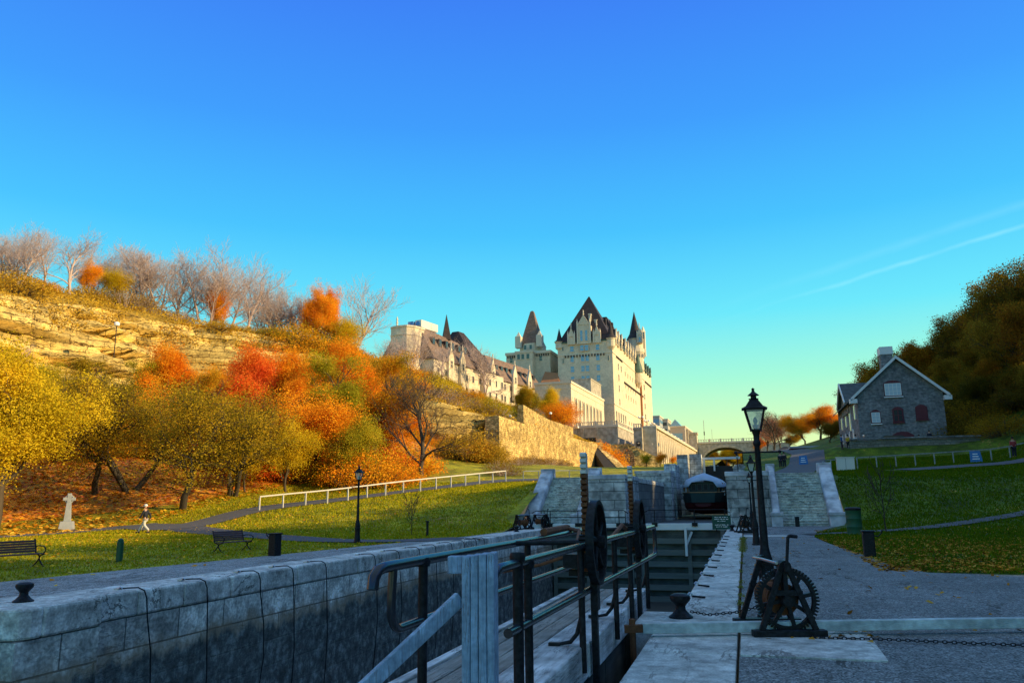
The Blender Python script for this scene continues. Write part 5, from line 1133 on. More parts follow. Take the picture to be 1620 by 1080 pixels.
for k in range(36):
    Y = r.uniform(92, 150); i = int(np.searchsorted(LY, Y)); c = int(r.uniform(cidx(LSUB, 8) + 3, cidx(LSUB, 10))); x, z_ = LG[i, c]
    key = r.choice(['bush', 'brush', 'brush', 'bush2']); plant(key, (x, Y, z_ - .25), r.uniform(1.2, 2.8), SL, 'bush', rz=k, group=SG, leaf=None if key == 'brush' else r.choice(['leaf_scrub', 'leaf_olive', 'leaf_scrub']), name='bush', sx=1.5)
for k in range(34):
    u = r.uniform(1505, 1680); D = r.uniform(92, 125); p = at(u, 690, D)
    if p.z < 8.6: continue
    plant(r.choice(['bush', 'bush2']), p - Vector((0, 0, .3)), r.uniform(1.5, 3.5), 'dark undergrowth bush among many on the slope right of the stone house', 'bush', rz=k, group='undergrowth right of the stone house', leaf=r.choice(['leaf_brown', 'leaf_brown_green', 'leaf_brown_green']), name='bush', sx=1.4)
for k, (u, D) in enumerate(((1120, 380), (1135, 360), (1148, 372), (1160, 365), (1172, 378), (1184, 362), (1196, 374))):
    p = gd(u, 735, D); plant('round', (p.x, p.y, 14), gd(u, 706 + (k % 3) * 4, D).z - 14, 'autumn tree in the row seen far under the bridge arch', rz=k, group='trees far under the bridge arch', leaf=['leaf_orange', 'leaf_brown', 'leaf_mixed', 'leaf_olive'][k % 4], name='tree', sx=1.3)
for k in range(26):
    u = r.uniform(400, 655); D = r.uniform(77, 92); p = at(u, 700, D)
    plant(r.choice(['bush', 'bush2']), p - Vector((0, 0, .2)), r.uniform(1.6, 3.6), 'bright undergrowth bush among many at the foot of the grove behind the railing', 'bush', rz=k, group='undergrowth at the foot of the grove', leaf=r.choice(['leaf_orange', 'leaf_mixed', 'leaf_green', 'leaf_red', 'leaf_gold']), name='bush', sx=1.2)
for k, (u, v1, lf) in enumerate(((728, 690, 'leaf_olive'), (741, 680, 'leaf_scrub'), (752, 698, 'leaf_orange'), (764, 706, 'leaf_olive'), (778, 712, 'leaf_scrub'))):
    PT('bush2' if k % 2 else 'bush', u, 107, v1, ['olive bush left of the rough wall end', 'golden bush against the near end of the rough wall', 'orange bush at the foot of the rough wall corner', 'low olive bush in front of the rough wall', 'small golden bush furthest along in front of the rough wall'][k], 'bush', rz=k, leaf=lf, name='bush')
SO = 'orange bush among several on the ridge end above the grove'
for k in range(24):
    u = 470 + k * 7.9 + r.uniform(-4, 4); D = r.uniform(118, 150); p = at(u, 560, D); plant(r.choice(['bush', 'bush2']), p - Vector((0, 0, .3)), r.uniform(2.2, 4.2), SO, 'bush', rz=k, group='orange bushes on the ridge end', leaf=r.choice(['leaf_orange', 'leaf_orange', 'leaf_mixed', 'leaf_olive']), name='bush', sx=1.1)
for u, D, v, key, lf, lab, sx in ((246, 78, 600, 'airy', 'leaf_orange', 'small orange tree between the olive trees', 1.3), (318, 80, 590, 'tall', 'leaf_mixed', 'rust and gold tree above the twin trunk tree', .9), (445, 80, 600, 'tall', 'leaf_orange', 'orange tree in front of the bright red maple', .9), (505, 80, 620, 'airy', 'leaf_orange', 'low orange tree right of the scarlet sapling', 1.4), (350, 78, 640, 'airy', 'leaf_red', 'small red tree among the olive crowns', 1.3), (612, 92, 640, 'airy', 'leaf_orange', 'low orange tree at the grove edge beside the big bare tree', 1.4), (90, 72, 620, 'multi', 'leaf_olive', 'dark open branched tree behind the white cross', 1.3)):
    PT(key, u, D, v, lab, rz=u * .3, leaf=lf, sx=sx)
# creeper on walls
def ivy(name, lab, pts, w, n, leaf, seed, nx):
    rr = np.random.default_rng(seed); P = []
    for _ in range(n):
        k = rr.integers(len(pts)); p = np.array(pts[k], float); q = rr.normal(0, 1, 3) * np.array(w); P.append(p + q)
    return tag(leafmesh(name, np.array(P), .12, 5, .22, leaf, None, seed), lab, 'creeper')
ivy('ivy', 'crimson creeper patch on the rough retaining wall', [(-34.6, 160, 11), (-34.6, 161, 9.5), (-34.5, 160.5, 12.3)], (.12, 1.2, 1.2), 260, 'leaf_red', 1, 1)
ivy('ivy', 'orange creeper strands on the near part of the rough wall', [(-35.7, 116, 9), (-35.6, 122, 10), (-35.4, 133, 9), (-35.2, 141, 12)], (.12, 2.5, 1.8), 420, 'leaf_orange', 2, 1)
pb = gd(962, 722, 180)
pa_, pc_ = gd(948, 706, 187), gd(985, 728, 180)
ivy('ivy', 'orange creeper bank beside the sloping stair wall painted dark as shadow', [tuple(pa_ + (pc_ - pa_) * k / 6) for k in range(7)], (.9, .5, .8), 700, 'leaf_orange', 3, 1)
PT('airy', 1022, 165, 716, 'small dark leaved tree in front of the sunlit wall', rz=0, leaf='leaf_green')
PT('airy', 1043, 165, 714, 'small orange tree beside the dark leaved one', rz=1, leaf='leaf_orange')
PT('airy', 1062, 190, 720, 'tiny orange tree against the buttresses', rz=2, leaf='leaf_orange', sx=.8)
# -- beyond and right of the bridge
for u, v0, v1, D, k, lab, lf, sx in ((1226, 725, 636, 215, 'bare', 'pinkish leafless tree behind the near lamp post', None, 1.3), (1205, 728, 690, 240, 'round', 'orange tree right of the bridge pylon', 'leaf_orange', 1.3),
        (1300, 715, 640, 200, 'round', 'orange tree left of the stone house', 'leaf_orange', 1.7), (1275, 718, 650, 205, 'round2', 'orange gold tree beside the house group', 'leaf_mixed', 1.3), (1318, 715, 655, 180, 'old_bare', 'dark leafless tree close to the stone house', None, 1.3),
        (1316, 728, 664, 150, 'round2', 'dull brown tree beside the stone house flank', 'leaf_brown', 1.5), (1235, 722, 652, 222, 'airy', 'thin pinkish leaved tree behind the pinkish leafless one', 'leaf_pink', 1.0), (1214, 722, 668, 235, 'airy', 'thin orange tree behind the near lamp post', 'leaf_pink', 1.2), (1250, 720, 684, 225, 'round2', 'olive gold tree beyond the small dark shed', 'leaf_olive', 1.4), (1180, 735, 700, 340, 'round', 'orange tree seen under the bridge arch', 'leaf_orange', 1.4), (1150, 735, 700, 345, 'round2', 'golden tree seen under the bridge arch', 'leaf_gold', 1.4), (1126, 735, 705, 350, 'round', 'rusty tree seen under the left side of the arch', 'leaf_mixed', 1.4), (1192, 735, 705, 330, 'round2', 'olive tree seen under the right side of the arch', 'leaf_green', 1.4)):
    p = at(u, v0, D); plant(k, p, max(3, gd(u, v1, D).z - p.z), lab, rz=u * .37, leaf=lf, sx=sx)
PT('sapling', 653, 43, 772, 'thin leafless sapling on the left lawn', 'young tree', rz=.3)
plant('sapling', gz(1403, 843) , hpx(845, 738, 43), 'thin leafless sapling on the shaded right lawn', 'young tree', rz=1.3)
for u in (1012, 1063): pass
# -- wooded hill on the right: outline trees first, then rows filling the slope
FG = 'trees massed on the wooded hill'; FLb = 'dark russet tree massed with others on the wooded hill'
P2('wood', h=13, leaf='leaf_brown', bark='bark_dark', seed=91, levels=3, nkids=(14, 8, 5), per=16, size=.24, lsp=.5, trunk=.12)
P2('wood2', h=13, leaf='leaf_brown', bark='bark_dark', seed=95, levels=3, nkids=(13, 8, 5), per=15, size=.24, lsp=.5, trunk=.12, stems=1, wob=.3)
def wood(x, y, top, lf, sx=1.15):
    zb = hz(x, y); plant(r.choice(['wood', 'wood2']), (x, y, zb - .3), max(6, top - zb), FLb, rz=r.uniform(0, 6), leaf=lf, group=FG, sx=sx, name='tree')
for u, v1, D in ((1362, 594, 152), (1376, 572, 150), (1398, 556, 152), (1402, 562, 146), (1432, 545, 152), (1462, 532, 144), (1492, 512, 142), (1520, 490, 136), (1550, 460, 130), (1583, 432, 124), (1616, 408, 118), (1652, 385, 112), (1500, 560, 122), (1545, 520, 116), (1590, 480, 108), (1530, 610, 112), (1565, 590, 108), (1610, 560, 102), (1460, 580, 132), (1640, 470, 100), (1600, 640, 100), (1650, 600, 94), (1545, 650, 108)):
    p = gd(u, v1, D); wood(p.x, p.y, p.z, r.choice(['leaf_brown', 'leaf_rust', 'leaf_brown_green', 'leaf_umber']), 1.0)
# the valley side continuing past the frame (it throws the evening shade over the locks)
HILLTOP = 1.0
for y in range(-8, 112, 12):
    for x in (43, 55, 68):
        xx, yy = x + r.uniform(-4, 4), y + r.uniform(-4, 4); 
        if yy / max(xx, 1) > 2.9: continue
        wood(xx, yy, .404 * (xx + (29 if yy < 42 else 23)) + r.uniform(-3, 1.2), 'leaf_brown', 1.4)
for y, x in ((120, 52), (132, 60), (112, 58), (146, 58), (160, 52), (172, 46), (186, 42)): wood(x, y, hz(x, y) + 11, 'leaf_brown', 1.4)
# -- uncountable scrub covering the hillside and hanging over the rough wall
rr = np.random.default_rng(44); C = []
while len(C) < 9500:
    Y = rr.uniform(58, 190); i = int(np.searchsorted(LY, Y)); c = int(rr.uniform(cidx(LSUB, 7) + 12, cidx(LSUB, 10) + 2)); x, z_ = LG[i, min(c, LG.shape[1] - 1)]
    if vnoise(x, Y, 5, 3) > .38 or rr.random() < .15: C.append((x + rr.normal(0, .3), Y + rr.normal(0, .5), z_ + rr.uniform(0, .8)))
tag(leafmesh('scrub', np.array(C), .30, 5, .24, 'leaf_scrub', None, 7), 'golden brown scrub and dry grass covering the hillside', kind='stuff')
C = []
for _ in range(900):
    Y = rr.uniform(110, 184); x = np.interp(Y, [110, 140, 184], [-36.9, -36.4, -35.2]); C.append((x + rr.normal(0, .35), Y, 14.4 + rr.normal(0, .25) - (rr.random() ** 3) * 3.2))
tag(leafmesh('creeper', np.array(C) + np.array([.35, 0, 0]), .22, 5, .2, 'leaf_olive', None, 9), 'olive creeper spilling over the top of the rough wall', kind='stuff')
# -- fallen leaves
def litter_mesh(name, lab, xy, size, mat, seed, lift=.02):
    rr = np.random.default_rng(seed); n = len(xy); C = np.array([(x, y, hz(x, y) + lift) for x, y in xy])
    a = rr.uniform(0, 6.283, n); tilt = rr.normal(0, .25, (n, 2)); s = size * rr.uniform(.6, 1.4, n)
    A = np.stack([np.cos(a), np.sin(a), tilt[:, 0]], 1) * s[:, None]; B = np.stack([-np.sin(a), np.cos(a), tilt[:, 1]], 1) * s[:, None] * .7
    V = np.stack([C - A * .5, C + B * .5 + [0, 0, .01], C + A * .5, C - B * .5], 1)
    return tag(npmesh(name, V.reshape(-1, 3), np.arange(4 * n).reshape(-1, 4), mat, rnd=rr.random(n)), lab, kind='stuff')
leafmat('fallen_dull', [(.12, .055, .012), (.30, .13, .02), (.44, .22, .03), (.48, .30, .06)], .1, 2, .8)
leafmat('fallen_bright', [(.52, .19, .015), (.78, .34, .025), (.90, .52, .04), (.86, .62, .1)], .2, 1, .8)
rr = np.random.default_rng(4); xy = []
while len(xy) < 21000:
    x, y = rr.uniform(3, 26), rr.uniform(20.6, 46)
    p = 1.0 if y < 38 else .25
    p *= .15 + 1.1 * float(vnoise(x, y, 2.6, 5)) ** 1.6
    if (y < 24 or rr.random() < p) and not (x < 3.4 and y > 40): xy.append((x, y))
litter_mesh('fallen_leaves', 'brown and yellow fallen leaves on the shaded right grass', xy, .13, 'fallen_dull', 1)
xy = [(rr.uniform(0, 14) ** 1.0, rr.uniform(9, 37)) for _ in range(420)] + [(2.9 + abs(rr.normal(0, .8)), rr.uniform(20, 38)) for _ in range(160)] + [(rr.uniform(.1, 1.5), rr.uniform(10.4, 11.6)) for _ in range(30)]
litter_mesh('fallen_leaves', 'scattered brown leaves on the grey gravel path', [(x, y) for x, y in xy if x > -.1] + [(-.55, 8.75)], .095, 'fallen_dull', 2, .035)
tag(bpy.data.objects['fallen_leaves.001'], kind='stuff')
xy = []
while len(xy) < 15000:
    x, y = rr.uniform(-48, -14.5), rr.uniform(8, 80)
    pth = gz(0, 851)
    if rr.random() < (.25 + .9 * float(vnoise(x, y, 5, 9))) * min(1, max(.12, (-x - 15) / 22)): xy.append((x, y))
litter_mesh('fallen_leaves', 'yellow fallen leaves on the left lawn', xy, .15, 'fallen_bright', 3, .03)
xy = [(rr.uniform(-78, -42), rr.uniform(30, 112)) for _ in range(26000)]
litter_mesh('fallen_leaves', 'deep orange fallen leaves under the trees on the bank', xy, .34, 'fallen_bright', 5, .06)
# grass blades on the nearest turf
def blades(lab, xr, yr, n, mat, seed, hgt=.07):
    rr = np.random.default_rng(seed); x = rr.uniform(*xr, n); y = yr[0] + (yr[1] - yr[0]) * rr.random(n) ** 1.4
    if xr[0] < 0: keep = x < np.interp(y, [0, 14.7, 24, 30.6, 38, 47, 50], [-18.2, -16.6, -15.4, -14.7, -13.6, -13.3, -15])
    else: keep = x > np.interp(y, [20, 20.6, 22, 26, 33, 38, 43, 48, 58, 60], [9, 4.0, 3.5, 3.35, 3.0, 2.9, 3.4, 6.0, 6.0, 6.5])
    x, y = x[keep], y[keep]; keep = np.ones(len(x), bool)
    for P, hw in PATHS:
        if P[:, 1].min() > 100: continue
        dd = np.min((x[:, None] - P[None, :, 0]) ** 2 + (y[:, None] - P[None, :, 1]) ** 2, 1); keep &= dd > (hw * 1.08) ** 2
    x, y = x[keep], y[keep]; z_ = np.array([hz(a, b) for a, b in zip(x, y)]); n = len(x)
    a = rr.uniform(0, 6.283, n); w = .012 + .012 * (y / 20); h = hgt * rr.uniform(.5, 1.4, n) * np.clip(y / 30, .8, 1.6); dx, dy = np.cos(a) * w, np.sin(a) * w
    V = np.stack([np.stack([x - dx, y - dy, z_], 1), np.stack([x + dx, y + dy, z_], 1), np.stack([x + rr.normal(0, .03, n), y + rr.normal(0, .03, n), z_ + h], 1)], 1)
    return tag(npmesh('grass', V.reshape(-1, 3), np.arange(3 * n).reshape(-1, 3), mat, rnd=rr.random(n)), lab, kind='stuff')
leafmat('blade', [(.13, .14, .006), (.32, .31, .01), (.54, .43, .018)], .3, .6, .6)
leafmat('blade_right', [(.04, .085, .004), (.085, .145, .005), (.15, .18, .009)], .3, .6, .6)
blades('short grass on the left lawn', (-44, -13.5), (8, 76), 120000, 'blade', 1)
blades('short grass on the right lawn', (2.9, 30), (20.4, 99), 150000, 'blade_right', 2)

for k_, t_ in PR.items():
    if k_ not in USED:
        for c_ in list(t_.children_recursive): bpy.data.objects.remove(c_)
        bpy.data.objects.remove(t_)
# ================================================================== foreground ironwork, furniture, people
M('black_iron', [(.006, .007, .009), (.016, .018, .022)], 14, .5, metal=0, bump=.4, bscale=45, spec=.18, coord='obj', dist=.004, speck=(25, .5))
M('rail_iron', [(.012, .014, .02), (.025, .03, .04)], 14, .26, bump=.2, bscale=40, spec=.5, coord='obj', dist=.003)
M('rust', [(.05, .02, .012), (.16, .06, .025), (.26, .11, .04)], 9, .85, bump=.6, bscale=50, coord='obj', dist=.006)
M('steel', [(.35, .36, .38), (.55, .56, .58)], 8, .35, metal=.8)
M('white_paint_wood', [(.16, .15, .14), (.50, .52, .52), (.66, .68, .68)], 2.6, .75, bump=.8, bscale=10, stretch=(6, .5, 6), speck=[(3, .3), (.9, .2)], dist=.012, crack=((9, .8, 9), .5, (.03, .03, .03), 1.4))
M('post_shade_blue', [(.14, .19, .25), (.25, .36, .48), (.35, .47, .60)], 5, .75, bump=.8, bscale=14, stretch=(7, 7, .45), speck=[(4, .3), (30, .15)], dist=.015, crack=((16, 16, 1.1), .5, (.10, .07, .05), 4))  # white post; the blue of the shade is mixed into its colour
M('deck_wood', [(.13, .12, .10), (.28, .27, .24), (.40, .39, .36)], 3.5, .85, bump=.8, bscale=10, stretch=(8, .4, 8), dist=.012, speck=(2, .25), crack=((12, .9, 9), .5, (.03, .03, .03), 1.2))
M('gate_wood', [(.035, .04, .035), (.07, .075, .065), (.12, .12, .10)], 1.6, .85, bump=.6, stretch=(.6, .6, 5), speck=(1.5, .3))
M('galvanised', [(.18, .20, .20), (.30, .32, .32), (.40, .41, .40)], 3, .6, metal=.2, bump=.4, bscale=30, speck=(9, .25), stretch=(.6, 3, 3))
M('bar_paint', [(.26, .30, .30), (.42, .48, .48), (.52, .57, .56)], 3, .6, bump=.4, bscale=30, speck=[(9, .2), (2, .2)], stretch=(.6, 3, 3))
M('silver_paint', [(.5, .52, .52), (.62, .64, .64)], 3, .5)
M('cream_paint', [(.55, .52, .45), (.70, .67, .6)], 3, .5)
M('green_paint', [(.012, .07, .035), (.02, .10, .05)], 5, .5)
M('sign_green', [(.012, .06, .045), (.016, .08, .055)], 5, .5)
M('bench_wood', [(.09, .045, .05), (.16, .08, .085)], 6, .7, stretch=(1, 1, 6), coord='obj')
M('tarp', [(.22, .30, .42), (.36, .44, .55), (.46, .54, .62)], .9, .6, bump=.6, bscale=2.2, dist=.08)
M('hull_green', [(.01, .03, .03), (.02, .045, .042)], 2, .5)
M('hull_red', [(.10, .012, .014), (.16, .02, .02)], 2, .6)
M('boat_wood', [(.20, .11, .05), (.3, .17, .07)], 2, .6)
M('cross_stone', [(.25, .27, .28), (.38, .40, .40)], 4, .9, bump=.5, bscale=20)
glassmat('lamp_glass', (.42, .46, .36), .25)
M('skin', [(.50, .30, .21)], 1, .6); M('jacket', [(.012, .014, .022), (.025, .028, .04)], 8, .8, coord='obj'); M('trousers', [(.52, .50, .42), (.62, .60, .52)], 6, .85, coord='obj')
M('cap_white', [(.7, .68, .62)], 2, .8); M('shoe', [(.03, .025, .025)], 2, .6); M('hair_dark', [(.03, .02, .015)], 2, .8)
M('cloth_blue', [(.03, .10, .26)], 2, .8); M('cloth_yellow', [(.5, .34, .03)], 2, .8); M('cloth_red', [(.3, .04, .04)], 2, .8); M('cloth_green', [(.03, .3, .08)], 2, .8); M('cloth_grey', [(.12, .12, .13)], 2, .8)
M('sign_blue', [(.04, .16, .38)], 2, .5); M('letter_white', [(.85, .87, .87)], 2, .6)
def arcp(c, r_, a0, a1, n, plane='YZ'):
    o = []
    for i in range(n + 1):
        a = a0 + (a1 - a0) * i / n; p, q = r_ * math.cos(a), r_ * math.sin(a)
        o.append((c[0], c[1] + p, c[2] + q) if plane == 'YZ' else ((c[0] + p, c[1], c[2] + q) if plane == 'XZ' else (c[0] + p, c[1] + q, c[2])))
    return o
# ---- near lock gate
G0 = Vector((-1.9, 10, 0))
ng = thing('lock_gate', 'open timber lock gate with white beam, black pipe rails and two hand wheels', 'lock gate', G0)
m = MB(); r = random.Random(4)
for y0, y1, dx in ((2.5, 8.62, .0), (8.63, 11.68, .015), (11.69, 14.0, -.008)): m.box(-2.16, -1.70 + dx, y0, y1, -.12, .237 - abs(dx) * .5)
P_(m, 'beam', 'white_paint_wood', ng, bevel=.018)
m = MB()
for k in range(3): m.box(-2.84 + k * .225, -2.63 + k * .225, 2.5, 13.95 - k * .06, .12, .225 + r.uniform(-.008, .008))
P_(m, 'walkway_plank', 'deck_wood', ng, bevel=.012)
P_(MB().box(-2.96, -2.86, 2.5, 13.9, -.05, .24), 'edge_board', 'white_paint_wood', ng, bevel=.01)
m = MB()
for k in range(16): m.box(-2.02, -1.76 + r.uniform(-.01, .01), 7.0 + k * .43, 7.42 + k * .43, -4.2, -.125)
P_(m, 'gate_boards', 'gate_wood', ng)
m = MB()
for z_ in (-1.0, -2.0, -3.0, -4.0): m.box(-1.755, -1.66, 7.0, 13.9, z_ - .15, z_ + .15)
P_(m, 'cross_beam', 'gate_wood', ng)
RA = -2.58
def railx(y, x0): return x0 + (y - 6) * .016
m = MB(); pts = [(RA, 5.28, 1.10), (RA, 5.30, 1.18), (RA, 5.36, 1.225), (RA, 5.45, 1.24)] + [(railx(y, RA), y, 1.24) for y in np.linspace(5.7, 13.9, 8)]; m.tube(pts, .042, 10)
P_(m, 'handrail', 'rail_iron', ng, smooth=True)
m = MB(); pts = [(RA, 5.62, 1.215), (RA, 5.6, 1.0)] + arcp((RA, 5.76, .93), .16, math.pi, 1.5 * math.pi, 6) + [(railx(y, RA), y, .77) for y in np.linspace(6.1, 13.9, 7)]; m.tube(pts, .034, 10)
P_(m, 'lower_rail', 'rail_iron', ng, smooth=True)
RB = -1.70
m = MB(); pts = [(RB - .02, 5.32, 1.12), (RB, 5.36, 1.20), (RB, 5.45, 1.24)] + [(railx(y, RB), y, 1.24) for y in np.linspace(5.7, 14.15, 8)] + arcp((railx(14.2, RB), 14.2, 1.10), .14, .5 * math.pi, 0, 5) + arcp((railx(14.2, RB), 14.2, .91), .14, 0, -.5 * math.pi, 5) + [(railx(y, RB), y, .77) for y in np.linspace(14.1, 5.7, 8)]
m.tube(pts, .036, 10); P_(m, 'handrail', 'rail_iron', ng, smooth=True)
def post(x, y, foot=True, z0=.237, w=.035, side=-1, top=1.26):
    m = MB(); m.tube([(x, y, z0 - (.25 if foot else 0)), (x, y, top)], w, 10); m.lathe([(w + .015, top - .07), (w + .022, top - .03), (w + .012, top)], (x, y, 0), 12)
    if foot:
        m.tube([(x, y, .72), (x + side * .015, y, .52), (x + side * .06, y, .36), (x + side * .13, y, .28), (x + side * .27, y, .252)], [.018, .021, .023, .021, .015], 8)
        m.box(x + side * .30 - .06, x + side * .30 + .06, y - .03, y + .03, .238, .27)
    return P_(m, 'post', 'black_iron', ng, smooth=True)
for v, u in ((1022, 911), (977, 957), (957, 985), (936, 1013)):
    p = gz(u, v, .237); post(railx(p.y, RB) - .03, p.y)
for y in (5.96, 6.24): post(railx(y, RB), y, False, top=1.32 if y < 6 else 1.25, w=.042 if y < 6 else .035)
for y in (6.2, 9.3, 12.3): post(railx(y, RA), y, False, w=.04)
def valve(y, zc):
    xw = -1.585; m = MB()
    m.lathe([(.405, -.042), (.45, -.042), (.45, .042), (.405, .042), (.405, -.041)], (xw, y, zc), 40, 'X')
    w_ = P_(m, 'hand_wheel', 'black_iron', ng, smooth=True)
    m = MB()
    for k in range(5):
        a = 6.283 * k / 5 + .4; pts = [(xw, y + q * math.cos(a + .5 * (q - .2)), zc + q * math.sin(a + .5 * (q - .2))) for q in np.linspace(.04, .41, 6)]; m.tube(pts, [.03, .027, .024, .022, .022, .025], 7)
    m.lathe([(.07, -.08), (.07, .09), (.035, .1)], (xw, y, zc), 14, 'X'); s = m.build('spokes', 'black_iron', None, smooth=True); s.parent = w_
    m = MB(); m.box(-1.73, -1.665, y - .035, y + .03, .95, 2.0)
    z_ = .96
    while z_ < 1.98: m.prism([(y - .09, z_), (y - .035, z_ - .012), (y - .035, z_ + .045), (y - .09, z_ + .032)], -1.73, -1.665, 'X'); z_ += .062
    P_(m, 'rack', 'rust', ng)
    m = MB(); m.box(-1.73, -1.665, y - .035, y + .03, 2.001, 2.22); z_ = 2.0
    while z_ < 2.2: m.prism([(y - .09, z_), (y - .035, z_ - .012), (y - .035, z_ + .045), (y - .09, z_ + .032)], -1.73, -1.665, 'X'); z_ += .062
    P_(m, 'rack_top', 'cream_paint', ng)
    m = MB(); m.tube([(-2.62, y + .02, zc - .02), (-1.5, y + .02, zc)], .028, 10); m.gear(.055, .085, -.05, .05, 9, (-1.70, y - .12, zc), 'X', hole=.03); m.box(-1.92, -1.66, y - .22, y + .12, zc - .26, zc - .12)
    m.tube([(-1.86, y - .12, zc), (-1.6, y - .12, zc)], .03, 8)
    P_(m, 'pinion_shaft', 'black_iron', ng, smooth=True)
    m = MB(); m.box(-1.665, -1.60, y - .05, y + .05, -.75, zc - .12); m.box(-1.66, -1.58, y - .075, y + .075, .55, .95); m.box(-1.9, -1.6, y - .04, y + .04, .9, .97)
    P_(m, 'stanchion', 'black_iron', ng, bevel=.006)
valve(8.72, 1.26); valve(12.45, 1.27)
# rusty latch chain and lever draped between the rails
m = MB(); m.tube([(-2.5, 11.6, 1.30), (-2.3, 11.3, 1.28), (-2.1, 10.2, 1.20), (-2.0, 9.2, 1.10), (-1.85, 8.6, 1.05)], [.03, .03, .028, .03, .02], 7); m.tube([(-2.58, 11.8, 1.31), (-2.5, 10.0, 1.315)], .05, 8)
m.tube([(-2.5, 8.2, .98), (-2.2, 8.6, 1.02), (-1.95, 8.6, 1.1), (-1.85, 9.4, 1.05)], .018, 6); m.tube([(-1.75, 9.4, 1.32), (-1.7, 10.4, 1.22), (-1.7, 11.4, 1.36), (-1.75, 12.1, 1.28)], .03, 6)
P_(m, 'latch_linkage', 'rust', ng, smooth=True)
def chain(name, lab, pts, pitch=.055, r_=.009, mat='black_iron', group=None):
    pts = [Vector(p) for p in pts]; L = sum((b - a).length for a, b in zip(pts[:-1], pts[1:])); n = int(L / pitch); m = MB(); k = 0; seg = 0; acc = 0
    for i in range(n):
        s = (i + .5) * pitch
        while seg < len(pts) - 2 and s > acc + (pts[seg + 1] - pts[seg]).length: acc += (pts[seg + 1] - pts[seg]).length; seg += 1
        a, b = pts[seg], pts[seg + 1]; d = (b - a).normalized(); c = a + d * (s - acc); up = Vector((0, 0, 1)); sd_ = d.cross(up).normalized(); q = sd_ if i % 2 else sd_.cross(d)
        ring = [c + d * (pitch * .62 * math.cos(t)) + q * (pitch * .32 * math.sin(t)) for t in np.linspace(0, 6.283, 9)]
        m.tube(ring, r_, 5, caps=False)
    o = m.build(name, mat, None, smooth=True); return tag(o, lab, 'chain', group)
# ---- square white post with brace
pc = gd(760, 1000, 4.9)
wp = thing('gate_post', 'square white wooden post, its colour blued for shade, with a diagonal brace in the near foreground', 'post', (pc.x, pc.y, 0))
m = MB(); w = .098; xs = [-w, -w + .052, -w + .10, -w + .15, w]
for i in range(4): m.box(xs[i] + .0015, xs[i + 1] - .0015, -w, w, -.9, 1.385 + .006 * i)
m.build('post', 'post_shade_blue', wp, bevel=.008)
b0 = gd(727, 948, 4.95) - Vector((pc.x, pc.y, 0)); b1 = gd(540, 1108, 4.7) - Vector((pc.x, pc.y, 0))
MB().bar(b0 + (b0 - b1) * .02, b1, .045, .085).build('brace', 'post_shade_blue', wp, bevel=.006)
bb = gd(726, 892, 5.08) - Vector((pc.x, pc.y, 0)); MB().box(bb.x - .03, -w - .002, bb.y - .06, bb.y + .02, bb.z - .05, bb.z + .055).build('beam_end', 'post_shade_blue', wp, bevel=.008)
wp.rotation_euler.z = R(10)
# ---- swing bar
a, b = gz(1016, 993, .13), gz(1690, 983, .13)
sb = thing('swing_bar', 'long grey steel push bar lying from the gate past the crab winch', 'push bar', (a.x, a.y, 0)); L0 = Vector((0, 0, 0))
d = b - a; m = MB(); m.bar(Vector((0, 0, .13)), Vector((d.x, d.y, .13)), .12, .125); m.build('bar', 'bar_paint', sb, bevel=.01)
m = MB(); m.bar(Vector((-.22, -.04, .12)), Vector((.02, 0, .13)), .10, .09); m.tube([(-.12, -.02, -.3), (-.12, -.02, .24)], .04, 8); m.build('hinge_fork', 'rust', sb)
# ---- bollards
def bollard(pos, lab):
    t = thing('mooring_bollard', lab, 'bollard', pos, 0, 'black mooring bollards')
    MB().lathe([(.17, 0), (.175, .02), (.13, .05), (.075, .11), (.07, .16), (.10, .20), (.135, .235), (.15, .27), (.14, .31), (.09, .335), (.0, .34)], (0, 0, 0), 24).build('body', 'black_iron', t, smooth=True); return t
bol = bollard((-1.0, 12.1, .03), 'black iron bollard on the right coping beside the chain')
again(bol, (gz(36, 956).x, gz(36, 956).y, .05), label='black iron bollard standing on the left pier block')
again(bol, (-12.45, 43.5, .04), label='far black bollard on the left coping by the far gate')
again(bol, (-.75, 44.6, .03), label='far black bollard on the right coping in front of the green sign')
chain('chain', 'short black chain from the right bollard to the crab winch', [(-.86, 12.08, .12), (-.6, 11.95, .10), (-.2, 11.85, .16), (.1, 11.7, .26)], .048, .007)
p0, p1 = gz(1290, 1008, .045), gz(1700, 999, .03)
chain('chain', 'long black chain lying across the gravel from the crab winch to the right', [(.55, p0.y + .25, .05), p0, (1.4, p0.y + .02, .05), (2.2, p0.y + .06, .035), (3.4, p0.y + .02, .035), p1], .05, .0065)
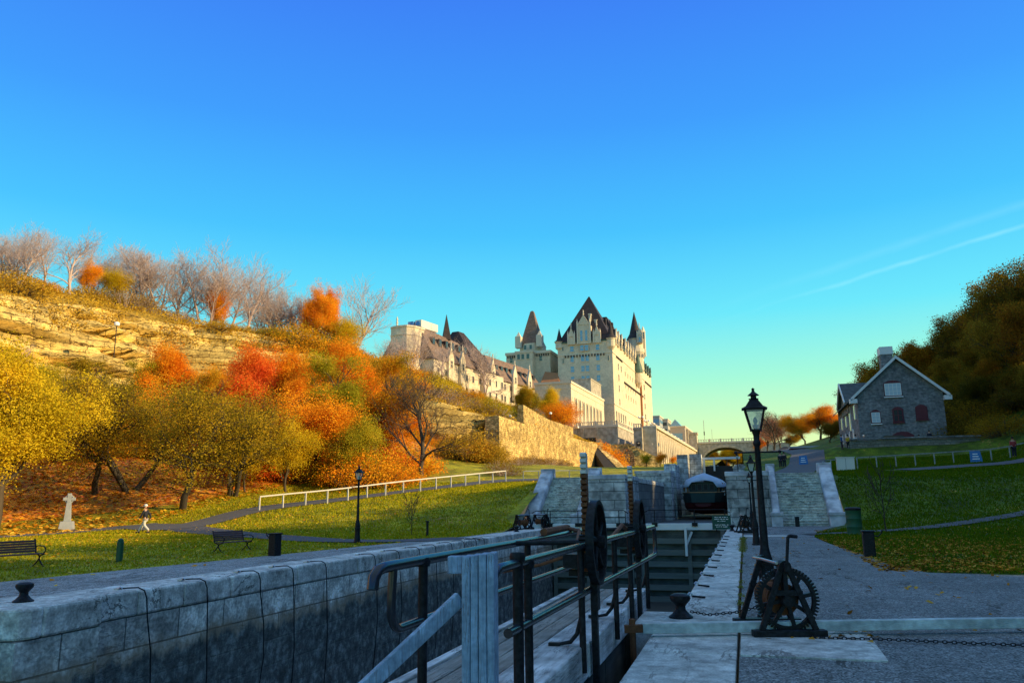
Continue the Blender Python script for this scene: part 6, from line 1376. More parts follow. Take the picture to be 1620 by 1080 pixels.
# ---- crab winch
def winch(pos, rz, lab):
    t = thing('crab_winch', lab, 'winch', pos, rz, 'crab winches beside the lock gates')
    for y, nm in ((-.5, 'front'), (.5, 'rear')):
        m = MB(); m.box(-.45, .45, y - .07, y + .07, .0, .075); m.build('foot_rail', 'black_iron', t, bevel=.008)
        m = MB(); m.bar((-.33, y, .07), (-.035, y, .84), .06, .07); m.build('leg', 'black_iron', t, bevel=.008)
        m = MB(); m.bar((.33, y, .07), (.035, y, .84), .06, .07); m.build('leg', 'black_iron', t, bevel=.008)
        m = MB(); m.box(-.20, .20, y - .02, y + .02, .48, .54); m.lathe([(.075, -.05), (.075, .05)], (0, y, .83), 14, 'Y'); m.box(-.06, .06, y - .03, y + .03, .76, .84); m.lathe([(.06, -.05), (.06, .05)], (0, y, .42), 14, 'Y'); m.bar((0, y, .42), (0, y, .78), .05, .04); m.build('bearing', 'black_iron', t, smooth=True)
    m = MB(); m.gear(.355, .395, -.035, .035, 56, (.03, -.40, .42), 'Y', hole=.315); g = m.build('gear_wheel', 'black_iron', t)
    m = MB()
    for k in range(8): a = 6.283 * k / 8 + .2; m.bar((.03 + .05 * math.cos(a), -.40, .42 + .05 * math.sin(a)), (.03 + .33 * math.cos(a), -.40, .42 + .33 * math.sin(a)), .045, .05, up=(0, 1, 0))
    m.lathe([(.095, -.05), (.095, .05)], (.03, -.40, .42), 16, 'Y'); m.build('spokes', 'black_iron', g)
    m = MB(); m.lathe([(.20, -.33), (.20, -.30), (.13, -.29), (.12, 0), (.13, .25), (.2, .26), (.2, .29)], (0, 0, .42), 20, 'Y'); d = m.build('drum', 'rust', t, smooth=True)
    m = MB()
    for k in range(7):
        ring = [(.145 * math.cos(a), -.22 + k * .065 + .06 * a / 6.283, .42 + .145 * math.sin(a)) for a in np.linspace(0, 6.283, 17)]; m.tube(ring, .018, 6, caps=False)
    m.build('wound_chain', 'rust', d, smooth=True)
    m = MB(); m.tube([(0, -.62, .83), (0, .62, .83)], .026, 10); m.gear(.04, .07, -.05, .05, 12, (0, -.40, .83), 'Y', hole=.02); m.build('axle', 'black_iron', t)
    m = MB(); m.box(-.07, .10, -.32, -.28, .66, .76); m.tube([(-.2, -.1, .62), (-.08, -.3, .68), (.05, -.35, .64)], .016, 6); m.tube([(-.09, -.5, .87), (-.12, .1, .88), (-.12, .5, .87)], .018, 8); m.build('pawl', 'steel', t)
    m = MB(); m.tube([(.0, -.6, .83), (.045, -.6, 1.20)], .02, 8); m.box(-.03, .03, -.63, -.57, .78, .88); h = m.build('crank', 'black_iron', t, smooth=True)
    MB().tube([(.045, -.6, 1.195), (.075, -.6, 1.205), (.16, -.6, 1.195)], [.02, .024, .022], 8).build('grip', 'black_iron', h, smooth=True)
    return t
wn = winch((.30, 11.22, .036), R(14), 'black crab winch with a big toothed gear beside the near lamp post')
again(wn, (-.1, 42.6, .03), R(10), 'black crab winch in front of the right pier by the far lamp posts')
again(wn, (-13.2, 47.5, .03), R(150), 'black crab winch at the left end of the far gate')
c_ = again(wn, (-12.6, 49.6, .03), R(60), 'second black crab winch close to the left stair foot')
# ---- shackles and cables
sh = thing('mooring_ring', 'small galvanised shackle and pin on the edge of the right coping', 'shackle', (-.93, 14.45, .035), 0, 'shackles along the right coping')
m = MB(); m.tube([(-.06, 0, .03), (.16, .0, .015)], .018, 8); m.tube([(.1, -.03, .02), (.16, 0, .02), (.1, .03, .02)], .014, 6); m.build('pin', 'black_iron', sh, smooth=True)
m = MB(); m.tube([(-.10, .0, .03), (-.13, 0, .06), (-.10, 0, .085), (-.06, 0, .07), (-.06, 0, .03)], .017, 8); m.build('ring', 'steel', sh, smooth=True)
for y in (16.3, 18.5, 20.7, 22.9, 25.2, 27.5, 30.0, 32.4, 35.0, 37.6): again(sh, (-.93, y, .035), R(r.uniform(-25, 25)))
CLAB = ['first hanging black cable from the pier block on the left lock wall', 'second hanging black cable from the pier block', 'third hanging black cable from the pier block', 'fourth hanging black cable from the pier block', 'fifth hanging black cable from the pier block']
for k, (u, v) in enumerate(((186, 936), (277, 921), (367, 908), (432, 900), (496, 892), (588, 880), (622, 874), (660, 869), (690, 865), (716, 861), (738, 858), (756, 855), (770, 853))):
    y = gz(u, v).y
    if k and y > 48: continue
    lab = CLAB[k] if k < 5 else 'hanging black cable far along the left lock wall, one of the smaller row'
    t = thing('hanging_cable', lab, 'cable', (XW, y, 0), 0, 'cables hanging down the left lock wall')
    rr_ = random.Random(k); s_ = rr_.uniform(-.05, .12)
    pts = [(-.42, 0, .07), (-.2, .02, .085), (.0, .05, .09), (.09, .12, .03), (.10, .19, -.12), (.09, .26, -.5), (.09, .34 + s_, -1.2), (.10, .40 + s_, -2.0), (.09, .36, -2.8), (.08, .25 - s_, -3.8)]
    MB().tube(pts, .014, 7).build('cable', 'black_iron', t, smooth=True)
    m = MB(); m.box(-.52, -.40, -.05, .05, .045, .075); m.tube([(-.44, 0, .06), (-.40, 0, .1), (-.34, 0, .075)], .016, 6); m.build('anchor', 'steel', t)
# ---- street lamps
def lamp(pos, lab):
    t = thing('street_lamp', lab, 'street lamp', pos, 0, 'black lantern street lamps')
    MB().lathe([(.19, 0), (.19, .05), (.15, .07), (.14, .25), (.125, .30), (.12, .62), (.135, .66), (.135, .70), (.12, .72), (.125, .80), (.115, .88), (.085, 1.0), (.068, 1.08), (.066, 1.12)], (0, 0, 0), 16).build('base', 'black_iron', t, smooth=True)
    MB().lathe([(.066, 1.1), (.052, 2.0), (.045, 2.72), (.062, 2.75), (.062, 2.79), (.048, 2.82), (.05, 2.90), (.075, 2.98)], (0, 0, 0), 14).build('pole', 'black_iron', t, smooth=True)
    m = MB(); m.tube([(-.34, 0, 2.62), (.34, 0, 2.62)], .014, 8)
    for s in (-1, 1): m.lathe([(.0, -.03), (.024, -.018), (.03, 0), (.024, .018), (.0, .03)], (s * .35, 0, 2.62), 10)
    m.build('crossbar', 'black_iron', t, smooth=True)
    m = MB(); zb, zt, wb, wt = 3.0, 3.32, .075, .155
    for sx in (-1, 1):
        for sy in (-1, 1): m.bar((sx * wb, sy * wb, zb - .02), (sx * wt, sy * wt, zt + .01), .026, .026)
    m.box(-wt - .015, wt + .015, -wt - .015, wt + .015, zt, zt + .02); m.box(-wb - .02, wb + .02, -wb - .02, wb + .02, zb - .03, zb)
    l = m.build('lantern_frame', 'black_iron', t)
    m = MB(); e = .006; m.hexa([(-wb + e, -wb + e, zb), (wb - e, -wb + e, zb), (wb - e, wb - e, zb), (-wb + e, wb - e, zb)], [(-wt + e, -wt + e, zt), (wt - e, -wt + e, zt), (wt - e, wt - e, zt), (-wt + e, wt - e, zt)]); m.build('glass', 'lamp_pane', l)
    m = MB(); m.lathe([(.03, 0), (.03, .07), (.018, .08), (.034, .12), (.034, .16), (.015, .2), (0, .21)], (0, 0, zb), 12); m.build('bulb', 'cross_stone', l, smooth=True)
    m = MB(); m.lathe([(wt * 1.414 + .075, zt + .02), (wt * 1.414 - .02, zt + .06), (.10, zt + .17), (.085, zt + .18)], (0, 0, 0), 4, ph=math.pi / 4); m.lathe([(.075, zt + .18), (.085, zt + .195), (.05, zt + .2), (.045, zt + .24), (.10, zt + .25), (.03, zt + .31), (.02, zt + .34), (.028, zt + .36), (.0, zt + .385)], (0, 0, 0), 12)
    m.build('lantern_roof', 'black_iron', t); return t
mm, tt = newmat('lamp_pane'); g1 = NN(tt, 'ShaderNodeBsdfPrincipled'); g1.inputs['Base Color'].default_value = (.75, .8, .7, 1); g1.inputs['Roughness'].default_value = .3; g1.inputs['Alpha'].default_value = .45; oo = NN(tt, 'ShaderNodeOutputMaterial'); tt.links.new(g1.outputs[0], oo.inputs[0]); MATS['lamp_pane'] = mm
lp = lamp((.235, 12.5, .012), 'tall black lantern lamp post just behind the near crab winch')
zt_ = gy(1194, 614, 12.5).z; lp.scale = (zt_ / 3.705,) * 3
LS = zt_ / 3.705
for (x, y, z_, lab) in ((gz(1197, 862).x, gz(1197, 862).y, .012, 'black lantern lamp post in the middle of the right path'), (.35, 52.6, .012, 'black lantern lamp post close to the stained right pier'), (-.5, 93, 3.5, 'distant black lantern lamp post in front of the bridge pylon'),
                      (gz(565, 859).x, gz(565, 859).y, .03, 'black lantern lamp post alone beside the left path')):
    again(lp, (x, y, z_), 0, lab)
# cliff lamps and path lamps with round heads
cl = thing('globe_lamp', 'round headed lamp on the cliff path above the orange tree', 'street lamp', at(183, 560, 92), 0)
p = gd(183, 533, 92); cl.location = p
m = MB(); m.tube([(0, 0, 0), (.6, 0, 0)], .0001, 4) if False else m.tube([(0, 0, -2.5), (0, 0, 1.4)], .06, 6); m.build('pole', 'black_iron', cl)
MB().lathe([(.05, -.3), (.28, -.2), (.34, 0), (.28, .2), (.05, .3)], (0, 0, 1.6), 10).build('globe', 'globe', cl, smooth=True)
for u, v, D, lab in ((807, 660, 150, 'round headed path lamp above the near end of the rough wall'), (866, 676, 165, 'round headed path lamp below the gold trees'), (871, 655, 175, 'round headed lamp among the gold trees'), (914, 677, 188, 'round headed lamp in front of the terrace block')):
    p = gd(u, v, D); again(cl, (p.x, p.y, p.z - 1.4), 0, lab)
# ---- far gate
fg = thing('lock_gate', 'closed far lock gate of dark planks with a white beam and black railing', 'lock gate', (-6.5, 49.8, 0))
m = MB(); m.box(-14.2, -6.45, 49.7, 50.1, -.1, .28); m.box(-6.44, -1.12, 49.72, 50.12, -.1, .29); P_(m, 'beam', 'white_trim', fg, bevel=.02)
m = MB(); m.box(-11.85, -1.15, 49.95, 50.15, -4.3, -.11); P_(m, 'gate_boards', 'gate_wood', fg)
m = MB()
for k in range(6): z_ = -.75 - k * .68; m.box(-11.85, -1.15, 49.72, 49.94, z_ - .16, z_ + .16)
M('gate_timber', [(.09, .10, .09), (.17, .18, .155)], 1.2, .8, stretch=(.5, 1, 5))
P_(m, 'cross_beam', 'gate_timber', fg)
for x in (-11.7, -9.6, -6.9, -6.2, -3.4, -1.4): P_(MB().box(x - .12, x + .12, 49.66, 49.72, -4.3, -.11), 'upright', 'gate_timber', fg)
m = MB(); m.box(-3.62, -3.48, 49.3, 49.6, -1.6, .05); m.bar((-3.55, 49.45, -1.0), (-3.2, 49.7, -.2), .1); P_(m, 'strut', 'white_trim', fg)
for x0, x1 in ((-13.2, -7.0), (-6.0, -.9)):
    m = MB(); m.tube([(x0, 49.8, .98), (x0 + .25, 49.8, 1.1), (x1 - .3, 49.8, 1.1), (x1, 49.8, .9)], .03, 6); P_(m, 'handrail', 'black_iron', fg); m = MB(); m.tube([(x0 + .4, 49.8, .7), (x1 - .2, 49.8, .7)], .025, 6); P_(m, 'lower_rail', 'black_iron', fg)
for x in (-12.4, -12.0, -10.2, -9.85, -7.6, -7.2, -5.4, -3.0, -1.2):
    m = MB(); m.tube([(x, 49.8, .28), (x, 49.8, 1.1)], .028, 6); m.box(x - .17, x + .17, 49.64, 49.9, .12, .34); P_(m, 'post', 'black_iron', fg)
# green notice at its right end
sg = thing('notice_sign', 'dark green notice board with small white lettering at the right end of the far gate', 'sign', (-1.35, 47.2, 0))
m = MB(); m.box(-.52, .52, -.02, .02, .02, .80); m.build('board', 'sign_green', sg); m = MB(); m.tube([(-.3, .05, -.1), (-.3, .05, .7)], .03, 6); m.build('leg', 'black_iron', sg); m = MB(); m.tube([(.3, .05, -.1), (.3, .05, .7)], .03, 6); m.build('leg', 'black_iron', sg)
m = MB()
for row, words in enumerate(((.2, .16, .06, .12, .08), (.2, .08, .12, .1, .16), (.12, .04, .24), (), (.2, .1, .24, .1), (.14, .04, .08, .26))):
    tot = sum(words) + .035 * (len(words) - 1) if words else 0; x = -tot / 2
    for w_ in words:
        n = max(1, int(w_ / .028))
        for q in range(n): hh = r.choice([.03, .045, .03, .05]); m.box(x + q * .028 + .004, x + q * .028 + .024, -.026, -.021, .68 - row * .105, .68 - row * .105 + hh)
        x += w_ + .035
m.build('lettering', 'letter_white', sg)
# ---- covered boat
bt = thing('tour_boat', 'red and green canal boat laid up under a grey blue tarpaulin', 'boat', (-3.95, 84, .25), R(-1))
def hull(sections, name, mat):
    m = MB(); n = len(sections[0][1]); V = []; 
    for y, prof in sections: V += [(x, y, z_) for x, z_ in prof]
    fs = [(i * n + j, (i + 1) * n + j, (i + 1) * n + j + 1, i * n + j + 1) for i in range(len(sections) - 1) for j in range(n - 1)] + [tuple(range(n)), tuple((len(sections) - 1) * n + j for j in range(n))[::-1]]
    return m.add(V, fs).build(name, mat, bt, smooth=True)
def prof(w, z0, z1, dr=0): return [(-w, z1), (-w * .98, z0 + (z1 - z0) * .55), (-w * .78, z0 + (z1 - z0) * .2), (-w * .25, z0 + .0), (0, z0 - dr), (w * .25, z0), (w * .78, z0 + (z1 - z0) * .2), (w * .98, z0 + (z1 - z0) * .55), (w, z1)]
hull([(-2.2, prof(.8, .75, 1.15)), (-1.6, prof(1.45, .35, 1.15)), (-.6, prof(1.95, .1, 1.15)), (1, prof(2.1, 0, 1.15)), (9, prof(2.15, 0, 1.15))], 'lower_hull', 'hull_red')
hull([(-2.35, [(-1.2, 2.1), (-1.1, 1.16), (1.1, 1.16), (1.2, 2.1)]), (-1.6, [(-1.85, 2.1), (-1.6, 1.16), (1.6, 1.16), (1.85, 2.1)]), (-.4, [(-2.15, 2.1), (-2.02, 1.16), (2.02, 1.16), (2.15, 2.1)]), (9, [(-2.2, 2.1), (-2.15, 1.16), (2.15, 1.16), (2.2, 2.1)])], 'upper_hull', 'hull_green')
MB().tube([(-2.1, -.7, 2.15), (-1.3, -2.2, 2.15), (0, -2.4, 2.15), (1.3, -2.2, 2.15), (2.1, -.7, 2.15)], .06, 8).build('rub_rail', 'boat_wood', bt, smooth=True)
m = MB(); m.box(-1.35, 1.35, -1.4, 9, 2.1, 3.2); m.build('cabin', 'hull_green', bt)
for k in range(4): o = MB().box(-1.16 + k * .6, -.68 + k * .6, -1.46, -1.405, 2.35, 3.0).build('cabin_window', 'win_dim', bt); MB().box(-1.11 + k * .6, -.73 + k * .6, -1.49, -1.465, 2.4, 2.95).build('pane', 'dark_gap', o)
for s in (-1, 1): MB().hexa([(s * 1.45, -1.2, 1.75), (s * 2.1, -.7, 1.85), (s * 2.1, -.66, 1.85), (s * 1.45, -1.16, 1.75)], [(s * 1.45, -1.2, 2.2), (s * 2.1, -.7, 2.3), (s * 2.1, -.66, 2.3), (s * 1.45, -1.16, 2.2)]).build('name_board', 'white_trim', bt)
for x, y in ((-1.9, -.7), (1.9, -.7), (-1.55, -1.2), (1.55, -1.2), (-2.05, .4), (2.05, .4)): MB().box(x - .06, x + .06, y - .06, y + .06, 2.1, 3.1).build('awning_post', 'boat_wood', bt)
ys = [-1.9, -1.2, 0, 2, 4, 6, 9]; V = []; cols_ = 9
for y in ys:
    zz = 4.15 if y > -1 else (3.75 if y > -1.5 else 3.35); k = 1 if y > -1 else (.9 if y > -1.5 else .62)
    for j in range(cols_):
        a = j / (cols_ - 1) * 2 - 1; x = a * 2.3 * k; z_ = 3.15 + (zz - 3.15) * (1 - abs(a) ** 1.15) - (.45 if abs(a) == 1 else 0) + .05 * math.sin(y * 2 + j); V.append((x, y, z_))
I = np.arange(len(V)).reshape(-1, cols_); Fq = np.stack([I[:-1, :-1], I[:-1, 1:], I[1:, 1:], I[1:, :-1]], 2).reshape(-1, 4)
tp_ = npmesh('tarpaulin', V, Fq, 'tarp', bt); md = tp_.modifiers.new('th', 'SOLIDIFY'); md.thickness = .03
# ---- white railing on the left, grey one on the right
def railing(name, lab, pts, n, hh, mat, w, midrail=False, cat='railing'):
    t = thing(name, lab, cat, tuple(pts[0])); o0 = Vector(pts[0]); P = [Vector(p) for p in pts]; L = [0]
    for a, b in zip(P[:-1], P[1:]): L.append(L[-1] + (b - a).length)
    def ev(s):
        for i in range(len(P) - 1):
            if s <= L[i + 1] + 1e-6: q = P[i] + (P[i + 1] - P[i]) * ((s - L[i]) / (L[i + 1] - L[i])); return Vector((q.x, q.y, hz(q.x, q.y)))
        return Vector((P[-1].x, P[-1].y, hz(P[-1].x, P[-1].y)))
    Q = [ev(L[-1] * i / n) for i in range(n + 1)]; tops = [q + Vector((0, 0, hh)) for q in Q]
    for q in Q: MB().box(q.x - w / 2 - o0.x, q.x + w / 2 - o0.x, q.y - w / 2 - o0.y, q.y + w / 2 - o0.y, q.z - .3 - o0.z, q.z + hh - w * .6 - o0.z).build('post', mat, t)
    m = MB()
    for a, b in zip(tops[:-1], tops[1:]): m.bar(a - o0, b - o0 + (b - a).normalized() * .02, w * 1.05, w)
    m.build('top_rail', mat, t)
    return t
p_ = [Vector((q.x, q.y, hz(q.x, q.y))) for q in RAIL_L]
railing('railing', 'cream white railing climbing the left lawn in the sun', p_, 14, 1.08, 'cream_paint', .10)
p4 = [p_[-1] + Vector((1.6, .9, 0)), Vector((-16.5, 80.5, 0)), Vector((-14, 80.5, 0))]; p4 = [Vector((q.x, q.y, hz(q.x, q.y))) for q in p4]
railing('railing', 'grey end of the left railing behind the stair top', p4, 5, 1.0, 'galvanised', .08)
p5 = [gd(1357, 741, 72), gd(1480, 737, 72), gd(1720, 728, 72)]; p5 = [Vector((q.x, q.y, hz(q.x, q.y))) for q in p5]
railing('railing', 'long grey pipe railing along the top of the shaded lawn', p5, 12, 1.05, 'galvanised', .09)
p6 = [gd(1303, 746, 71), gd(1328, 744, 72)]; p6 = [Vector((q.x, q.y, hz(q.x, q.y))) for q in p6]
railing('railing', 'short grey railing between the stair newel and the white cabinet', p6, 2, 1.0, 'galvanised', .07)
q = gd(1339, 744, 71.5); wb = thing('utility_cabinet', 'flat white utility cabinet by the grey railing', 'cabinet', (q.x, q.y, hz(q.x, q.y)))
MB().box(-.75, .75, 0, .5, -.3, 1.15).build('body', 'white_panel', wb); MB().box(-.8, .8, -.05, .55, 1.152, 1.2).build('lid', 'white_trim', wb); MB().box(-.02, .02, -.02, -.002, .1, 1.1).build('door_seam', 'galvanised', wb)
q = gd(1546, 736, 71); bs_ = thing('folding_sign', 'bright blue folding sign behind the grey railing', 'sign', (q.x, q.y, hz(q.x, q.y)))
MB().hexa([(-.5, 0, 0), (.5, 0, 0), (.5, .05, 0), (-.5, .05, 0)], [(-.42, .2, 1.05), (.42, .2, 1.05), (.42, .25, 1.05), (-.42, .25, 1.05)]).build('panel', 'sign_blue', bs_)
m = MB()
for k in range(3): m.box(-.3 + .04 * k, .28 - .05 * k, .04 + .05 * k, .08 + .05 * k, .3 + k * .22, .38 + k * .22)
m.build('lettering', 'letter_white', bs_)
q = gd(1272, 740, 90); b2 = again(bs_, (q.x, q.y, hz(q.x, q.y)), 0, 'bright blue sign on the right road beyond the stairs')
# ---- bins, posts
def bin_(pos, lab, w=.31, h=.70, mat='black_iron'):
    t = thing('litter_bin', lab, 'litter bin', pos, 0, 'dark square litter bins'); m = MB(); m.box(-w / 2, w / 2, -w / 2, w / 2, 0, h); m.build('body', mat, t, bevel=.03); MB().box(-w / 2 - .02, w / 2 + .02, -w / 2 - .02, w / 2 + .02, h, h + .05).build('lid', mat, t, bevel=.015)
    MB().tube([(w / 2, 0, h - .1), (w / 2 + .12, 0, h - .12), (w / 2 + .22, 0, h - .02), (w / 2 + .24, 0, h + .06)], .02, 6).build('handle', mat, t); return t
q = gz(1373, 880); bn = bin_((q.x + .06, q.y, 0), 'black litter bin at the edge of the shaded right grass')
q = gz(434, 880); again(bn, (q.x, q.y, .02), R(170), 'black litter bin on the left grass beside the bench')
q = gz(1262, 833); again(bn, (q.x, q.y, .012), 0, 'small dark bin at the foot of the right stone steps', scale=.8)
q = gz(1353, 846); gb = thing('waste_barrel', 'dark green ribbed waste barrel on the shaded right lawn', 'barrel', (q.x, q.y, hz(q.x, q.y)))
MB().lathe([(.34, 0), (.34, .05), (.33, .08), (.34, .35), (.35, .37), (.34, .39), (.34, .72), (.35, .74), (.34, .76), (.34, 1.12), (.355, 1.14)], (0, 0, 0), 20).build('body', 'green_paint', gb, smooth=True); MB().lathe([(.36, 1.12), (.36, 1.2), (.30, 1.25), (0, 1.27)], (0, 0, 0), 20).build('lid', 'black_iron', gb, smooth=True)
q = gz(188, 889); gp = thing('marker_post', 'dark green round topped marker post on the left lawn', 'post', (q.x, q.y, .01)); gp.scale = (.8, .8, .74); MB().box(-.11, .11, -.09, .09, 0, .85).build('post', 'green_paint', gp, bevel=.04); MB().lathe([(.11, .85), (.10, .92), (.05, .96), (0, .97)], (0, 0, 0), 14).build('cap', 'green_paint', gp, smooth=True)
q = gz(676, 848); gp2 = thing('marker_post', 'small black marker post on the left lawn edge near the sapling', 'post', (q.x, q.y, .01)); MB().box(-.05, .05, -.05, .05, 0, .7).build('post', 'black_iron', gp2, bevel=.01); MB().box(-.08, .08, -.07, .07, .7, .78).build('cap', 'black_iron', gp2)
# ---- benches
def bench(pos, rz, lab):
    t = thing('park_bench', lab, 'bench', pos, rz, 'slatted park benches with iron arms'); L = 1.85
    m = MB()
    for k in range(4): m.box(-L / 2, L / 2, -.26 + k * .12, -.16 + k * .12, .43, .465)
    m.build('seat', 'bench_wood', t, bevel=.01)
    m = MB()
    for k in range(5): z_ = .50 + k * .085; y = .235 + k * .025; m.box(-L / 2, L / 2, y, y + .03, z_, z_ + .075)
    m.build('backrest', 'bench_wood', t, bevel=.008)
    for s in (-1, 1):
        x = s * (L / 2 - .03); m = MB(); m.tube([(x, -.30, 0), (x, -.12, .12), (x, -.02, .24), (x, .02, .38), (x, .22, .44), (x, .37, .96)], .026, 7)
        m.tube([(x, .34, 0), (x, .16, .12), (x, .04, .24), (x, -.06, .38), (x, -.28, .43)], .024, 7)
        m.tube([(x, .29, .68), (x, .1, .72), (x, -.2, .71), (x, -.33, .64), (x, -.33, .54), (x, -.24, .47)], .022, 7); m.build('iron_end', 'black_iron', t, smooth=True)
    return t
q = gz(20, 899); be = bench((q.x, q.y, .01), R(78), 'slatted park bench cut by the left frame edge'); be.scale = (.82,) * 3
q = gz(368, 873); again(be, (q.x, q.y, .01), R(82), 'slatted park bench beside the black bin on the left lawn')
# ---- celtic cross
def gterr(u, v):
    q = gz(u, v)
    for _ in range(12): q = gz(u, v, hz(q.x, q.y) * .7 + q.z * .3)
    return q
q = gterr(105, 838); cx_ = thing('stone_cross', 'grey stone celtic cross on a stepped pedestal beside the path', 'monument', (q.x, q.y, hz(q.x, q.y)), R(38))
MB().hexa([(-.55, -.45, -.3), (.55, -.45, -.3), (.55, .45, -.3), (-.55, .45, -.3)], [(-.42, -.34, .62), (.42, -.34, .62), (.42, .34, .62), (-.42, .34, .62)]).build('pedestal', 'cross_stone', cx_, bevel=.03)
MB().hexa([(-.24, -.14, .62), (.24, -.14, .62), (.24, .14, .62), (-.24, .14, .62)], [(-.15, -.10, 1.95), (.15, -.10, 1.95), (.15, .10, 1.95), (-.15, .10, 1.95)]).build('shaft', 'cross_stone', cx_, bevel=.015)
m = MB(); m.box(-.13, .13, -.1, .1, 1.951, 2.62); m.box(-.40, -.131, -.1, .1, 2.1, 2.32); m.box(.131, .40, -.1, .1, 2.1, 2.32); m.build('arms', 'cross_stone', cx_, bevel=.015)
m = MB(); ring = [(.27 * math.cos(a), 0, 2.21 + .27 * math.sin(a)) for a in np.linspace(0, 6.283, 25)]; m.tube(ring, .05, 8, caps=False); m.build('ring', 'cross_stone', cx_, smooth=True)
cx_.scale = ((gd(107, 780, q.y * math.cos(YAW) - q.x * math.sin(YAW)).z - hz(q.x, q.y)) / 2.62,) * 3
# ---- people
def skin(name, verts, edges, rad, mat, parent, root=0, sub=1):
    me = bpy.data.meshes.new(name); me.from_pydata(verts, edges, []); o = bpy.data.objects.new(name, me); COL.objects.link(o); me.materials.append(MATS[mat])
    md = o.modifiers.new('Skin', 'SKIN'); md.use_smooth_shade = True
    for i, v in enumerate(me.skin_vertices[0].data): v.radius = rad[i] if isinstance(rad[i], tuple) else (rad[i], rad[i]); v.use_root = (i == root)
    s = o.modifiers.new('Sub', 'SUBSURF'); s.levels = sub; s.render_levels = sub
    o.parent = parent; return o
def person(pos, rz, lab, top='jacket', legs='trousers', hat=None, pose='walk', sc=1.0, group=None):
    """faces +x; metres"""
    t = thing('person', lab, 'person', pos, rz, group)
    if pose == 'walk': hipz = .92; kf, af, tf = (.20, -.10, .52), (.42, -.10, .10), (.60, -.10, .05); kb, ab, tb = (.0, .10, .50), (-.34, .10, .16), (-.20, .10, .04); ef, hf = (.14, .24, 1.14), (.30, .22, .96); eb, hb = (-.20, -.24, 1.16), (-.22, -.26, .90)
    elif pose == 'sit': hipz = .5; kf, af, tf = (.42, -.12, .50), (.44, -.12, .08), (.58, -.12, .04); kb, ab, tb = (.42, .12, .50), (.44, .12, .08), (.58, .12, .04); ef, hf = (.1, .22, .72), (.32, .14, .62); eb, hb = (.1, -.22, .72), (.32, -.14, .62)
    else: hipz = .93; kf, af, tf = (.02, -.10, .5), (.0, -.11, .09), (.15, -.12, .04); kb, ab, tb = (.02, .10, .5), (.0, .11, .09), (.15, .12, .04); ef, hf = (.0, .25, 1.14), (.12, .22, .95); eb, hb = (.0, -.25, 1.14), (.12, -.22, .95)
    z = hipz; sh = z + .52; nk = z + .60; hd = z + .74
    S1, S2 = (0.02, .19, sh), (0.02, -.19, sh)
    if pose != 'walk' and pose != 'sit': pass
    V = [(0, 0, z), (0, 0, z + .25), (.01, 0, sh), (.02, 0, nk), (.03, 0, hd - .03), (.05, 0, hd + .06), (.02, 0, hd + .12), S1, ef, hf, (hf[0] + .05, hf[1], hf[2] - .07), S2, eb, hb, (hb[0] + .05, hb[1], hb[2] - .07), (0, -.10, z - .06), kf, af, tf, (0, .10, z - .06), kb, ab, tb]
    E_ = [(0, 1), (1, 2), (2, 3), (3, 4), (4, 5), (5, 6), (2, 7), (7, 8), (8, 9), (9, 10), (2, 11), (11, 12), (12, 13), (13, 14), (0, 15), (15, 16), (16, 17), (17, 18), (0, 19), (19, 20), (20, 21), (21, 22)]
    rd = [(.11, .15), (.10, .14), (.10, .15), .055, (.085, .075), (.095, .08), (.07, .06), .055, .042, .032, .035, .055, .042, .032, .035, .085, .058, .042, .035, .085, .058, .042, .035]
    skin('body', V, E_, rd, 'skin', t)
    Vj = [V[i] for i in (0, 1, 2, 3, 7, 8, 9, 11, 12, 13)]; Vj[0] = (0, 0, z - .06); Vj[3] = (.02, 0, nk - .03)
    skin('jacket', Vj, [(0, 1), (1, 2), (2, 3), (2, 4), (4, 5), (5, 6), (2, 7), (7, 8), (8, 9)], [(.15, .19), (.145, .18), (.13, .18), .07, .085, .07, .055, .085, .07, .055], top, t, 0)
    Vt = [(0, 0, z + .02), (0, -.10, z - .08), kf, af, (0, .10, z - .08), kb, ab]
    skin('trousers', Vt, [(0, 1), (1, 2), (2, 3), (0, 4), (4, 5), (5, 6)], [(.13, .16), .115, .095, .085, .115, .095, .085], legs, t, 0)
    for a, b in ((af, tf), (ab, tb)):
        m = MB(); m.bar((a[0] - .06, a[1], b[2]), (a[0] + .2, a[1], b[2] - .01 if pose != 'walk' else b[2]), .1, .09); m.build('shoe', 'shoe', t, bevel=.03)
    cz = hd + .10
    if hat: m = MB(); m.lathe([(.115, cz - .04), (.12, cz), (.10, cz + .07), (.05, cz + .105), (0, cz + .11)], (.03, 0, 0), 14); m.box(.1, .22, -.07, .07, cz - .045, cz - .025); m.build('cap', hat, t, smooth=True)
    else: MB().lathe([(.10, cz - .08), (.115, cz - .02), (.10, cz + .06), (.05, cz + .10), (0, cz + .105)], (.01, 0, 0), 12).build('hair', 'hair_dark', t, smooth=True)
    # face
    MB().lathe([(.0, -.02), (.014, 0), (.0, .025)], (.128, 0, hd + .01), 6).build('nose', 'skin', t)
    t.scale = (sc,) * 3; return t
q = gterr(228, 844); wk = person((q.x, q.y, hz(q.x, q.y) + .05), R(196), 'person in a dark jacket, pale trousers and white cap walking on the left path', 'jacket', 'trousers', 'cap_white', 'walk')
hgt_ = (gy(228, 800, q.y).z - hz(q.x, q.y)); wk.scale = (hgt_ / 1.79,) * 3
q = gd(1607, 733, 72); person((q.x, q.y, hz(q.x, q.y)), R(100), 'person in a dull red top standing at the grey railing', 'cloth_red', 'jacket', None, 'stand', 1.0)
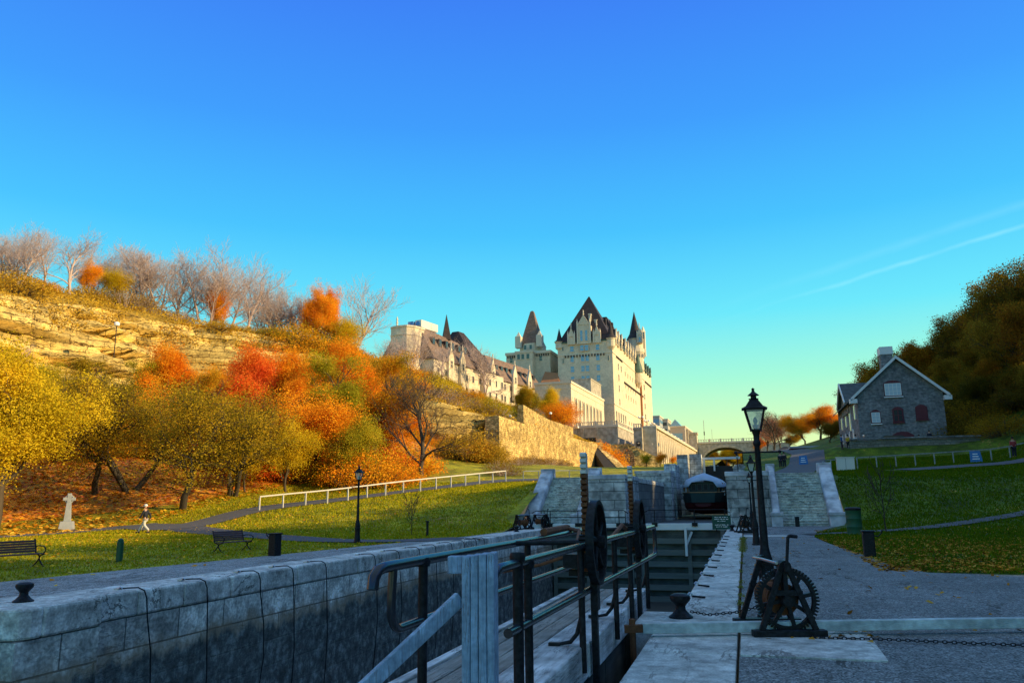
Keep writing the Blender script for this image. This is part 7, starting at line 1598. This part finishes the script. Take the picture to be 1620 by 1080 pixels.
for u, D, lab, c_, po, hat in ((1334, 94, 'person in blue at the left end of the terrace wall', 'cloth_blue', 'stand', None), (1344, 94, 'person in a yellow and black coat on the terrace', 'cloth_yellow', 'stand', None), (1357, 94, 'person in white and blue by the house corner', 'cap_white', 'stand', None), (1370, 95, 'person in dark clothes with a white cap at the house corner', 'cloth_grey', 'stand', 'cap_white'), (1476, 93, 'person in black seated before the house wall', 'jacket', 'stand', None), (1459, 94, 'person in bright green sitting by the maroon door', 'cloth_green', 'sit', None)):
    p = gd(u, 705, D); person((p.x, p.y + 1.2, 7.45 if u < 1400 else 7.75), R(u * 7), lab, c_, 'jacket', hat, po, .95)
for u, lab in ((1236, 'left of two small dark figures on the road beyond the steps'), (1242, 'right of two small dark figures on the road beyond the steps')):
    p = gd(u, 745, 88); person((p.x, p.y, hz(p.x, p.y)), R(90), lab, 'jacket', 'jacket', 'cap_white' if u == 1236 else None, 'stand', .95)
for u, v, D, lab in ((8, 470, 97, 'tiny person in a red coat on the ledge at the far left'), (73, 493, 93, 'tiny person with a red hood on the cliff ledge')):
    p = gd(u, v, D); i = int(np.searchsorted(LY, p.y)); c = cidx(LSUB, 8) + 3; x, z_ = LG[i, c]; person((x, p.y, z_), 0, lab, 'cloth_red' if u < 20 else 'jacket', 'jacket', None, 'stand', 1.0)
# ---- car on the terrace
q = gd(1421, 706, 97); car = thing('parked_car', 'dark estate car parked in front of the maroon house door', 'car', (q.x, q.y + .3, 7.7), hyaw)
m = MB(); m.prism([(-2.1, .35), (2.0, .35), (2.1, .75), (1.5, .95), (1.0, 1.0), (.6, 1.42), (-1.5, 1.48), (-2.0, 1.0), (-2.15, .8)], -.85, .85, 'Y'); m.build('body', 'hull_green', car, bevel=.06)
m = MB(); m.prism([(.85, 1.02), (.52, 1.36), (-1.4, 1.41), (-1.75, 1.02)], -.87, -.852, 'Y'); m.build('side_window', 'win_dark', car)
for x in (-1.35, 1.35):
    for y in (-.8, .8): MB().lathe([(.32, -.1), (.33, 0), (.32, .1)], (x, y, .33), 14, 'Y').build('wheel', 'shoe', car)
